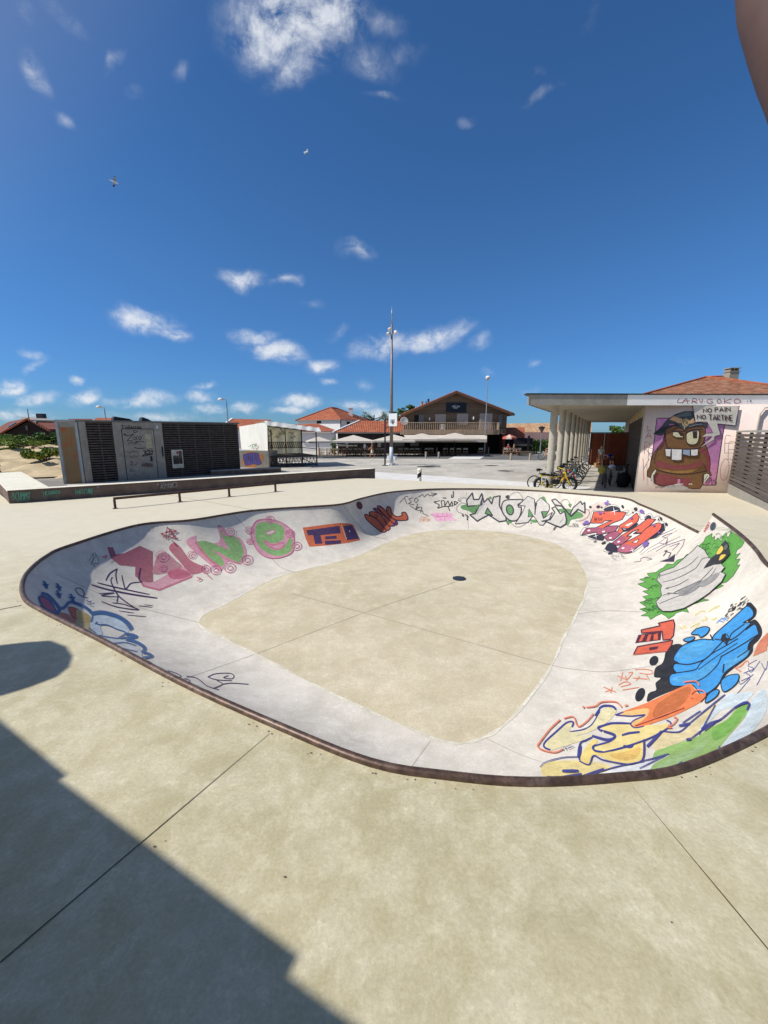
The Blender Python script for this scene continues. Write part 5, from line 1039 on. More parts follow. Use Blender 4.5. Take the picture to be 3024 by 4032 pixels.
parasol(1254,1719,46.5,1.3,.5,M_CANV,'small white parasol beside the stage, leftmost on the terrace',.3)
parasol(1391,1713,49.2,2.5,.66,M_CANV,'cream square parasol in front of the bar windows',.06)
parasol(1551,1711,49.4,2.5,.66,M_CANV,'cream square parasol behind the basketball post',-.05)
parasol(1661,1706,49.6,2.5,.66,M_CANV,'cream square parasol under the left half of the balcony',.03)
parasol(1791,1704,49.6,2.5,.66,M_CANV,'cream square parasol under the middle of the balcony',.0)
aw=thing('awning','long flat cream awning under the right end of the balcony','awning',(12,50.5,GZ))
a0=at(1590,1714,51.4); a1=at(1917,1714,51.4); b0=at(1600,1728,50.0); b1=at(1917,1731,50.0)
m=MB(); m.slab([(a0.x,51.4,a0.z),(b0.x,50.0,b1.z),(b1.x,50.0,b1.z),(a1.x,51.4,a0.z)],-.04); part(m,'canvas',M_CANV,aw)
m=MB(); m.box(((b0.x+b1.x)/2,49.97,b1.z-.16),(b1.x-b0.x,.02,.3)); part(m,'valance',M_CANV,aw)
m=MB()
for xx in (b0.x+.1,(b0.x+b1.x)/2,b1.x-.1): m.cyl((xx,50.1,GZ),(xx,50.1,b1.z-.02),.04)
part(m,'legs',M_DKMET,aw)
rp=thing('parasol','faded red and white parasol beside the orange tiled shed','parasol',(at(2006,1720,49).x,49,GZ))
m=MB(); c=at(2006,1710,49); hh=c.z-GZ; n=8
for i in range(n):
    a=2*math.pi*i/n; b=2*math.pi*(i+1)/n; r=.82; m.cur=i%2; m.add([(0,0,hh),(r*math.cos(a),r*math.sin(a),hh-.35),(r*math.cos(b),r*math.sin(b),hh-.35)],[(0,1,2)]); m.add([(r*math.cos(a),r*math.sin(a),hh-.352),(r*math.cos(b),r*math.sin(b),hh-.352),(r*math.cos(b),r*math.sin(b),hh-.55),(r*math.cos(a),r*math.sin(a),hh-.55)],[(0,1,2,3)])
k=m.build('canopy',[plain('parasol_red',S(186,96,78),.9),plain('parasol_white',S(210,190,176),.9)]); k.parent=rp
m=MB(); m.cyl((0,0,0),(0,0,hh),.025); k=m.build('pole',M_DKMET); k.parent=rp
# ---- chairs along the terrace: one director's chair, then copies
def make_chair():
    o=thing('director_chair','wooden director chair with grey canvas','chair',(0,0,0),0,'director chairs along the terrace')
    m=MB(); m.box((0,0,.46),(.5,.42,.03)); k=m.build('seat',M_CHAIRC); k.parent=o
    m=MB(); m.box((0,-.2,.8),(.54,.025,.2)); k=m.build('backrest',M_CHAIRC); k.parent=o
    m=MB()
    for sx in(-1,1):
        m.box((sx*.27,-.2,.46),(.035,.035,.92)); m.box((sx*.27,.2,.33),(.035,.035,.64)); m.box((sx*.27,0,.665),(.05,.5,.03)); m.box((sx*.27,0,.02),(.04,.48,.03))
    for sy in(-.2,.2): m.bar((-.27,sy,.05),(.27,sy,.46),.03); m.bar((.27,sy+.031,.05),(-.27,sy+.031,.46),.03)
    k=m.build('frame',M_CHAIRW); k.parent=o
    return o
chair0=make_chair(); first=True
CH=[]
for a in (18,68,215,266,312,358,430,482,596,650,708,772,905): CH.append((z3(a,636),50.3-.0*a))
for a in (1116,1166,1222): CH.append((z3(a,632),50.8))
for a in (205,300,400,500,560,640,700,760,915,985): CH.append((z7(a,305),49.7))
for i,((px,py),Y) in enumerate(CH):
    c=at(px,py,Y); o=chair0 if i==0 else copy_tree(chair0)
    o.location=(c.x+rnd.uniform(-.1,.1),Y+rnd.uniform(-.25,.25),GZ); o.rotation_euler=(0,0,rnd.uniform(-.25,.25))
    if px>1985: lb='wooden director chair under the red and white parasol'
    elif px>1580: lb='wooden director chair backing onto the plaza below the timber balcony'
    else: lb='wooden director chair at the terrace below the long orange roof'
    o['label']=lb; o['group']='director chairs, '+('red parasol' if px>1985 else 'below the balcony' if px>1580 else 'below the orange roof')
# tables
def table(px,py,Y,lb):
    c=at(px,py,Y); o=thing('terrace_table',lb,'table',(c.x,Y,GZ),0,'terrace tables')
    m=MB(); m.box((0,0,.74),(.8,.8,.04)); k=m.build('table_top',M_CHAIRW); k.parent=o
    for sx in(-1,1):
        for sy in(-1,1): m=MB(); m.box((sx*.34,sy*.34,.36),(.05,.05,.72)); k=m.build('leg',M_CHAIRW); k.parent=o
for a in (245,345,455,600,680,840,960): table(*z7(a,300),50.8,'square wooden table at the terrace below the long orange roof')
# posts along the terrace edge, short bollards on the road side
for a,y in ((250,640),(389,640),(523,640),(667,640),(966,638),(1101,638)):
    c=g(*z3(a,y),GZ); o=thing('terrace_post','waist high grey timber post along the terrace edge','post',(c.x,c.y,GZ),0,'timber posts along the terrace')
    m=MB(); m.lathe((0,0,0),[(.065,0),(.065,.92),(.045,.96)],10); k=m.build('shaft',M_POST); k.parent=o
for (a,y),lb in (((430,667),'grey bollard left of the pale paving, first of two'),((540,667),'grey bollard left of the pale paving, the one nearer to it'),((1160,682),'grey bollard before the red parasol'),((1323,683),'grey bollard before the hedge, last on the right')):
    c=g(*z3(a,y),GZ); o=thing('bollard',lb,'bollard',(c.x,c.y,GZ),0,'short grey bollards')
    m=MB(); m.lathe((0,0,0),[(.11,0),(.11,.64),(.09,.7),(.02,.72)],12); k=m.build('shaft',M_POST); k.parent=o
for a in (190,366,470,528,705,925):
    c=g(*z7(a,305),GZ); o=thing('terrace_post','pale timber post before the long orange roofed wing','post',(c.x,c.y,GZ),0,'timber posts before the wing')
    m=MB(); m.lathe((0,0,0),[(.065,0),(.065,.92),(.045,.96)],10); k=m.build('shaft',M_CHAIRW); k.parent=o
# ---- white house with hip roof
def house(name,label,corners,zw,zr,ridge,rmat,wmat,over=.5,loc=None):
    o=thing(name,label,'house',loc or (corners[0][0],corners[0][1],GZ))
    m=MB(); m.prism([(x,y,GZ) for x,y in corners],(0,0,zw-GZ)); part(m,'wall',wmat,o)
    cx=sum(c[0] for c in corners)/4; cy=sum(c[1] for c in corners)/4
    ev=[Vector((cx+(x-cx)*(1+over/8),cy+(y-cy)*(1+over/8),zw-.05)) for x,y in corners]; r0,r1=Vector((*ridge[0],zr)),Vector((*ridge[1],zr))
    m=MB(); m.add(ev+[r0,r1],[(0,1,4),(1,2,5,4),(2,3,5),(3,0,4,5),(3,2,1,0)]); part(m,'roof',rmat,o)
    m=MB()
    for a,b in ((ev[0],r0),(ev[1],r0),(ev[2],r1),(ev[3],r1),(r0,r1)): m.tube([a+Vector((0,0,.05)),b+Vector((0,0,.05))],.12,6)
    part(m,'ridge_tiles',M_TILE_O if rmat!=M_TILE_B else rmat,o)
    m=MB()
    for i in range(4): m.bar(ev[i]+Vector((0,0,-.03)),ev[(i+1)%4]+Vector((0,0,-.03)),.13,.13)
    part(m,'gutter',plain('zinc',S(130,134,132),.4,metal=.5),o)
    return o
Yh=72
cA=at(1341,1660,Yh); cB=at(1172,1660,Yh+5); cD=at(1450,1660,Yh+9); zt=at(1341,1652,Yh).z; zr_=at(1305,1608,Yh+8).z
cors=[(cB.x,cB.y),(cA.x,cA.y),(cD.x,cD.y),(cB.x+cD.x-cA.x,cB.y+cD.y-cA.y)]
mid=Vector(((cB.x+cA.x)/2,(cB.y+cA.y)/2,0)); dv=Vector((cD.x-cA.x,cD.y-cA.y,0)).normalized()
whs=house('white_house','white rendered two storey house with an orange hip roof and white chimney',cors,zt,zr_,[(mid.x+dv.x*4,mid.y+dv.y*4),(mid.x+dv.x*6,mid.y+dv.y*6)],M_TILE_O,M_WHITE)
c=at(1381,1625,Yh+7); m=MB(); m.box((c.x,Yh+7,c.z-.3),(.75,.75,2.2)); m.box((c.x,Yh+7,c.z+.85),(.9,.9,.12)); part(m,'chimney',M_WHITE,whs)
HP=Plane((cB.x,cB.y),(cA.x,cA.y)); s_,z_=HP.hit(1256,1662); m=MB(); HP.panel(m,s_-.5,z_-.25,s_+.5,z_+.25,.03,.02); part(m,'window',M_DARK,whs)
HP2=Plane((cA.x,cA.y),(cD.x,cD.y)); s_,z_=HP2.hit(1372,1672); m=MB(); HP2.panel(m,s_-.6,z_-.5,s_+.6,z_+.5,.03,.02); part(m,'window',M_DARK,whs)
m=MB(); m.cyl((cA.x,cA.y-.1,GZ),(cA.x,cA.y-.1,zt),.07); part(m,'downpipe',M_DKMET,whs)
# low orange roofed annex in front of it
Ya=62; an=thing('annex_house','low pale annex with an orange roof in front of the white house','house',(at(1250,1700,Ya).x,Ya,GZ))
q=[at(1150,1672,Ya+4),at(1248,1667,Ya+4),at(1318,1692,Ya+1),at(1318,1699,Ya),at(1150,1699,Ya)]
m=MB(); m.slab([q[4],q[3],q[2],q[1],q[0]],.12); part(m,'roof',M_TILE_O,an)
m=MB(); m.prism([(q[4].x,Ya+.4,GZ),(q[3].x-.2,Ya+.4,GZ),(q[3].x-.2,Ya+.4,q[3].z-.15),(q[4].x,Ya+.4,q[3].z-.15)],(0,3.2,0)); part(m,'wall',M_WHITE,an)
m=MB(); m.box(((q[4].x+q[3].x)/2,Ya-.05,q[3].z-.05),(q[3].x-q[4].x,.14,.14)); part(m,'gutter',plain('zinc',S(130,134,132),.4,metal=.5),an)
# left house behind the stage and toilets
Yl=60; lh_=thing('orange_roof_house','low house with an orange roof behind the toilet block and stage','house',(at(950,1690,Yl).x,Yl,GZ))
q0=at(858,1668,Yl); q1=at(876,1650,Yl); q2=at(1036,1656,Yl); q3=at(1036,1672,Yl)
m=MB(); m.slab([(q0.x+.4,Yl-.5,at(900,1686,Yl).z),(q2.x,Yl-.5,at(900,1686,Yl).z),(q2.x,Yl+4,q2.z+.25),(q1.x,Yl+4,q1.z+.2)],.14); part(m,'roof',M_TILE_O,lh_)
m=MB(); m.prism([(q0.x,Yl+.2,GZ),(q2.x-.2,Yl+.2,GZ),(q2.x-.2,Yl+.2,at(900,1686,Yl).z-.1),(q0.x,Yl+.2,at(900,1686,Yl).z-.1)],(0,7,0)); part(m,'wall',M_WHITE,lh_)
m=MB(); m.bar((q0.x+.3,Yl-.5,at(900,1686,Yl).z+.02),(q1.x-.05,Yl+4,q1.z+.2),.3,.16); part(m,'verge',M_WHITE,lh_)
# ---- right: orange shed roof, long beige and mauve roofs, hedge
Ys=54; sh=thing('tiled_shed','small shed with a steep orange tiled roof','shed',(at(2030,1720,Ys).x,Ys,GZ))
q=[at(*z3(1112,495),Ys),at(*z3(1280,497),Ys),at(*z3(1280,400),Ys+2.5),at(*z3(1116,400),Ys+2.5)]
m=MB(); m.slab(q,.15); part(m,'roof',M_TILE_O,sh)
m=MB(); m.prism([(q[0].x+.1,Ys+.4,GZ),(q[1].x-.1,Ys+.4,GZ),(q[1].x-.1,Ys+.4,q[0].z),(q[0].x+.1,Ys+.4,q[0].z)],(0,2.4,0)); part(m,'wall',M_DARK,sh)
st_=thing('dark_stall','dark open terrace stall with a counter right of the red parasol','stall',(at(2060,1760,52.5).x,52.5,GZ))
m=MB(); rect(m,*z3(1190,490),*z3(1345,560),53.2,.1); part(m,'back_panel',plain('stall_panel',S(40,34,42),.8),st_)
m=MB(); rect(m,*z3(1200,545),*z3(1340,560),52.3,.7); part(m,'counter_top',plain('stall_grey',S(84,80,76),.8),st_); m=MB(); rect(m,*z3(1200,561),*z3(1340,632),52.6,.3); part(m,'counter_front',M_DARK,st_)
for a in (1312,): m=MB(); rect(m,*z3(a-4,470),*z3(a+4,632),52.2,.08); part(m,'post',M_DKMET,st_)
lw=thing('planter_box','low stone planter by the dark stall','planter',(at(2064,1785,51.5).x,51.5,GZ)); m=MB(); rect(m,*z3(1225,605),*z3(1345,634),51.5,.5); part(m,'trough',plain('stone_grey',S(110,100,84),.9,.3,6),lw)
Yt=70; bg_=thing('long_roof_house','long building with a beige tiled roof behind the street lamp','house',(at(2150,1700,Yt).x,Yt,GZ))
q=[at(1990,1702,Yt),at(2330,1702,Yt),at(2330,1663,Yt+5),at(1990,1668,Yt+5)]
m=MB(); m.slab(q,.2); part(m,'roof',M_TILE_B,bg_)
m=MB(); m.prism([(q[0].x,Yt+.5,GZ),(q[1].x,Yt+.5,GZ),(q[1].x,Yt+.5,q[0].z-.1),(q[0].x,Yt+.5,q[0].z-.1)],(0,8,0)); part(m,'wall',M_WHITE,bg_)
Ym=62; mv=thing('mauve_roof_house','low house with a mauve ribbed roof in front of the beige roof','house',(at(2150,1730,Ym).x,Ym,GZ))
q=[at(2056,1752,Ym),at(2300,1754,Ym),at(2300,1700,Ym+5),at(2060,1703,Ym+5)]
m=MB(); m.slab(q,.2); part(m,'roof',M_TILE_P,mv)
m=MB(); m.prism([(q[0].x+.3,Ym+.5,GZ),(q[1].x,Ym+.5,GZ),(q[1].x,Ym+.5,q[0].z-.15),(q[0].x+.3,Ym+.5,q[0].z-.15)],(0,4.5,0)); part(m,'wall',plain('grey_wall',S(130,120,112),.9),mv)
# tiled house behind the walkway building
Yk=44; kh=house('hip_roof_house','house with a weathered orange hip roof and grey chimney behind the mural wall',[(at(2500,1600,Yk).x,Yk),(at(3200,1600,Yk-6).x,Yk-6),(at(3200,1600,Yk-6).x+5,Yk+8),(at(2500,1600,Yk).x+10,Yk+12)],at(2570,1566,Yk).z,at(2779,1486,Yk+6).z,[(at(2779,1486,Yk+6).x,Yk+6),(at(2830,1486,Yk+6).x,Yk+5.5)],tiles('weathered_tile',S(158,104,76),S(120,82,62),S(184,148,118),along=(.97,-.25,0),w=.3),M_WHITE)
c=at(2877,1490,Yk+7); m=MB(); m.box((c.x,Yk+7,c.z-.6),(1.1,.9,2.6)); m.box((c.x,Yk+7,c.z+.76),(1.25,1.05,.1))
for sx in(-.45,0,.45): m.box((c.x+sx,Yk+7,c.z+.95),(.12,.8,.28))
m.box((c.x,Yk+7,c.z+1.13),(1.3,1.1,.08)); part(m,'chimney',M_POST,kh)
# far right house seen under the canopy: white roof edge
# ---- far left houses
M_DKWOOD=planks('black_boards',S(44,36,34),S(30,25,24),'z',.2)
r8=lambda a,b:(a*260/1659,1600+b*260/1659)
Yd=46; dh=thing('dark_timber_house','black timber house with a red brown roof beyond the dune','house',(at(100,1740,Yd).x,Yd,GZ))
ap=at(*r8(690,292),Yd); le=at(*r8(-40,690),Yd); re=at(*r8(1262,605),Yd); back=Vector((-16.6,16,0)); 
m=MB(); m.prism([(le.x+.6,Yd+.3,GZ),(re.x-.5,Yd+.3,GZ),(re.x-.5,Yd+.3,re.z),(ap.x,Yd+.3,ap.z-.25),(le.x+.6,Yd+.3,le.z+.1)],back*.98); part(m,'wall',M_DKWOOD,dh)
for e,flip in ((le,0),(re,1)):
    pts=[e,ap,ap+back,e+back]; m=MB(); m.slab(pts if not flip else pts[::-1],.16); rr=part(m,'roof',M_TILE_R,dh)
rp0=le.lerp(ap,.55)+back*.12
m=MB(); u_=(ap-le).normalized(); v_=back.normalized(); nn_=u_.cross(v_).normalized(); nn_=nn_ if nn_.z>0 else -nn_; m.box(rp0+nn_*.05,(1.1,2.2,.12),ax=(u_,v_,nn_)); part(m,'skylight',M_GLASS,dh)
m=MB(); m.cyl(ap+Vector((-.1,.3,-.2)),ap+Vector((-.1,.3,1.0)),.05,.03,6); part(m,'finial',M_DKMET,dh)
m=MB(); rect(m,*r8(630,480),*r8(705,600),Yd+.2,.05); part(m,'window',plain('curtain_grey',S(92,88,90),.8),dh)
Y2=62; h2=thing('grey_roof_house','house with a flat pitched grey roof behind the black timber house','house',(at(165,1680,Y2).x,Y2,GZ))
q=[at(*r8(770,335),Y2),at(*r8(1352,350),Y2),at(*r8(1050,278),Y2+6),at(*r8(520,262),Y2+6)]
m=MB(); m.slab(q,.2); part(m,'roof',plain('grey_roof',S(150,144,134),.8,.1,1),h2)
m=MB(); m.prism([(q[0].x+.3,Y2+.5,GZ),(q[1].x-.7,Y2+.5,GZ),(q[1].x-.7,Y2+.5,q[1].z),(q[0].x+.3,Y2+.5,q[0].z)],(0,5,0)); part(m,'wall',plain('brown_wall',S(112,96,86),.9),h2)
c=at(*r8(1040,265),Y2+4); m=MB(); m.box((c.x,Y2+4,c.z-.3),(1,.8,1.6)); part(m,'chimney',M_DKMET,h2)
Y3=54; h3=thing('red_roof_house','low house with a plain red brown roof left of the toilet block','house',(at(200,1690,Y3).x,Y3,GZ))
q=[at(*r8(1230,570),Y3),at(*r8(1900,570),Y3),at(*r8(1900,425),Y3+5),at(*r8(950,405),Y3+5)]
m=MB(); m.slab(q,.2); part(m,'roof',M_TILE_R,h3)
m=MB(); m.prism([(q[0].x+.2,Y3+.4,GZ),(q[1].x,Y3+.4,GZ),(q[1].x,Y3+.4,q[0].z-.1),(q[0].x+.2,Y3+.4,q[0].z-.1)],(0,5,0)); part(m,'wall',plain('brown_wall',S(112,96,86),.9),h3)
# roofs peeping over the toilet block
for (x0,y0,x1,y1,Y,lb) in ((270,1649,362,1653,58,'red roofed house just showing over the left end of the toilet block'),(376,1645,454,1654,52,'orange roofed house showing over the toilet block left of its sign')):
    o=thing('far_house',lb,'house',(at((x0+x1)/2,1680,Y).x,Y,GZ)); a=at(x0,y0,Y+3); b=at(x1,y0,Y+3); c=at(x1+12,1668,Y); d=at(x0-12,1668,Y)
    m=MB(); m.slab([d,c,b,a],.15); part(m,'roof',M_TILE_O if Y==52 else M_TILE_R,o); m=MB(); m.prism([(d.x+.4,Y+.4,GZ),(c.x-.4,Y+.4,GZ),(c.x-.4,Y+.4,c.z-.1),(d.x+.4,Y+.4,d.z-.1)],(0,5,0)); part(m,'wall',M_WHITE,o)
# ---- sand dune
dn_=MB(); nx,ny=90,60
def dune_h(x,y):
    h=-.32+1.55*max(0,min(1,(y-24.5)/9))**.9; e=min(1,max(0,(-17.2-x+ (y-24)*-.18)/1.6)); e=e*e*(3-2*e)
    h2=-.33+(h+.33)*e; return h2+.13*e*(math.sin(x*2.1+y*1.3)*math.sin(y*1.9-x*.7)+.6*math.sin(x*4.3-y*3.1))*min(1,max(0,(y-23.5)))+.04*e*math.sin(x*9+y*7)
for j in range(ny+1):
    for i in range(nx+1):
        x=-48+31.5*i/nx; y=23.2+26*j/ny; dn_.v.append(Vector((x,y,dune_h(x,y))))
for j in range(ny):
    for i in range(nx): a=j*(nx+1)+i; dn_.f.append([a,a+1,a+nx+2,a+nx+1]); dn_.mi.append(0)
struct('sand_dune',dn_,M_SAND,smooth=True)
bwk=MB(); bwk.add([g(60,1920,-.29),g(262,1912,-.29),g(262,1880,-.29),g(70,1888,-.29)],[(0,1,2,3)]); struct('boardwalk',bwk,planks('grey_deck_boards',S(150,146,138),S(122,118,110),(.3,.95,0),.5))
kb=MB(); kb.bar(g(70,1886,-.27),g(262,1878,-.27),.12,.1); struct('kerb',kb,plain('timber_edge',S(86,70,58),.9))
# ---- vegetation
M_LEAF=[plain('leaf_a',S(98,128,52),.6,.3,3),plain('leaf_b',S(66,94,42),.6,.3,3),plain('leaf_c',S(132,140,52),.6,.25,3)]; M_BARK=plain('bark',S(72,58,46),.9,.3,8,bump=.4)
def leaves(mb,c,r,n,size,mats=(0,1),flat=.75):
    for _ in range(n):
        v=Vector((rnd.gauss(0,1),rnd.gauss(0,1),rnd.gauss(0,1))); v.normalize(); v*=rnd.random()**.45; p=Vector(c)+Vector((v.x*r[0],v.y*r[1],v.z*r[2]))
        a=Vector((rnd.gauss(0,1),rnd.gauss(0,1),rnd.gauss(0,1)*flat)).normalized(); b=a.cross(Vector((rnd.gauss(0,1),rnd.gauss(0,1),rnd.gauss(0,1)))).normalized(); s=size*rnd.uniform(.6,1.3)
        mb.cur=rnd.choice(mats); mb.add([p-a*s,p+b*s*.45,p+a*s,p-b*s*.45],[(0,1,2,3)])
def bush(label,x,y,z,r,n,size,mats,clumps,name='bush'):
    o=thing(name,label,'bush',(x,y,z)); m=MB(); m.keep=True; st=MB()
    for _ in range(clumps):
        a=rnd.uniform(0,6.28); q=rnd.random()**.5; c=(x+math.cos(a)*q*r[0],y+math.sin(a)*q*r[1],z+r[2]*rnd.uniform(.35,1.0)*(1-.45*q*q)); k=rnd.uniform(.28,.5)
        leaves(m,c,(r[0]*k*.8,r[1]*k*.8,r[2]*k*.75),n//clumps,size,mats); st.tube([(x+(c[0]-x)*.2,y+(c[1]-y)*.2,z-.1),(x+(c[0]-x)*.6,y+(c[1]-y)*.6,z+(c[2]-z)*.5),c],[.04,.03,.012],5)
    m.build('foliage',M_LEAF,o); st.build('stem',M_BARK,o)
def gz_at(px,py,Y): return at(px,py,Y)
for (px,py,Y,r,n,mats,cl,lb) in ((72,1768,35,(2.7,1.5,.92),3600,(0,0,1,2),16,'wide bright green bush on the dune before the black timber house'),(192,1770,36,(1.7,1.3,1.25),3200,(1,1,0),14,'tall dark green bush on the dune by the toilet block'),(120,1772,33,(2.2,.9,.7),2200,(2,0,2),10,'low brownish bush at the foot of the bright green one'),(20,1768,38,(2.0,1.2,.9),1500,(1,0),9,'dark bush at the left edge of the dune'),(34,1786,32.5,(1.3,.8,.4),1100,(2,0),8,'low yellowish scrub on the bare sand near the left edge'),(172,1808,28.5,(1.25,.8,.85),2600,(2,2,0),10,'yellow green windblown shrub alone on the sand')):
    c=at(px,py,Y); bush(lb,c.x,Y,max(c.z,dune_h(c.x,Y)-.05) if c.x<-17 else c.z-.2,r,n,.11,mats,cl)
m=MB()
hd=thing('hedge','dark green clipped hedge in front of the mauve roofed house','hedge',(at(2100,1790,53).x,53,GZ)); m.keep=True
for xx in range(10):
    c=at(2095+xx*7.5,1775,53.5); leaves(m,(c.x,53.5,.75),(.4,.4,.95),260,.12,(1,1,0))
m.build('foliage',M_LEAF,hd); m=MB(); 
for xx in range(5): c=at(2098+xx*15,1775,53.5); m.cyl((c.x,53.5,GZ),(c.x,53.5,1.2),.04,.02,5)
m.build('stems',M_BARK,hd)
def pine(label,px,py,Y,base_py,spread,dense=1.0):
    top=at(px,py,Y); o=thing('pine_tree',label,'tree',(top.x,Y,GZ)); m=MB(); h=top.z-GZ
    m.tube([(top.x,Y,GZ),(top.x+.1,Y,GZ+h*.4),(top.x-.15,Y,GZ+h*.75),(top.x,Y,top.z)],[.22,.18,.12,.05],7); f=MB(); f.keep=True
    for i in range(13):
        a=rnd.uniform(0,6.28); z=GZ+h*rnd.uniform(.72,1.0); L=spread*rnd.uniform(.4,1); q=Vector((top.x+math.cos(a)*L,Y+math.sin(a)*L*.6,z+rnd.uniform(-.1,.5))); s=Vector((top.x,Y,z-.5)); mdl=s.lerp(q,.5)+Vector((0,0,-.12)); m.tube([s,mdl,q],[.07,.05,.02],5)
        for _ in range(3):
            e=mdl.lerp(q,rnd.uniform(.3,1))+Vector((rnd.uniform(-.4,.4),rnd.uniform(-.4,.4),rnd.uniform(0,.4))); m.tube([mdl,e],[.03,.012],4); leaves(f,e,(.42,.42,.22),int(70*dense),.1,(1,1,0))
    m.build('trunk',M_BARK,o); f.build('crown',M_LEAF,o)
pine('bare branched pine behind the orange roof left of the basketball post',1474,1632,64,1660,2.3,.16)
pine('thin pine behind the orange roof right of the basketball post',1530,1634,63,1660,1.9,.16)
pine('green tree behind the left eave of the timber gable',1580,1622,70,1660,1.8,2.2)
pine('small pine beside the gable ridge flue',1612,1606,74,1660,1.2,2.0)
pine('dark tree beyond the far end of the walkway',2442,1690,58,1700,2.0,2.2)
vine=thing('climbing_plant','green climbing plant at the corner of the terrace bar','plant',(at(1315,1770,52.8).x,52.8,GZ)); m=MB(); m.keep=True
for i in range(8): c=at(1313+rnd.uniform(-4,5),1735+i*7,52.8); leaves(m,(c.x,52.8,c.z),(.35,.3,.3),90,.1,(0,1))
m.build('foliage',M_LEAF,vine); m=MB(); c=at(1315,1780,52.8); m.cyl((c.x,52.8,GZ),(c.x,52.8,1.9),.03); m.build('stem',M_BARK,vine)
# ================================================================ toilet block
TA=Vector((-16.36,22.21,0)); TB=Vector((-9.89,28.05,0)); TP=Plane((TA.x,TA.y),(TB.x,TB.y)); TD=TP.d; TN=TP.n
tz=lambda a,b:TP.hit(a*760/1659,1500+b*760/1659)
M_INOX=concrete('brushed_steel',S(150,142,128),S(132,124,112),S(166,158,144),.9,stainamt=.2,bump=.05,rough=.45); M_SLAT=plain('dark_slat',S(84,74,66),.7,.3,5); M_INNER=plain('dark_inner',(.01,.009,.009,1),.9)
tb=thing('toilet_block','dark slatted public toilet block with a steel door labelled Toilettes','toilet block',(TA.x,TA.y,GZ))
TL=TP.len; TH_=3.0; DEP_=3.2
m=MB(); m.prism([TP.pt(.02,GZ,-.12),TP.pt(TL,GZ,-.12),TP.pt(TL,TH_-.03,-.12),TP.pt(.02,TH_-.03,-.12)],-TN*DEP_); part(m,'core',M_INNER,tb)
m=MB(); m.prism([TP.pt(-.1,TH_,.05),TP.pt(TL+.1,TH_,.05),TP.pt(TL+.1,TH_+.09,.05),TP.pt(-.1,TH_+.09,.05)],-TN*(DEP_+.3)); part(m,'roof',plain('roof_steel',S(112,108,102),.5,metal=.3),tb)
sA=tz(703,600)[0]; sB=tz(1017,600)[0]; sC=tz(1385,600)[0]
m=MB(); TP.panel(m,0,GZ,.32,TH_-.004,.04,.15); part(m,'corner_post',M_INOX,tb)
def slats(s0,s1,n=24):
    m=MB()
    for i in range(n): z=.05+GZ+(TH_-GZ)*(i+.5)/n-.03; TP.panel(m,s0,z-.045,s1,z+.03,.0,.035)
    o=part(m,'slat_panel',M_SLAT,tb); v=MB(); k=max(2,int((s1-s0)/.9))
    for i in range(k+1): a=s0+(s1-s0)*i/k; TP.panel(v,a-.03,GZ,a+.03,TH_-.01,-.04,.06)
    part(v,'battens',M_SLAT,tb)
slats(.33,sB-.16); slats(sC+.17,TL-.01)
m=MB(); TP.panel(m,sB-.15,GZ,sC+.16,TH_-.004,.05,.16); wall_=part(m,'steel_front',M_INOX,tb)
d0=tz(1045,415); d1=tz(1312,415); d0b=tz(1090,830)[0]
m=MB(); TP.panel(m,d0[0],GZ+.05,d1[0]+.02,d0[1],.07,.018); door=part(m,'door',M_INOX,tb)
m=MB(); 
for a in (d0[0]-.02,d1[0]+.022): TP.panel(m,a-.012,GZ+.03,a+.012,d0[1]+.02,.072,.02)
TP.panel(m,d0[0],d0[1]+.004,d1[0],d0[1]+.028,.072,.02); part(m,'gap',M_INNER,door)
h0=tz(1243,455); h1=tz(1308,580); m=MB(); TP.panel(m,h0[0],h1[1],h1[0],h0[1],.085,.014); part(m,'notice_plate',plain('notice_cream',S(176,168,138),.5),door)
h0=tz(1288,645); h1=tz(1304,690); m=MB(); TP.panel(m,h0[0],h1[1],h1[0]+.03,h0[1],.12,.04); part(m,'handle',M_DKMET,door)
m=MB(); TP.panel(m,sC+.02,1.0,sC+.1,1.6,.075,.02); part(m,'call_button',M_DKMET,tb)
h0=tz(1337,382); h1=tz(1358,410); m=MB(); TP.panel(m,h0[0],h1[1],h1[0],h0[1],.06,.008); part(m,'sticker',plain('pale_blue',S(186,204,210),.6),tb)
h0=tz(1468,592); h1=tz(1578,745); m=MB(); TP.panel(m,h0[0],h1[1],h1[0],h0[1],.09,.08); bx=part(m,'machine_cabinet',plain('cabinet_cream',S(196,188,166),.6),tb)
m=MB(); a=(h1[0]-h0[0]); TP.panel(m,h0[0]+a*.1,h1[1]+.25,h0[0]+a*.62,h0[1]-.35,.1,.008); TP.panel(m,h0[0]+a*.64,h1[1]+.25,h0[0]+a*.92,h0[1]-.08,.1,.008); part(m,'window',M_GLASS,bx)
m=MB(); TP.panel(m,h0[0]+a*.45,h0[1]-.28,h0[0]+a*.6,h0[1]-.1,.1,.008); part(m,'red_badge',plain('badge_red',S(140,50,44),.6),bx)
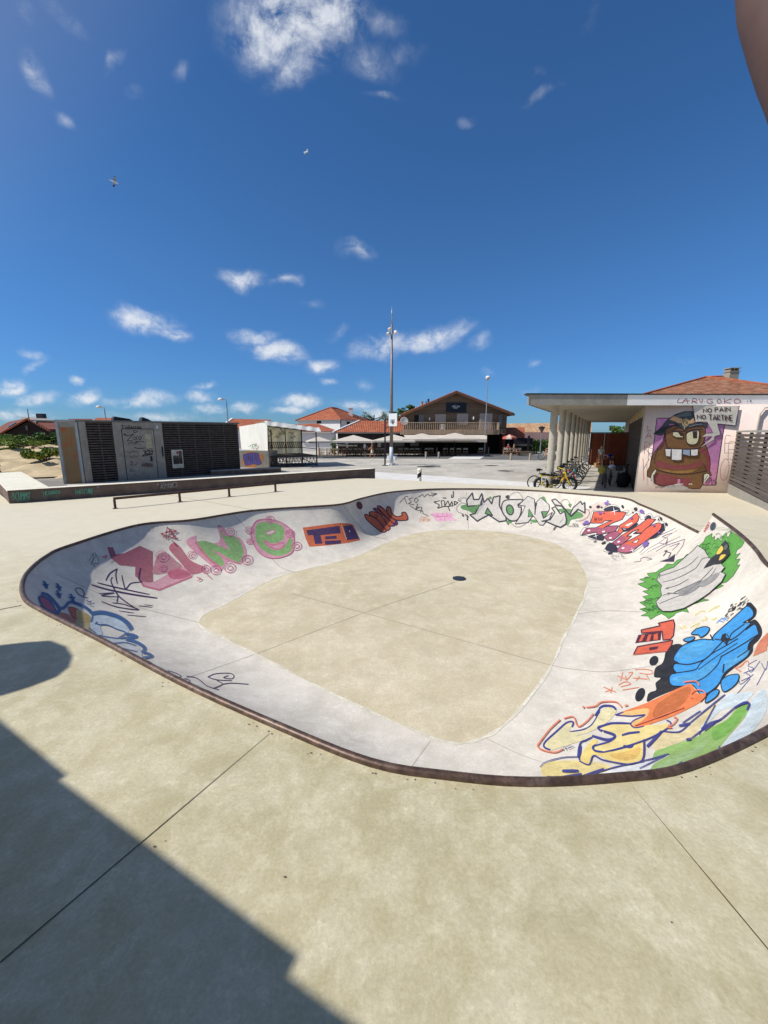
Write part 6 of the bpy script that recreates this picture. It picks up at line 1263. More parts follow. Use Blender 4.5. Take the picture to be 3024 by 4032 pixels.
# left end panel with rusty stain
e0=Vector((-17.22,21.75,0)); EP=Plane((e0.x,e0.y),(TA.x-.02,TA.y-.02))
m=MB(); EP.panel(m,0,GZ,EP.len,TH_-.02,0,.2); side=part(m,'side_panel',M_INOX,tb)
k=NM('rusty_board'); v=k.coord(scale=(1,1,.5)); f=k.noise(v,2.6,8,.7,.54,.64); k.base(k.mix(f,S(140,114,78),S(170,86,44))); k.rough(.7); M_RUST=k.m
m=MB(); EP.panel(m,.17,GZ+.02,EP.len-.17,TH_-.3,.012,.03); part(m,'board',M_RUST,side)
m=MB(); EP.panel(m,0,GZ,.12,TH_-.02,.03,.028); EP.panel(m,EP.len-.12,GZ,EP.len,TH_-.02,.03,.028); part(m,'edge_strip',M_STEEL,side)
m=MB(); m.prism([EP.pt(0,TH_,.05),EP.pt(EP.len,TH_,.05),EP.pt(EP.len,TH_+.09,.05),EP.pt(0,TH_+.09,.05)],-EP.n*1.5); part(m,'cap',M_STEEL,side)
# roof hoods
for (x0,y0,x1,y1) in ((990,316,1175,340),(1240,328,1338,345)):
    a=TP.hit(x0*760/1659,1500+y0*760/1659); b=TP.hit(x1*760/1659,1500+y1*760/1659); m=MB(); m.prism([TP.pt(a[0],TH_+.1,-.8),TP.pt(b[0],TH_+.1,-.8),TP.pt(b[0]-.2,TH_+.22,-.8),TP.pt(a[0]+.1,TH_+.34,-.8)],-TN*.8); part(m,'roof_hood',M_DKMET,tb)
# writing
def textmesh(t,o,ux,uy,size,mat,parent,name,off=0):
    cu=bpy.data.curves.new('t','FONT'); cu.body=t; cu.size=size; cu.offset=.022*size; ob=bpy.data.objects.new('t',cu); COL.objects.link(ob)
    dg=bpy.context.evaluated_depsgraph_get(); me=ob.evaluated_get(dg).to_mesh(); m=MB(); m.keep=True
    m.add([Vector(o)+ux*v.co.x+uy*v.co.y for v in me.vertices],[tuple(p.vertices) for p in me.polygons]); ob.evaluated_get(dg).to_mesh_clear(); bpy.data.objects.remove(ob); bpy.data.curves.remove(cu)
    return m.build(name,mat,parent)
q0=tz(1040,408); q1=tz(1226,408); textmesh('Toilettes',TP.pt(q0[0],q0[1]-.02,.054),TD,Vector((0,0,1)),(q1[0]-q0[0])/3.85,plain('letter_brown',S(44,34,30),.6),wall_,'lettering')
p=Paint((0,1500,760,2050),plane_hit(TP,.07),step=5); q=(34,32,52)
p.ell(None,1160,434,20,8,oc=q,ow=6,patch=.05); p.ell(q,1070,460,9,9,patch=.05)
for wd,pts in ((6,[(1070,466),(1100,470),(1145,456)]),(6,[(1145,456),(1092,514),(1138,508)]),(5,[(1160,478),(1146,484),(1150,506),(1166,500),(1162,480)]),(5,[(1180,466),(1168,490),(1178,506)]),(5,[(1200,472),(1190,488),(1196,506),(1210,498),(1208,476),(1200,472)]),(5,[(1100,542),(1130,524),(1136,534),(1180,520),(1236,520)]),(5,[(1180,520),(1155,545)]),(4,[(1228,528),(1240,532)])): p.line(q,wd,pts,patch=.05)
q=(30,26,28)
for wd,pts in ((5,[(1266,565),(1266,605)]),(5,[(1275,578),(1292,572),(1308,578),(1292,584),(1275,578)]),(7,[(1225,600),(1255,604),(1240,615),(1262,625)]),(6,[(1220,650),(1245,628),(1285,632),(1230,645),(1222,638)]),(7,[(1268,600),(1318,602)]),(6,[(1280,605),(1282,625),(1305,622),(1304,605)]),(6,[(1250,638),(1310,628)]),(5,[(1150,570),(1200,582),(1245,575)]),(4,[(1160,575),(1185,580)])): p.line(q,wd,pts,patch=.05)
for pts in ([(1085,605),(1110,618),(1130,605),(1160,608),(1190,612)],[(1110,640),(1130,660),(1150,640),(1165,655),(1190,640)],[(1115,690),(1140,700),(1120,725),(1170,715),(1175,700)],[(1125,750),(1115,775),(1150,770)]): p.line((112,102,92),5,pts,patch=.4)
p.text((104,72,62),5,'AVTBOO',(1215,738),(15,0),(0,-30),.25,.2); p.line((196,194,190),5,[(1212,450),(1222,432),(1226,452)],patch=.2)
p.mb.build('graffiti',p.mats,door)
p=Paint((0,1500,760,2050),plane_hit(EP,.035),step=5)
p.done('',side) if False else None
# ================================================================ concrete block with purple graffiti, low wall, stage
SB0=g(*[760+425*.4581,1500+752*.4581],GZ); SB1=g(760+655*.4581,1500+748*.4581,GZ); 
cb=thing('concrete_block','rough concrete block with a purple and orange throw up beside the stage','block',(SB0.x,SB0.y,GZ))
BP=Plane((SB0.x-.5,SB0.y+.9),(SB1.x,SB1.y)); zt_=BP.hit(760+600*.4581,1500+602*.4581)[1]
m=MB(); BP.panel(m,0,GZ,BP.len,zt_,0,1.6); part(m,'body',concrete('block_concrete',S(140,134,122),S(124,118,106),S(152,146,134),1,stainamt=.4),cb)
z9=lambda a,b:(930+a*340/1659,1640+b*340/1659)
p=Paint((930,1640,1270,1870),plane_hit(BP,.005),step=4)
p.fill((196,124,70),[(180,700),(300,670),(420,720),(520,740),(500,860),(400,900),(380,980),(200,985),(110,860)],patch=.4)
p.shape((88,76,150),[(135,750),(200,715),(330,700),(420,710),(440,780),(475,870),(470,910),(400,925),(330,910),(200,940),(160,880)],(60,48,96),10,.15)
for pts in ([(190,760),(215,900)],[(240,730),(230,820),(270,760),(280,900)],[(320,740),(310,880)],[(370,740),(390,880)],[(230,830),(300,820)]): p.line((60,48,96),8,pts)
p.line((90,60,80),8,[(470,910),(500,890)]); p.done('purple and orange throw up',cb)
lw0=g(760+300*.4581,1500+806*.4581,GZ); lw1=g(760+758*.4581,1500+784*.4581,GZ); LP=Plane((lw0.x,lw0.y),(lw1.x,lw1.y))
lwt=thing('low_wall','short dark low wall in front of the graffitied concrete block','wall',(lw1.x,lw1.y,GZ)); zl=LP.hit(760+700*.4581,1500+748*.4581)[1]
m=MB(); LP.panel(m,-1,GZ,LP.len,zl-.05,0,.7); part(m,'body',M_LEDGE,lwt); m=MB(); LP.panel(m,-1.01,zl-.046,LP.len+.01,zl,.01,.72); part(m,'cap',M_FASG,lwt)
# stage: scaffold deck with railing and a white tarpaulin roof
sg0=g(*z9(640,985),GZ); sgR=g(*z9(1555,950),GZ); SP=Plane((sg0.x,sg0.y),(sgR.x,sgR.y)); SL=SP.len; SN=SP.n; SDp=4.2
stg=thing('stage','scaffold stage with railings under a cream tarpaulin roof','stage',(sg0.x,sg0.y,GZ))
M_PIPE=plain('dark_scaffold',S(58,44,40),.5,.2,6,metal=.3)
k=NM('tarpaulin'); v=k.coord(scale=(1,1,.6)); f=k.noise(v,1.2,6,.6,.35,.65); k.base(k.mix(f,S(250,248,242),S(240,237,224))); k.rough(.6,0,.3); tr=k.n('ShaderNodeBsdfTranslucent'); k.l(k.mix(f,S(226,216,170),S(200,186,130)),tr.inputs[0]); ms=k.n('ShaderNodeMixShader'); ms.inputs[0].default_value=.24; k.l(k.b.outputs[0],ms.inputs[1]); k.l(tr.outputs[0],ms.inputs[2]); k.l(ms.outputs[0],k.out.inputs[0]); M_TARP=k.m
zdk=SP.hit(*z9(1100,755))[1]; zrail=SP.hit(*z9(1300,510))[1]; zmid=SP.hit(*z9(1300,628))[1]; ztop=SP.hit(*z9(1540,240))[1]; ztopL=SP.hit(*z9(600,120))[1]
m=MB(); m.prism([SP.pt(0,zdk-.12,0),SP.pt(SL,zdk-.12,0),SP.pt(SL,zdk,0),SP.pt(0,zdk,0)],-SN*SDp); part(m,'platform',plain('stage_boards',S(60,54,50),.8),stg)
sL=-3.0
for (a,dp) in ((0,0),(SL*.36,0),(SL*.68,0),(SL,0),(0,SDp),(SL*.3,SDp),(SL*.62,SDp),(SL,SDp)):
    m=MB(); zt2=ztop if a>0 else ztopL; m.cyl(SP.pt(a,GZ,-dp-.02),SP.pt(a,zt2 if (a in(0,SL) or dp) else zdk-.13,-dp-.02),.05 if a in (0,SL) else .04,n=8); part(m,'post',M_PIPE,stg)
m=MB()
for dp in (SDp,):
    for z in (zrail,zmid): m.cyl(SP.pt(0,z,-dp),SP.pt(SL,z,-dp),.03,n=6)
    n=22
    for i in range(n): a=SL*i/n; b=SL*(i+.5)/n; m.cyl(SP.pt(a,zmid,-dp),SP.pt(b,zrail,-dp),.018,n=5); m.cyl(SP.pt(b,zrail,-dp),SP.pt(SL*(i+1)/n,zmid,-dp),.018,n=5)
for z in (zrail,zmid): m.cyl(SP.pt(SL,z,0),SP.pt(SL,z,-SDp),.03,n=6)
part(m,'railing',M_PIPE,stg)
m=MB()
for dp in (.02,SDp):
    n=14
    for i in range(n): a=SL*i/n; b=SL*(i+.5)/n; m.cyl(SP.pt(a,zdk-.15,-dp),SP.pt(b,GZ+.15,-dp),.022,n=5); m.cyl(SP.pt(b,GZ+.15,-dp),SP.pt(SL*(i+1)/n,zdk-.15,-dp),.022,n=5)
    m.cyl(SP.pt(0,GZ+.15,-dp),SP.pt(SL,GZ+.15,-dp),.03,n=6)

part(m,'understructure',M_PIPE,stg)
for a0,a1,w_ in ((.68,.97,.16),(.25,.55,.1)): m=MB(); m.bar(SP.pt(SL*a0,zdk-.2,-.1),SP.pt(SL*a1,GZ+.1,.05),w_,.06); part(m,'brace',M_PIPE,stg)
m=MB(); z1_=ztop-.02
for dp in (.02,SDp): m.cyl(SP.pt(0,ztopL-.1,-dp),SP.pt(SL,z1_-.05,-dp),.035,n=6)
for a in (0,SL*.33,SL*.66,SL): m.cyl(SP.pt(a,ztopL-.1+(z1_-ztopL)*a/SL,0),SP.pt(a,ztopL-.1+(z1_-ztopL)*a/SL,-SDp),.03,n=6)
m.cyl(SP.pt(SL*.33,ztopL-.9,-SDp),SP.pt(SL*.2,ztopL-.25,-SDp),.03,n=6); m.cyl(SP.pt(SL*.62,ztopL-.9,-SDp),SP.pt(SL*.5,ztopL-.3,-SDp),.03,n=6); part(m,'roof_frame',M_PIPE,stg)
# tarpaulin: roof sheet, back wall and the gathered left wall
def sheet(f,nu,nv): 
    m=MB(); m.keep=True
    for j in range(nv+1):
        for i in range(nu+1): m.v.append(f(i/nu,j/nv))
    for j in range(nv):
        for i in range(nu): a=j*(nu+1)+i; m.f.append([a,a+1,a+nu+2,a+nu+1]); m.mi.append(0)
    return m
def zr(a): return ztopL+.12+(ztop-ztopL)*max(0,a)/SL
def frf(u,v):
    a=-.25+(SL+.45)*u; dp=-.25+(SDp+.5)*v; z=zr(a)+.05*math.sin(u*9)*math.sin(v*5)-.06*math.sin(math.pi*v)
    return SP.pt(a,z,-dp)
sheet(frf,24,10).build('tarpaulin_roof',M_TARP,stg,smooth=True)
def fval(u,v):
    a=-.25+(SL+.45)*u; return SP.pt(a,zr(a)-.0-.34*v+.02*math.sin(u*40),.25+.42*v+.03*math.sin(u*31+v*2))
sheet(fval,40,3).build('tarpaulin_valance',M_TARP,stg,smooth=True)
sheet(lambda u,v:SP.pt(.0+(SL+.05)*u,zr(SL*u)-.05-(zr(SL*u)-zdk-.02)*v,-SDp-.12+.07*math.sin(u*26)*math.sin(v*3)),40,8).build('tarpaulin_back',M_TARP,stg,smooth=True)
tl0=SP.pt(-.02,0,.12); tl1=at(*z9(70,400),tl0.y+5.2); tl1.z=0; TLP=Plane((tl0.x,tl0.y),(tl1.x,tl1.y)); zfar=TLP.hit(*z9(80,188))[1]
def fleft(u,v):   # the left end wall of the tent, hanging in folds from the near corner back to the far one
    zt2=zr(0)-.02+(zfar-zr(0))*u**.8; lo=zt_+.02-.1*u; z=zt2+(lo-zt2)*v
    return TLP.pt(TLP.len*u,z,.09*math.sin(u*22+v*1.5)*(.5+.5*v)*(1.2-u)-.05*v)
sheet(fleft,44,8).build('tarpaulin_side',M_TARP,stg,smooth=True)
p=Paint((930,1640,1270,1870),plane_hit(TLP,.16),step=4)
for pts in ([(275,585),(330,545),(440,525)],[(310,545),(330,610)],[(350,545),(345,600),(355,550),(395,545),(385,575),(355,580)],[(400,600),(415,520),(435,580)],[(395,565),(440,555)]): p.line((60,110,70),8,pts)
p.done('green tag',stg)
p=Paint((930,1640,1270,1870),plane_hit(SP,-SDp+.1),step=5)
for x,y in ((960,370),(1040,300),(1250,290),(1290,370),(640,340),(760,350)):
    for i in range(5): p.line((132,124,96),9,[(x+i*22,y+rnd.uniform(-10,60)),(x+i*22+14,y+rnd.uniform(20,80)),(x+i*22+22,y+rnd.uniform(-20,30))],patch=.4)
p.done('faint tags on the back sheet',stg)
# ================================================================ lamps, pole, basketball post, bollard
def mastlamp(px,py_top,py_base,label,Y,head):
    t=at(px,py_top,Y); o=thing('street_lamp',label,'street lamp',(t.x,Y,GZ)); m=MB(); h=t.z
    m.tube([(t.x,Y,GZ),(t.x,Y,h-.2)],[.085,.045],10); part(m,'pole',M_STEEL,o); m=MB(); m.cyl((t.x,Y,GZ),(t.x,Y,GZ+.08),.2,n=10); part(m,'base_plate',M_STEEL,o)
    head(o,t,Y); return o
def head_ball(o,t,Y):
    m=MB(); m.lathe((t.x,Y,t.z-.3),[(.05,-.06),(.2,.06),(.28,.2),(.28,.26)],16); part(m,'lamp_bowl',plain('lamp_glass',S(196,192,184),.3),o,smooth=True)
    m=MB(); m.lathe((t.x,Y,t.z-.03),[(.3,0),(.29,.04),(.19,.17),(.04,.23)],16); part(m,'lamp_cap',M_WHITE,o,smooth=True)
def head_arm(o,t,Y):
    m=MB(); m.tube([(t.x,Y,t.z-.3),(t.x-.02,Y,t.z-.05),(t.x-.3,Y,t.z+.02)],.035,8); part(m,'arm',M_STEEL,o)
    m=MB(); m.lathe((t.x-.5,Y,t.z-.04),[(.23,-.06),(.25,.02),(.18,.13),(.05,.17)],14); part(m,'lamp_head',M_WHITE,o,smooth=True)
def head_cone(o,t,Y):
    m=MB(); m.lathe((t.x,Y,t.z-.35),[(.06,-.1),(.1,.0),(.36,.5)],14); part(m,'lamp_shade',plain('smoked_glass',S(120,104,90),.3),o); m=MB(); m.lathe((t.x,Y,t.z+.155),[(.42,0),(.42,.05),(.1,.2)],14); part(m,'lamp_cap',M_DKMET,o)
def shear_lean(o,dx):
    o.rotation_euler=(0,R(dx),0)
o=mastlamp(1921,1486,1795,'tall pale street lamp with a round head before the timber restaurant',51.2,head_ball); 
mastlamp(410,1602,1700,'grey street lamp behind the left part of the toilet block',40,head_arm)
mastlamp(891,1572,1700,'grey street lamp behind the right end of the toilet block',38,head_arm)
mastlamp(2133,1690,1790,'short street lamp with a conical glass before the mauve roof',50,head_cone)
pb=g(1541,1831,GZ); tp=thing('lamp_mast','very tall grey mast with three spotlights and a pale painted foot','mast',(pb.x,pb.y,GZ)); Yp=pb.y
H_=at(1542,1203,Yp).z; zc=at(1542,1760,Yp).z
m=MB(); m.tube([(pb.x,Yp,GZ+.1),(pb.x,Yp,zc)],[.17,.155],14); part(m,'painted_foot',plain('pale_blue_paint',S(192,204,212),.6,.08,4),tp,smooth=True)
m=MB(); m.tube([(pb.x,Yp,zc+.002),(pb.x,Yp,at(1542,1275,Yp).z)],[.15,.075],14); part(m,'shaft',plain('mast_steel',S(134,124,118),.5,.12,3,metal=.3),tp,smooth=True)
m=MB(); m.tube([(pb.x,Yp,at(1542,1275,Yp).z+.002),(pb.x,Yp,H_)],[.06,.012],10); part(m,'spire',M_STEEL,tp,smooth=True)
m=MB(); m.lathe((pb.x,Yp,GZ),[(.6,0),(.6,.06),(.5,.1)],4); m.lathe((pb.x,Yp,GZ+.1),[(.34,0),(.34,.05)],16); part(m,'base',M_PALE,tp)
for dx,py,dy in ((-.25,1314,-.1),(.27,1308,-.05),(-.14,1292,.25)):
    z=at(1542,py,Yp).z; c=Vector((pb.x+dx*1.1,Yp+dy,z)); ax=(Vector((0,1,0)),Vector((1,0,-.5)).normalized(),Vector((math.copysign(.5,dx),-.35,-.8)).normalized()); ax=(ax[2].orthogonal().normalized(),ax[2].cross(ax[2].orthogonal().normalized()),ax[2])
    m=MB(); m.lathe(c,[(.03,-.14),(.1,-.08),(.14,.07),(.15,.11),(.12,.11)],14,ax=ax); s=part(m,'spotlight',M_WHITE,tp,smooth=True); m=MB(); m.bar(c,(pb.x,Yp,z),.05); part(m,'bracket',M_DKMET,s)
bb=g(1516,1833,GZ); bp=thing('basketball_post','dark basketball post with a white backboard facing right','basketball hoop',(bb.x,bb.y,GZ)); Yq=bb.y
hp=at(1517,1650,Yq).z
m=MB(); m.bar((bb.x,Yq,GZ),(bb.x,Yq,hp),.13,.13); m.box((bb.x,Yq,GZ+.02),(.5,.4,.04)); part(m,'post',plain('post_dark',S(52,42,54),.5,metal=.3),bp)
c0=at(1531,1628,Yq-.6); c1=at(1563,1678,Yq-.6); cx=(c0.x+c1.x)/2; czm=(c0.z+c1.z)/2
bdir=Vector((.72,-.69,0)).normalized(); 
m=MB(); wB=abs(c1.x-c0.x)/bdir.x; m.box((cx,Yq-.6,czm),(wB,.05,c0.z-c1.z),ax=(bdir,Vector((.69,.72,0)),Vector((0,0,1)))); bo=part(m,'backboard',plain('board_white',S(206,208,208),.6,.04),bp)
m=MB(); o_=Vector((cx,Yq-.6,czm))-Vector((.69,.72,0))*.03; zz=Vector((0,0,1))
for a,b in (((-.2,.0),(.2,.0)),((-.2,-.26),(-.2,0)),((.2,-.26),(.2,0))): m.bar(o_+bdir*a[0]+zz*a[1],o_+bdir*b[0]+zz*b[1],.02,.05)
m.lathe(o_+zz*-.16,[(.09,-.12),(.12,0),(.08,.12)],10); part(m,'target_square',plain('board_grey',S(110,108,106),.6),bo)
m=MB(); m.bar((bb.x,Yq,hp-.35),(cx+.05,Yq-.55,czm),.06); m.bar((bb.x,Yq,hp-.8),(cx+.05,Yq-.55,czm-.3),.05); part(m,'arm',M_DKMET,bp)
m=MB(); rc=Vector((cx+.62,Yq-.85,c1.z+.08)); m.ring(rc,.23,.012,(Vector((1,0,0)),Vector((0,1,0))),20,6); m.bar(rc-Vector((.23,0,0)),(cx+.1,Yq-.65,c1.z+.08),.03); part(m,'hoop',plain('hoop_red',S(120,62,48),.5),bp)
# black and white bollard
cb_=g(1651,1900,-.25); bwz=thing('striped_bollard','white topped bollard spirally painted black and white at the deck edge','bollard',(cb_.x,cb_.y,-.3)); hb=at(1652,1845,cb_.y).z; cx_,cy_=cb_.x,cb_.y
k=NM('spiral_paint'); co=k.n('ShaderNodeTexCoord'); sx=k.n('ShaderNodeSeparateXYZ'); k.l(co.outputs['Object'],sx.inputs[0]); at2=k.math('ARCTAN2',sx.outputs[1],sx.outputs[0]); t=k.math('FRACT',k.math('SUBTRACT',k.math('MULTIPLY',sx.outputs[2],2.1),k.math('DIVIDE',at2,2*math.pi))); k.base(k.mix(k.math('LESS_THAN',t,.5),S(214,210,198),S(30,24,24))); k.rough(.6)
m=MB(); m.lathe((cx_,cy_,0),[(.115,-.3),(.115,hb-.1)],18); part(m,'shaft',k.m,bwz); 
m=MB(); m.lathe((cx_,cy_,hb-.098),[(.13,0),(.145,.01),(.13,.06),(.06,.11),(.02,.12)],18); part(m,'cap',plain('cap_cream',S(226,216,190),.6,.05),bwz)
# buckets by the mast
for (px,py,lb,cc) in ((1532,1811,'white bucket left of the mast foot',(224,226,226)),(1556,1811,'white tub with a blue lid right of the mast foot',(214,218,222))):
    c=g(px,py,GZ); o=thing('bucket',lb,'bucket',(c.x,c.y,GZ)); m=MB(); m.lathe((c.x,c.y,GZ),[(.14,0),(.2,.36),(.21,.38)],14); part(m,'body',plain('bucket_%d'%cc[0],S(*cc),.5,.03),o)
    m=MB(); m.lathe((c.x,c.y,GZ+.382),[(.22,0),(.22,.05),(.02,.07)],14); part(m,'lid',plain('lid_blue',S(62,92,150),.5) if 'blue' in lb else M_WHITE,o)
# ================================================================ bicycles
M_TYRE=plain('tyre',(.012,.012,.012,1),.8); M_RIM=plain('rim',(.08,.08,.085,1),.4,metal=.6); M_BLK=plain('black_parts',(.015,.015,.016,1),.5)
def bicycle(name,label,fcol,r=.34,tr=.022,base=1.05,group=None,fat=False,step=False,basket=False):
    o=thing(name,label,'bicycle',(0,0,0),0,group); fm=plain('frame_%d_%d_%d'%fcol,S(*fcol),.35,.06,4,spec=.5); X,Z=Vector((1,0,0)),Vector((0,0,1)); hb_=base/2
    def prt(m,n,mt,par=o,sm=False): k=m.build(n,mt,smooth=sm); k.parent=par; return k
    for sx in (-1,1):
        m=MB(); m.ring((sx*hb_,0,r),r-tr,tr,(X,Z),32,8); wq=prt(m,'wheel',M_TYRE,o,True)
        m=MB(); m.ring((sx*hb_,0,r),r-2.1*tr,.009,(X,Z),28,6); m.cyl((sx*hb_,-.045,r),(sx*hb_,.045,r),.03,n=10); prt(m,'rim',M_RIM,wq)
        m=MB(); n=16 if not fat else 10
        for i in range(n): a=2*math.pi*i/n; m.cyl((sx*hb_,rnd.uniform(-.02,.02),r),(sx*hb_+(r-2.1*tr)*math.cos(a),0,r+(r-2.1*tr)*math.sin(a)),.0022 if not fat else .008,n=4)
        prt(m,'spokes',M_RIM,wq)
    bbk=Vector((-.08,0,r-.04)); 
    if fat:
        hd=Vector((.36,0,.93)); hl_=Vector((.41,0,.76)); stt=Vector((-.42,0,.78)); m=MB()
        m.bar(hd,hl_,.07,.09); m.tube([hl_+Z*.1,Vector((.05,0,.7)),Vector((-.1,0,.66)),Vector((-.3,0,.76)),Vector((-.72,0,.78))],.028,8); m.tube([hl_,Vector((.22,0,.5)),Vector((.05,0,.3)),bbk+Z*-.02],.032,8); m.tube([bbk-Z*.02,Vector((-.4,0,.28)),(-hb_,.07,r)],.026,8); m.tube([bbk-Z*.02,Vector((-.4,0,.28)),(-hb_,-.07,r)],.026,8)
        m.tube([Vector((-.7,.05,.78)),Vector((-.62,.07,.55)),(-hb_-.02,.07,r)],.022,8); m.tube([Vector((-.7,-.05,.78)),Vector((-.62,-.07,.55)),(-hb_-.02,-.07,r)],.022,8); prt(m,'frame',fm)
        m=MB(); m.prism([(-.34,-.09,.8),(-.7,-.1,.81),(-.7,.1,.81),(-.34,.09,.8)],(0,0,.05)); m.box((-.2,0,.79),(.4,.2,.07)); prt(m,'saddle',M_BLK)
        m=MB(); m.box((0,.0,.47),(.34,.09,.2)); prt(m,'battery',M_BLK)
        m=MB(); m.box((-.6,-.15,.62),(.2,.015,.2)); pl_=prt(m,'number_plate',plain('plate_white',S(226,224,214),.5))
        mm=MB(); mm.keep=True
        P2=Paint((0,0,1659,1000),lambda x,y:(Vector((-.6+(x-80)/800,-.1585,.62-(y-50)/800)),Vector((0,-1,0))),step=9); P2.text((24,24,24),18,'86',(24,95),(72,0),(0,-92),.2,0); k=P2.mb.build('plate_number',P2.mats); k.parent=pl_
    else:
        hd=Vector((.33,0,r+.50)); hl_=Vector((.375,0,r+.36)); stt=Vector((-.27,0,r+.46)); m=MB()
        m.cyl(hd,hl_,.022,n=8); m.cyl(stt,bbk,.018,n=8); m.cyl(hl_,bbk,.022,n=8)
        if step: m.tube([hl_+Z*.08,Vector((.1,0,r+.12)),bbk+Z*.12+Vector((-.03,0,0))],.02,8)
        else: m.cyl(hd-Z*.02,stt+Vector((.02,0,-.03)),.019,n=8)
        for y in(-.05,.05): m.cyl(stt,(-hb_,y,r),.01,n=6); m.cyl(bbk,(-hb_,y,r),.012,n=6)
        prt(m,'frame',fm); m=MB(); m.tube([Vector((-.42,0,r+.6)),Vector((-.3,0,r+.62)),Vector((-.14,0,r+.6))],[.075,.06,.02],8); m.cyl(stt,(-.3,0,r+.6),.014,n=6); prt(m,'saddle',M_BLK)
    m=MB(); fy=.06 if fat else .045; fr_=.024 if fat else .014
    for y in(-fy,fy): m.tube([hl_+Vector((.005,y,-.02)),Vector((hl_.x+(hb_-hl_.x)*.55,y,r+(hl_.z-r)*.42)),(hb_,y,r)],fr_,7)
    m.bar(hl_+Vector((0,-fy,0)),hl_+Vector((0,fy,0)),.04); prt(m,'fork',fm)
    m=MB(); ht=hd+Vector((-.05,0,.14)); m.cyl(hd,ht,.016,n=7); m.tube([ht+Vector((-.1,-.32,.03)),ht+Vector((.0,-.12,.0)),ht+Vector((.0,.12,.0)),ht+Vector((-.1,.32,.03))],.013,7); m.tube([ht+Vector((-.1,-.32,.03)),ht+Vector((-.13,-.36,.035))],.02,7); m.tube([ht+Vector((-.1,.32,.03)),ht+Vector((-.13,.36,.035))],.02,7); prt(m,'handlebar',fm if fat else M_BLK)
    m=MB(); m.ring(bbk+Vector((0,-.055,0)),.085,.008,(X,Z),20,5); m.bar(bbk+Vector((0,-.07,0)),bbk+Vector((.1,-.07,-.13)),.02); m.bar(bbk+Vector((0,.07,0)),bbk+Vector((-.1,.07,.13)),.02); m.box(bbk+Vector((.1,-.12,-.135)),(.09,.1,.025)); m.box(bbk+Vector((-.1,.12,.135)),(.09,.1,.025)); m.bar(bbk+Vector((0,-.055,.07)),(-hb_,-.055,r+.03),.006); m.bar(bbk+Vector((0,-.055,-.07)),(-hb_,-.055,r-.03),.006); prt(m,'crank',M_BLK)
    if basket:
        m=MB(); m.prism([(.36,-.16,r+.5),(.66,-.14,r+.5),(.66,.14,r+.5),(.36,.16,r+.5)],(0,0,.24)); prt(m,'basket',plain('basket_black',(.03,.03,.03,1),.8))
    return o
def put(o,x,y,rz,z=GZ): o.location=(x,y,z); o.rotation_euler=(0,0,rz)
y1=g(2133,1925,GZ-.02); y2=g(2238,1936,GZ-.02); 
yb=bicycle('electric_bicycle','yellow fat tyred bicycle with number plate 86 chained to the first column',(228,196,20),r=.355,tr=.055,base=1.3,fat=True)
cA_=at(2187,1910,18.75); put(yb,cA_.x,18.75,R(-4))
lk=MB(); lk.tube([(cA_.x-.3,18.6,.62),(cA_.x-.12,18.95,.5),(cA_.x+.12,18.7,.47),(cA_.x+.35,18.68,.55)],.025,7); tag(part(lk,'chain_lock',M_BLK,None),'thick black chain lock round the first column and the yellow bicycle','lock')
bk0=bicycle('bicycle','black bicycle leaning behind the yellow one, frontmost of the row',(28,28,30),group=None)
put(bk0,cA_.x-.12,19.75,R(2))
specs=[((150,40,44),20.9,'red framed bicycle in the row, second behind the yellow one'),((60,140,150),22.0,'teal framed bicycle in the row by the columns'),((34,34,38),23.2,'black bicycle in the row beside the teal one, farther back'),((40,40,42),25.2,'black bicycle in the middle of the row by the columns'),((60,60,64),27.4,'dark grey bicycle near the far end of the row'),((150,150,152),30.0,'silver bicycle at the far end of the row')]
for i,(col,yy,lb) in enumerate(specs):
    b=bicycle('bicycle',lb,col,step=(i==1)); s=(yy-19.3)/.875; put(b,7.9+.484*s+.55,yy,R(-8+rnd.uniform(-5,8)))
for i,(px,py,yy,lb,col) in enumerate(((2378,1935,20.6,'dark bicycle in the shade with a yellow bag, leftmost by the wall',(36,36,38)),(2400,1935,21.3,'dark green bicycle in the shade, second by the wall',(30,64,52)),(2432,1935,21.0,'black bicycle in the shade, third by the wall',(26,26,28)),(2462,1925,22.4,'black bicycle in the shade closest to the timber wall',(30,30,34)))):
    b=bicycle('bicycle',lb,col,step=(i==1),basket=(i==2)); c=at(px,1900,yy); put(b,c.x,yy,R(-112-i*4))
def bag(name,label,cat,c,r,col):
    m=MB(); n=9; m.lathe(c,[(r[0]*math.sin(math.pi*(i+.4)/n),-r[2]*math.cos(math.pi*(i+.4)/n)) for i in range(n)],12,ax=(Vector((1,0,0)),Vector((0,r[1]/r[0],0)),Vector((0,0,1))))
    o=m.build(name,plain('cloth_%d_%d_%d'%col,S(*col),.8,.15,6),smooth=True); return tag(o,label,cat)
c=at(2370,1850,20.2); bag('backpack','olive yellow bag hung on the leftmost shaded bicycle','bag',c,(.2,.15,.2),(150,140,60))
c=at(2410,1838,20.6); hm=bag('bike_helmet','white and blue helmet hung on the shaded bicycles','helmet',c,(.17,.13,.12),(190,196,216))
c=at(2455,1890,20.4); bag('backpack','big black bag hung on the shaded bicycles','bag',c,(.34,.25,.4),(22,22,24))
# far-left bicycle behind the ledge
lb_=bicycle('bicycle','dark bicycle cut by the left edge of the picture behind the ledge',(40,40,56),r=.36,tr=.02); c=at(-4,1860,20.9); put(lb_,c.x-.32,20.9,R(8))
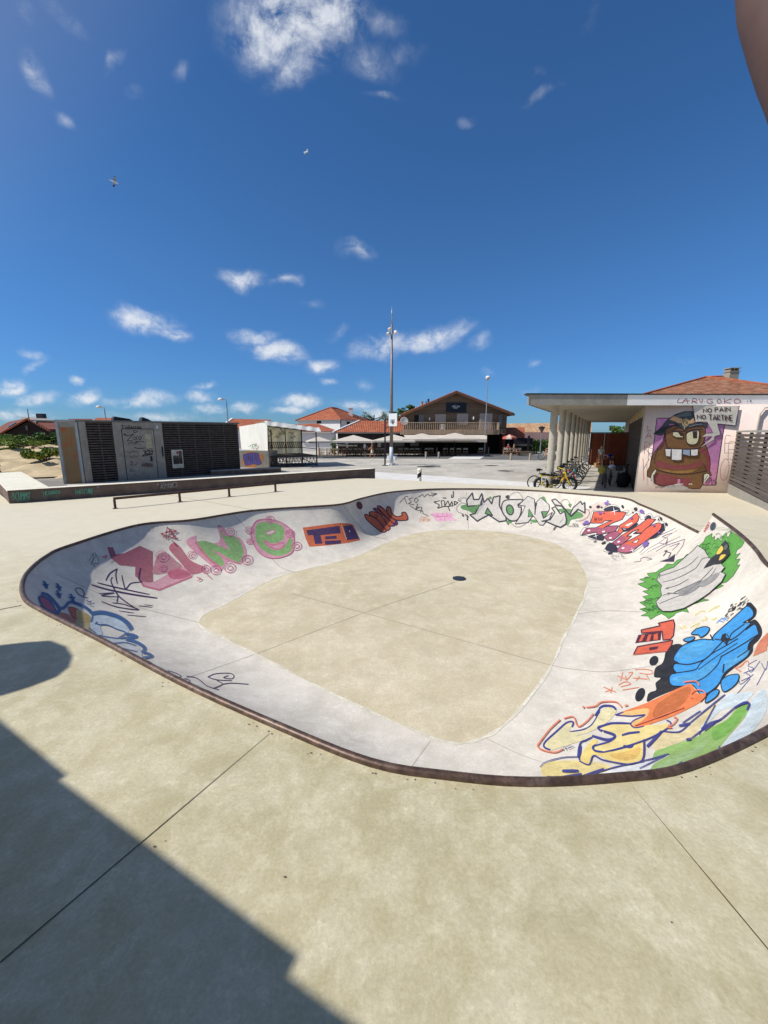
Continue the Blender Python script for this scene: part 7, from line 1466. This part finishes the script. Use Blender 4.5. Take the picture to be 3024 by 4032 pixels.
# ================================================================ people
def limb(o,name,pts,rad,edges,mat,sub=2):
    me=bpy.data.meshes.new(name); me.from_pydata([tuple(p) for p in pts],edges,[]); ob=bpy.data.objects.new(name,me); COL.objects.link(ob); ob.parent=o
    md=ob.modifiers.new('skin','SKIN'); md.use_smooth_shade=True
    for i,r in enumerate(rad): me.skin_vertices[0].data[i].radius=(r,r)
    me.skin_vertices[0].data[0].use_root=True
    sb=ob.modifiers.new('sub','SUBSURF'); sb.levels=1; sb.render_levels=sub; me.materials.append(mat); return ob
SKIN=plain('skin',S(196,146,116),.6,.06,6); SKIN2=plain('skin_tanned',S(166,114,84),.6,.06,6)
def person(label,loc,rz,shirt,bottom,hair,skin=SKIN,stride=.0,bend=0,arm=(0.0,0.0),hat=None,dress=False,long=False,sit=False,scale=1.0,longhair=False):
    o=thing('person',label,'person',loc,rz); o.scale=(scale,)*3
    c,s=math.cos(R(bend)),math.sin(R(bend)); hipz=.92
    def T(x,y,z):           # torso points bend forward (towards +y) about the hips
        dz=z-hipz; return (x,y*c+dz*s,hipz-y*s+dz*c)
    pts=[];rad=[];ed=[]
    def P(p,r,link=None):
        pts.append(Vector(p)); rad.append(r)
        if link is not None: ed.append((link,len(pts)-1))
        return len(pts)-1
    pel=P((0,0,hipz),.125); wst=P(T(0,0,1.08),.115,pel); chs=P(T(0,.0,1.28),.135,wst); nk=P(T(0,-.01,1.44),.055,chs); hd1=P(T(0,.01,1.55),.075,nk); hd2=P(T(0,.015,1.64),.092,hd1); hd3=P(T(0,.01,1.71),.07,hd2); P(T(0,.105,1.60),.014,hd2)
    for sx in(-1,1): P(T(sx*.088,0,1.62),.018,hd2)
    arms=[];legs=[]
    for i,sx in enumerate((-1,1)):
        sh=P(T(sx*.18,0,1.38),.058,chs); a=R(arm[i]); e=Vector(T(sx*.225,0,1.38))+Vector((sx*.02,math.sin(a*.5)*.27,-math.cos(a*.5)*.27)); el=P(e,.04,sh); wv_=e+Vector((-sx*.02,math.sin(a)*.24,-math.cos(a)*.24)); wr=P(wv_,.028,el); d=(wv_-e).normalized(); hn=P(wv_+d*.06,.03,wr)
        for q in range(4): f1=P(wv_+d*.10+Vector((0,(q-1.5)*.019,0)),.011,hn); P(wv_+d*(.15+.012*(1-abs(q-1.4)))+Vector((-sx*.015,(q-1.5)*.022,0)),.009,f1)
        th=P(wv_+d*.05+Vector((0,.04,0)),.012,wr); P(wv_+d*.09+Vector((-sx*.01,.06,0)),.010,th); arms.append((sh,el))
        hp_=P((sx*.095,0,.86),.098,pel); st_=stride*sx
        if sit: kn=P((sx*.12,.42,.82+.0),.07,hp_); an_=P((sx*.12,.45,.42+.1*sx),.045,kn); tz_=.36+.1*sx; ty=.45
        else:
            kn=P((sx*.1,st_*.45+.02,.49),.062,hp_); an_=P((sx*.1,st_*.95-(.05 if st_<0 else 0),.1+(.06 if st_<0 else 0)),.042,kn); tz_=.035+(.02 if st_<0 else 0); ty=st_*.95
        P((sx*.105,ty-.05,tz_+.01),.034,an_); P((sx*.11,ty+.15,tz_),.03,an_); legs.append((hp_,kn))
    body=limb(o,'body',pts,rad,ed,skin)
    # shirt and bottoms follow the same skeleton, a little wider
    sp=[pts[pel]+Vector((0,0,.02)),pts[wst],pts[chs],Vector(T(0,-.005,1.42))]; sr=[.142,.135,.152,.085]; se=[(0,1),(1,2),(2,3)]
    for sh,el in arms: n=len(sp); sp+= [pts[sh],pts[sh].lerp(pts[el],.62)]; sr+=[.076,.066]; se+=[(2,n),(n,n+1)]
    limb(o,'shirt' if not dress else 'top',sp,sr,se,plain('cloth_%d_%d_%d'%shirt,S(*shirt),.85,.1,8))
    bp_=[Vector((0,0,.98)),Vector((0,0,.90))]; br_=[.138,.142]; be=[(0,1)]
    if dress: bp_+= [Vector((0,0,.72)),Vector((0,.0,.55))]; br_+=[.17,.185]; be+=[(1,2),(2,3)]
    else:
        for hp_,kn in legs: n=len(bp_); L_=.8 if not long else 1.0; bp_+= [pts[hp_],pts[hp_].lerp(pts[kn],L_)]; br_+=[.112,.092]; be+=[(1,n),(n,n+1)]
    limb(o,'skirt' if dress else 'shorts',bp_,br_,be,plain('cloth_%d_%d_%d'%bottom,S(*bottom),.85,.1,8))
    hp2=[Vector(T(0,-.02,1.66)),Vector(T(0,-.02,1.72))]; hr=[.098,.08]; he=[(0,1)]
    if longhair: hp2+= [Vector(T(0,-.07,1.55)),Vector(T(0,-.1,1.38))]; hr+=[.08,.05]; he+=[(0,2),(2,3)]
    limb(o,'hair',hp2,hr,he,plain('hair_%d'%hair[0],S(*hair),.7,.2,20))
    if hat:
        m=MB(); hc=Vector(T(0,0,1.7)); m.lathe(hc,[(.17,-.01),(.17,.005),(.105,.015),(.1,.09),(.05,.11)],16); k=m.build('hat',plain('hat_%d'%hat[0],S(*hat),.8)); k.parent=o
    m=MB()
    for sx in(-1,1): m.lathe(Vector(T(sx*.034,.094,1.635)),[(.001,-.008),(.011,0),(.001,.008)],8)
    k=m.build('eyes',M_BLK); k.parent=o
    m=MB(); m.box(T(0,.09,1.555),(.045,.012,.01)); k=m.build('mouth',plain('lips',S(160,92,86),.6)); k.parent=o
    return o
c=g(1436,1799,GZ); person('person in a white T-shirt and dark shorts standing before the terrace',(c.x,c.y,GZ),R(-70),(226,228,232),(40,46,62),(60,48,40),stride=.06,arm=(20,70))
c=g(1466,1805,GZ); person('person in a hat and pale dress walking across the road',(c.x,c.y,GZ),R(95),(120,92,80),(222,214,196),(110,80,54),SKIN2,stride=.28,arm=(55,60),hat=(204,182,150),dress=True,longhair=True)
c=at(2362,1836,33.6); person('person in a pale print shirt standing by the timber screen under the canopy',(c.x,33.6,GZ),R(170),(204,204,200),(150,136,112),(90,70,54),stride=.05,arm=(10,15),scale=.98)
c=at(2408,1838,31.5); person('person in a blue top bending over the bicycles under the canopy',(c.x,31.5,GZ),R(100),(44,62,170),(34,36,46),(50,40,34),stride=.05,bend=75,arm=(80,95))
c=at(2152,1812,41.5); cyb=bicycle('bicycle','pale bicycle ridden behind the first column at the plaza edge',(170,176,184)); put(cyb,c.x,41.5,R(150)); person('person with blond hair in a pink top riding the pale bicycle',(c.x+.25,41.35,GZ+.1),R(60),(216,150,150),(120,90,130),(206,170,110),stride=0,arm=(60,60),sit=True,longhair=True)
for i,(px,Y,sc,lb) in enumerate(((2000,51.3,(126,40,40),'seated person in a dark red shirt under the red and white parasol'),(2022,51.5,(150,130,100),'seated person in a tan shirt under the red and white parasol'))):
    c=at(px,1785,Y); person(lb,(c.x,Y,GZ-.35),R(150-i*260),sc,(50,50,60),(60,46,36),sit=True,arm=(50,60))
# child's things near the screen
dg=thing('basket_box','small tan box on the ground by the timber screen','box',(at(2352,1838,32.6).x,32.6,GZ)); m=MB(); m.box((0,0,.16),(.4,.3,.32)); k=m.build('body',plain('tan_box',S(170,130,84),.8)); k.parent=dg; m=MB(); m.box((0,0,.335),(.44,.34,.03)); k=m.build('lid',plain('tan_box',S(170,130,84),.8)); k.parent=dg
# ================================================================ gulls
def gull(px,py,dist,label,span,yaw,roll):
    p=CP+ray(px,py).normalized()*dist; o=thing('seagull',label,'seagull',p,0); o.rotation_euler=(R(roll),R(10),R(yaw)); o.scale=(span,)*3
    m=MB(); m.tube([(-.2,0,.0),(-.12,0,.0),(.0,0,.0),(.12,0,.01),(.17,0,.02),(.21,0,.02),(.25,0,.01)],[.012,.035,.055,.04,.034,.03,.006],10); k=m.build('body',M_WHITE,smooth=True); k.parent=o
    m=MB(); m.slab([(-.18,-.03,0),(-.28,-.06,0),(-.28,.06,0),(-.18,.03,0)],.01); k=m.build('tail',M_WHITE); k.parent=o
    for s in(-1,1):
        A_=[(.07,s*.04,.02),(.12,s*.28,.09),(.02,s*.52,.03)]; B_=[(-.07,s*.04,.01),(-.03,s*.28,.08),(-.05,s*.5,.025)]
        m=MB()
        m.slab([A_[0],A_[1],B_[1],B_[0]],.012); m.slab([A_[1],(.075,s*.4,.06),(-.04,s*.4,.055),B_[1]],.012); k=m.build('wing',plain('gull_grey',S(150,146,142),.8)); k.parent=o
        m=MB(); m.slab([(.075,s*.402,.06),A_[2],B_[2],(-.04,s*.402,.055)],.012); t=m.build('wing_tip',M_BLK); t.parent=k
gull(449,716,38,'seagull banking low, the larger one on the left of the sky',.95,35,62)
gull(1206,599,60,'small distant seagull near the middle of the sky',1.1,-20,55)
# ================================================================ the photographer's finger at the lens
ed=[(2862,-330),(2868,-180),(2885,0),(2897,56),(2910,102),(2928,170),(2949,237),(2971,305),(2998,373),(3023,452),(3075,590),(3140,740),(3210,900)]
fo=thing('person','brown finger of the photographer across the top right corner of the view','person',(0,0,CAMZ))
fpts=[];frad=[]
ed=[(x+34+.035*max(0,min(500,y)),y) for x,y in ed]
for i,(x,y) in enumerate(ed):
    a=ed[max(i-1,0)]; b=ed[min(i+1,len(ed)-1)]; t=Vector((b[0]-a[0],b[1]-a[1])).normalized(); n_=Vector((t.y,-t.x)); r_=.0084+.00006*i; d_=.11; w_=r_/d_*F*(1+.16*(y/2016-1)**2); fpts.append(CP+ray(x+n_.x*w_,y+n_.y*w_)*d_); frad.append(r_)
tip=(fpts[0]-fpts[1]).normalized()
p0=fpts[0].copy(); r0_f=frad[0]
for o_,q_ in ((.003,.93),(.0055,.75),(.0075,.45),(.0083,.12)): fpts.insert(0,p0+tip*o_); frad.insert(0,r0_f*q_)
m=MB(); m.tube(fpts,frad,28); m.build('finger',plain('finger_skin',S(98,76,70),.65,.06,220),fo,smooth=True)
nl=MB(); nd=(CP-p0).normalized(); sdv=tip.cross(nd).normalized()
for j_ in range(5):
    for i_ in range(7):
        an=R(-38+76*i_/6); nl.v.append(p0-tip*(.010-.0035*j_)+ (sdv*math.sin(an)-nd*math.cos(an))*(r0_f*(1.02-.02*(j_==4))))
for j_ in range(4):
    for i_ in range(6): a_=j_*7+i_; nl.f.append([a_,a_+1,a_+8,a_+7]); nl.mi.append(0)
nl.build('fingernail',plain('nail',S(140,108,100),.35),fo,smooth=True)
# ================================================================ what throws the shadows at the lower left
hz=3.0; sd=Vector((SUN_TO.x,SUN_TO.y,0)).normalized()*hz/math.tan(R(SUN_EL))
pr=[g(*q)+sd for q in ((0,2833),(268,3052),(240,3070),(1180,3760),(1140,3840),(1400,4032))]
d0=(pr[0]-pr[1]).normalized(); d1=(pr[5]-pr[4]).normalized(); far0=pr[0]+d0*1.2; far1=pr[5]+d1*3.0; bk_=Vector((-1.7,-2.9,0))
hut=thing('rescue_hut','flat roofed hut beside the deck whose roof shadow lies across the lower left','hut',(far0.x-1,far0.y-3,0))
poly=[far0]+pr+[far1,far1+bk_,far0+bk_]
m=MB(); m.prism([Vector((p.x,p.y,hz-.06)) for p in poly],(0,0,.06)); part(m,'roof',M_FASG,hut)
inn_=[far0+bk_*.06,far1+bk_*.06,far1+bk_*.97,far0+bk_*.97]; m=MB(); m.prism([Vector((p.x,p.y,-.05)) for p in inn_],(0,0,hz-.012)); part(m,'wall',M_WHITE,hut)
ec=g(40,2620)+sd*.95; sbd=thing('shadow_board','unseen round board on a thin post, added to cast the oval shadow on the deck','sign',(ec.x,ec.y,0))  # unseen board added for the oval shadow, its outline cut to fit
m=MB(); nn=SUNV; ax=(nn.orthogonal().normalized(),nn.cross(nn.orthogonal().normalized()),nn); hh2=hz*.95
cs=[g(*q)+SUNV*(hh2/SUNV.z) for q in ((-260,2640),(-150,2575),(0,2540),(110,2528),(200,2522),(262,2545),(288,2585),(275,2625),(225,2665),(120,2705),(0,2742),(-150,2735))]
m.prism(cs,SUNV*.03); part(m,'board',M_WHITE,sbd); m=MB(); m.cyl((cs[0].x-.1,cs[0].y-.1,0),(cs[0].x-.1,cs[0].y-.1,cs[0].z),.02); part(m,'post',M_DKMET,sbd)
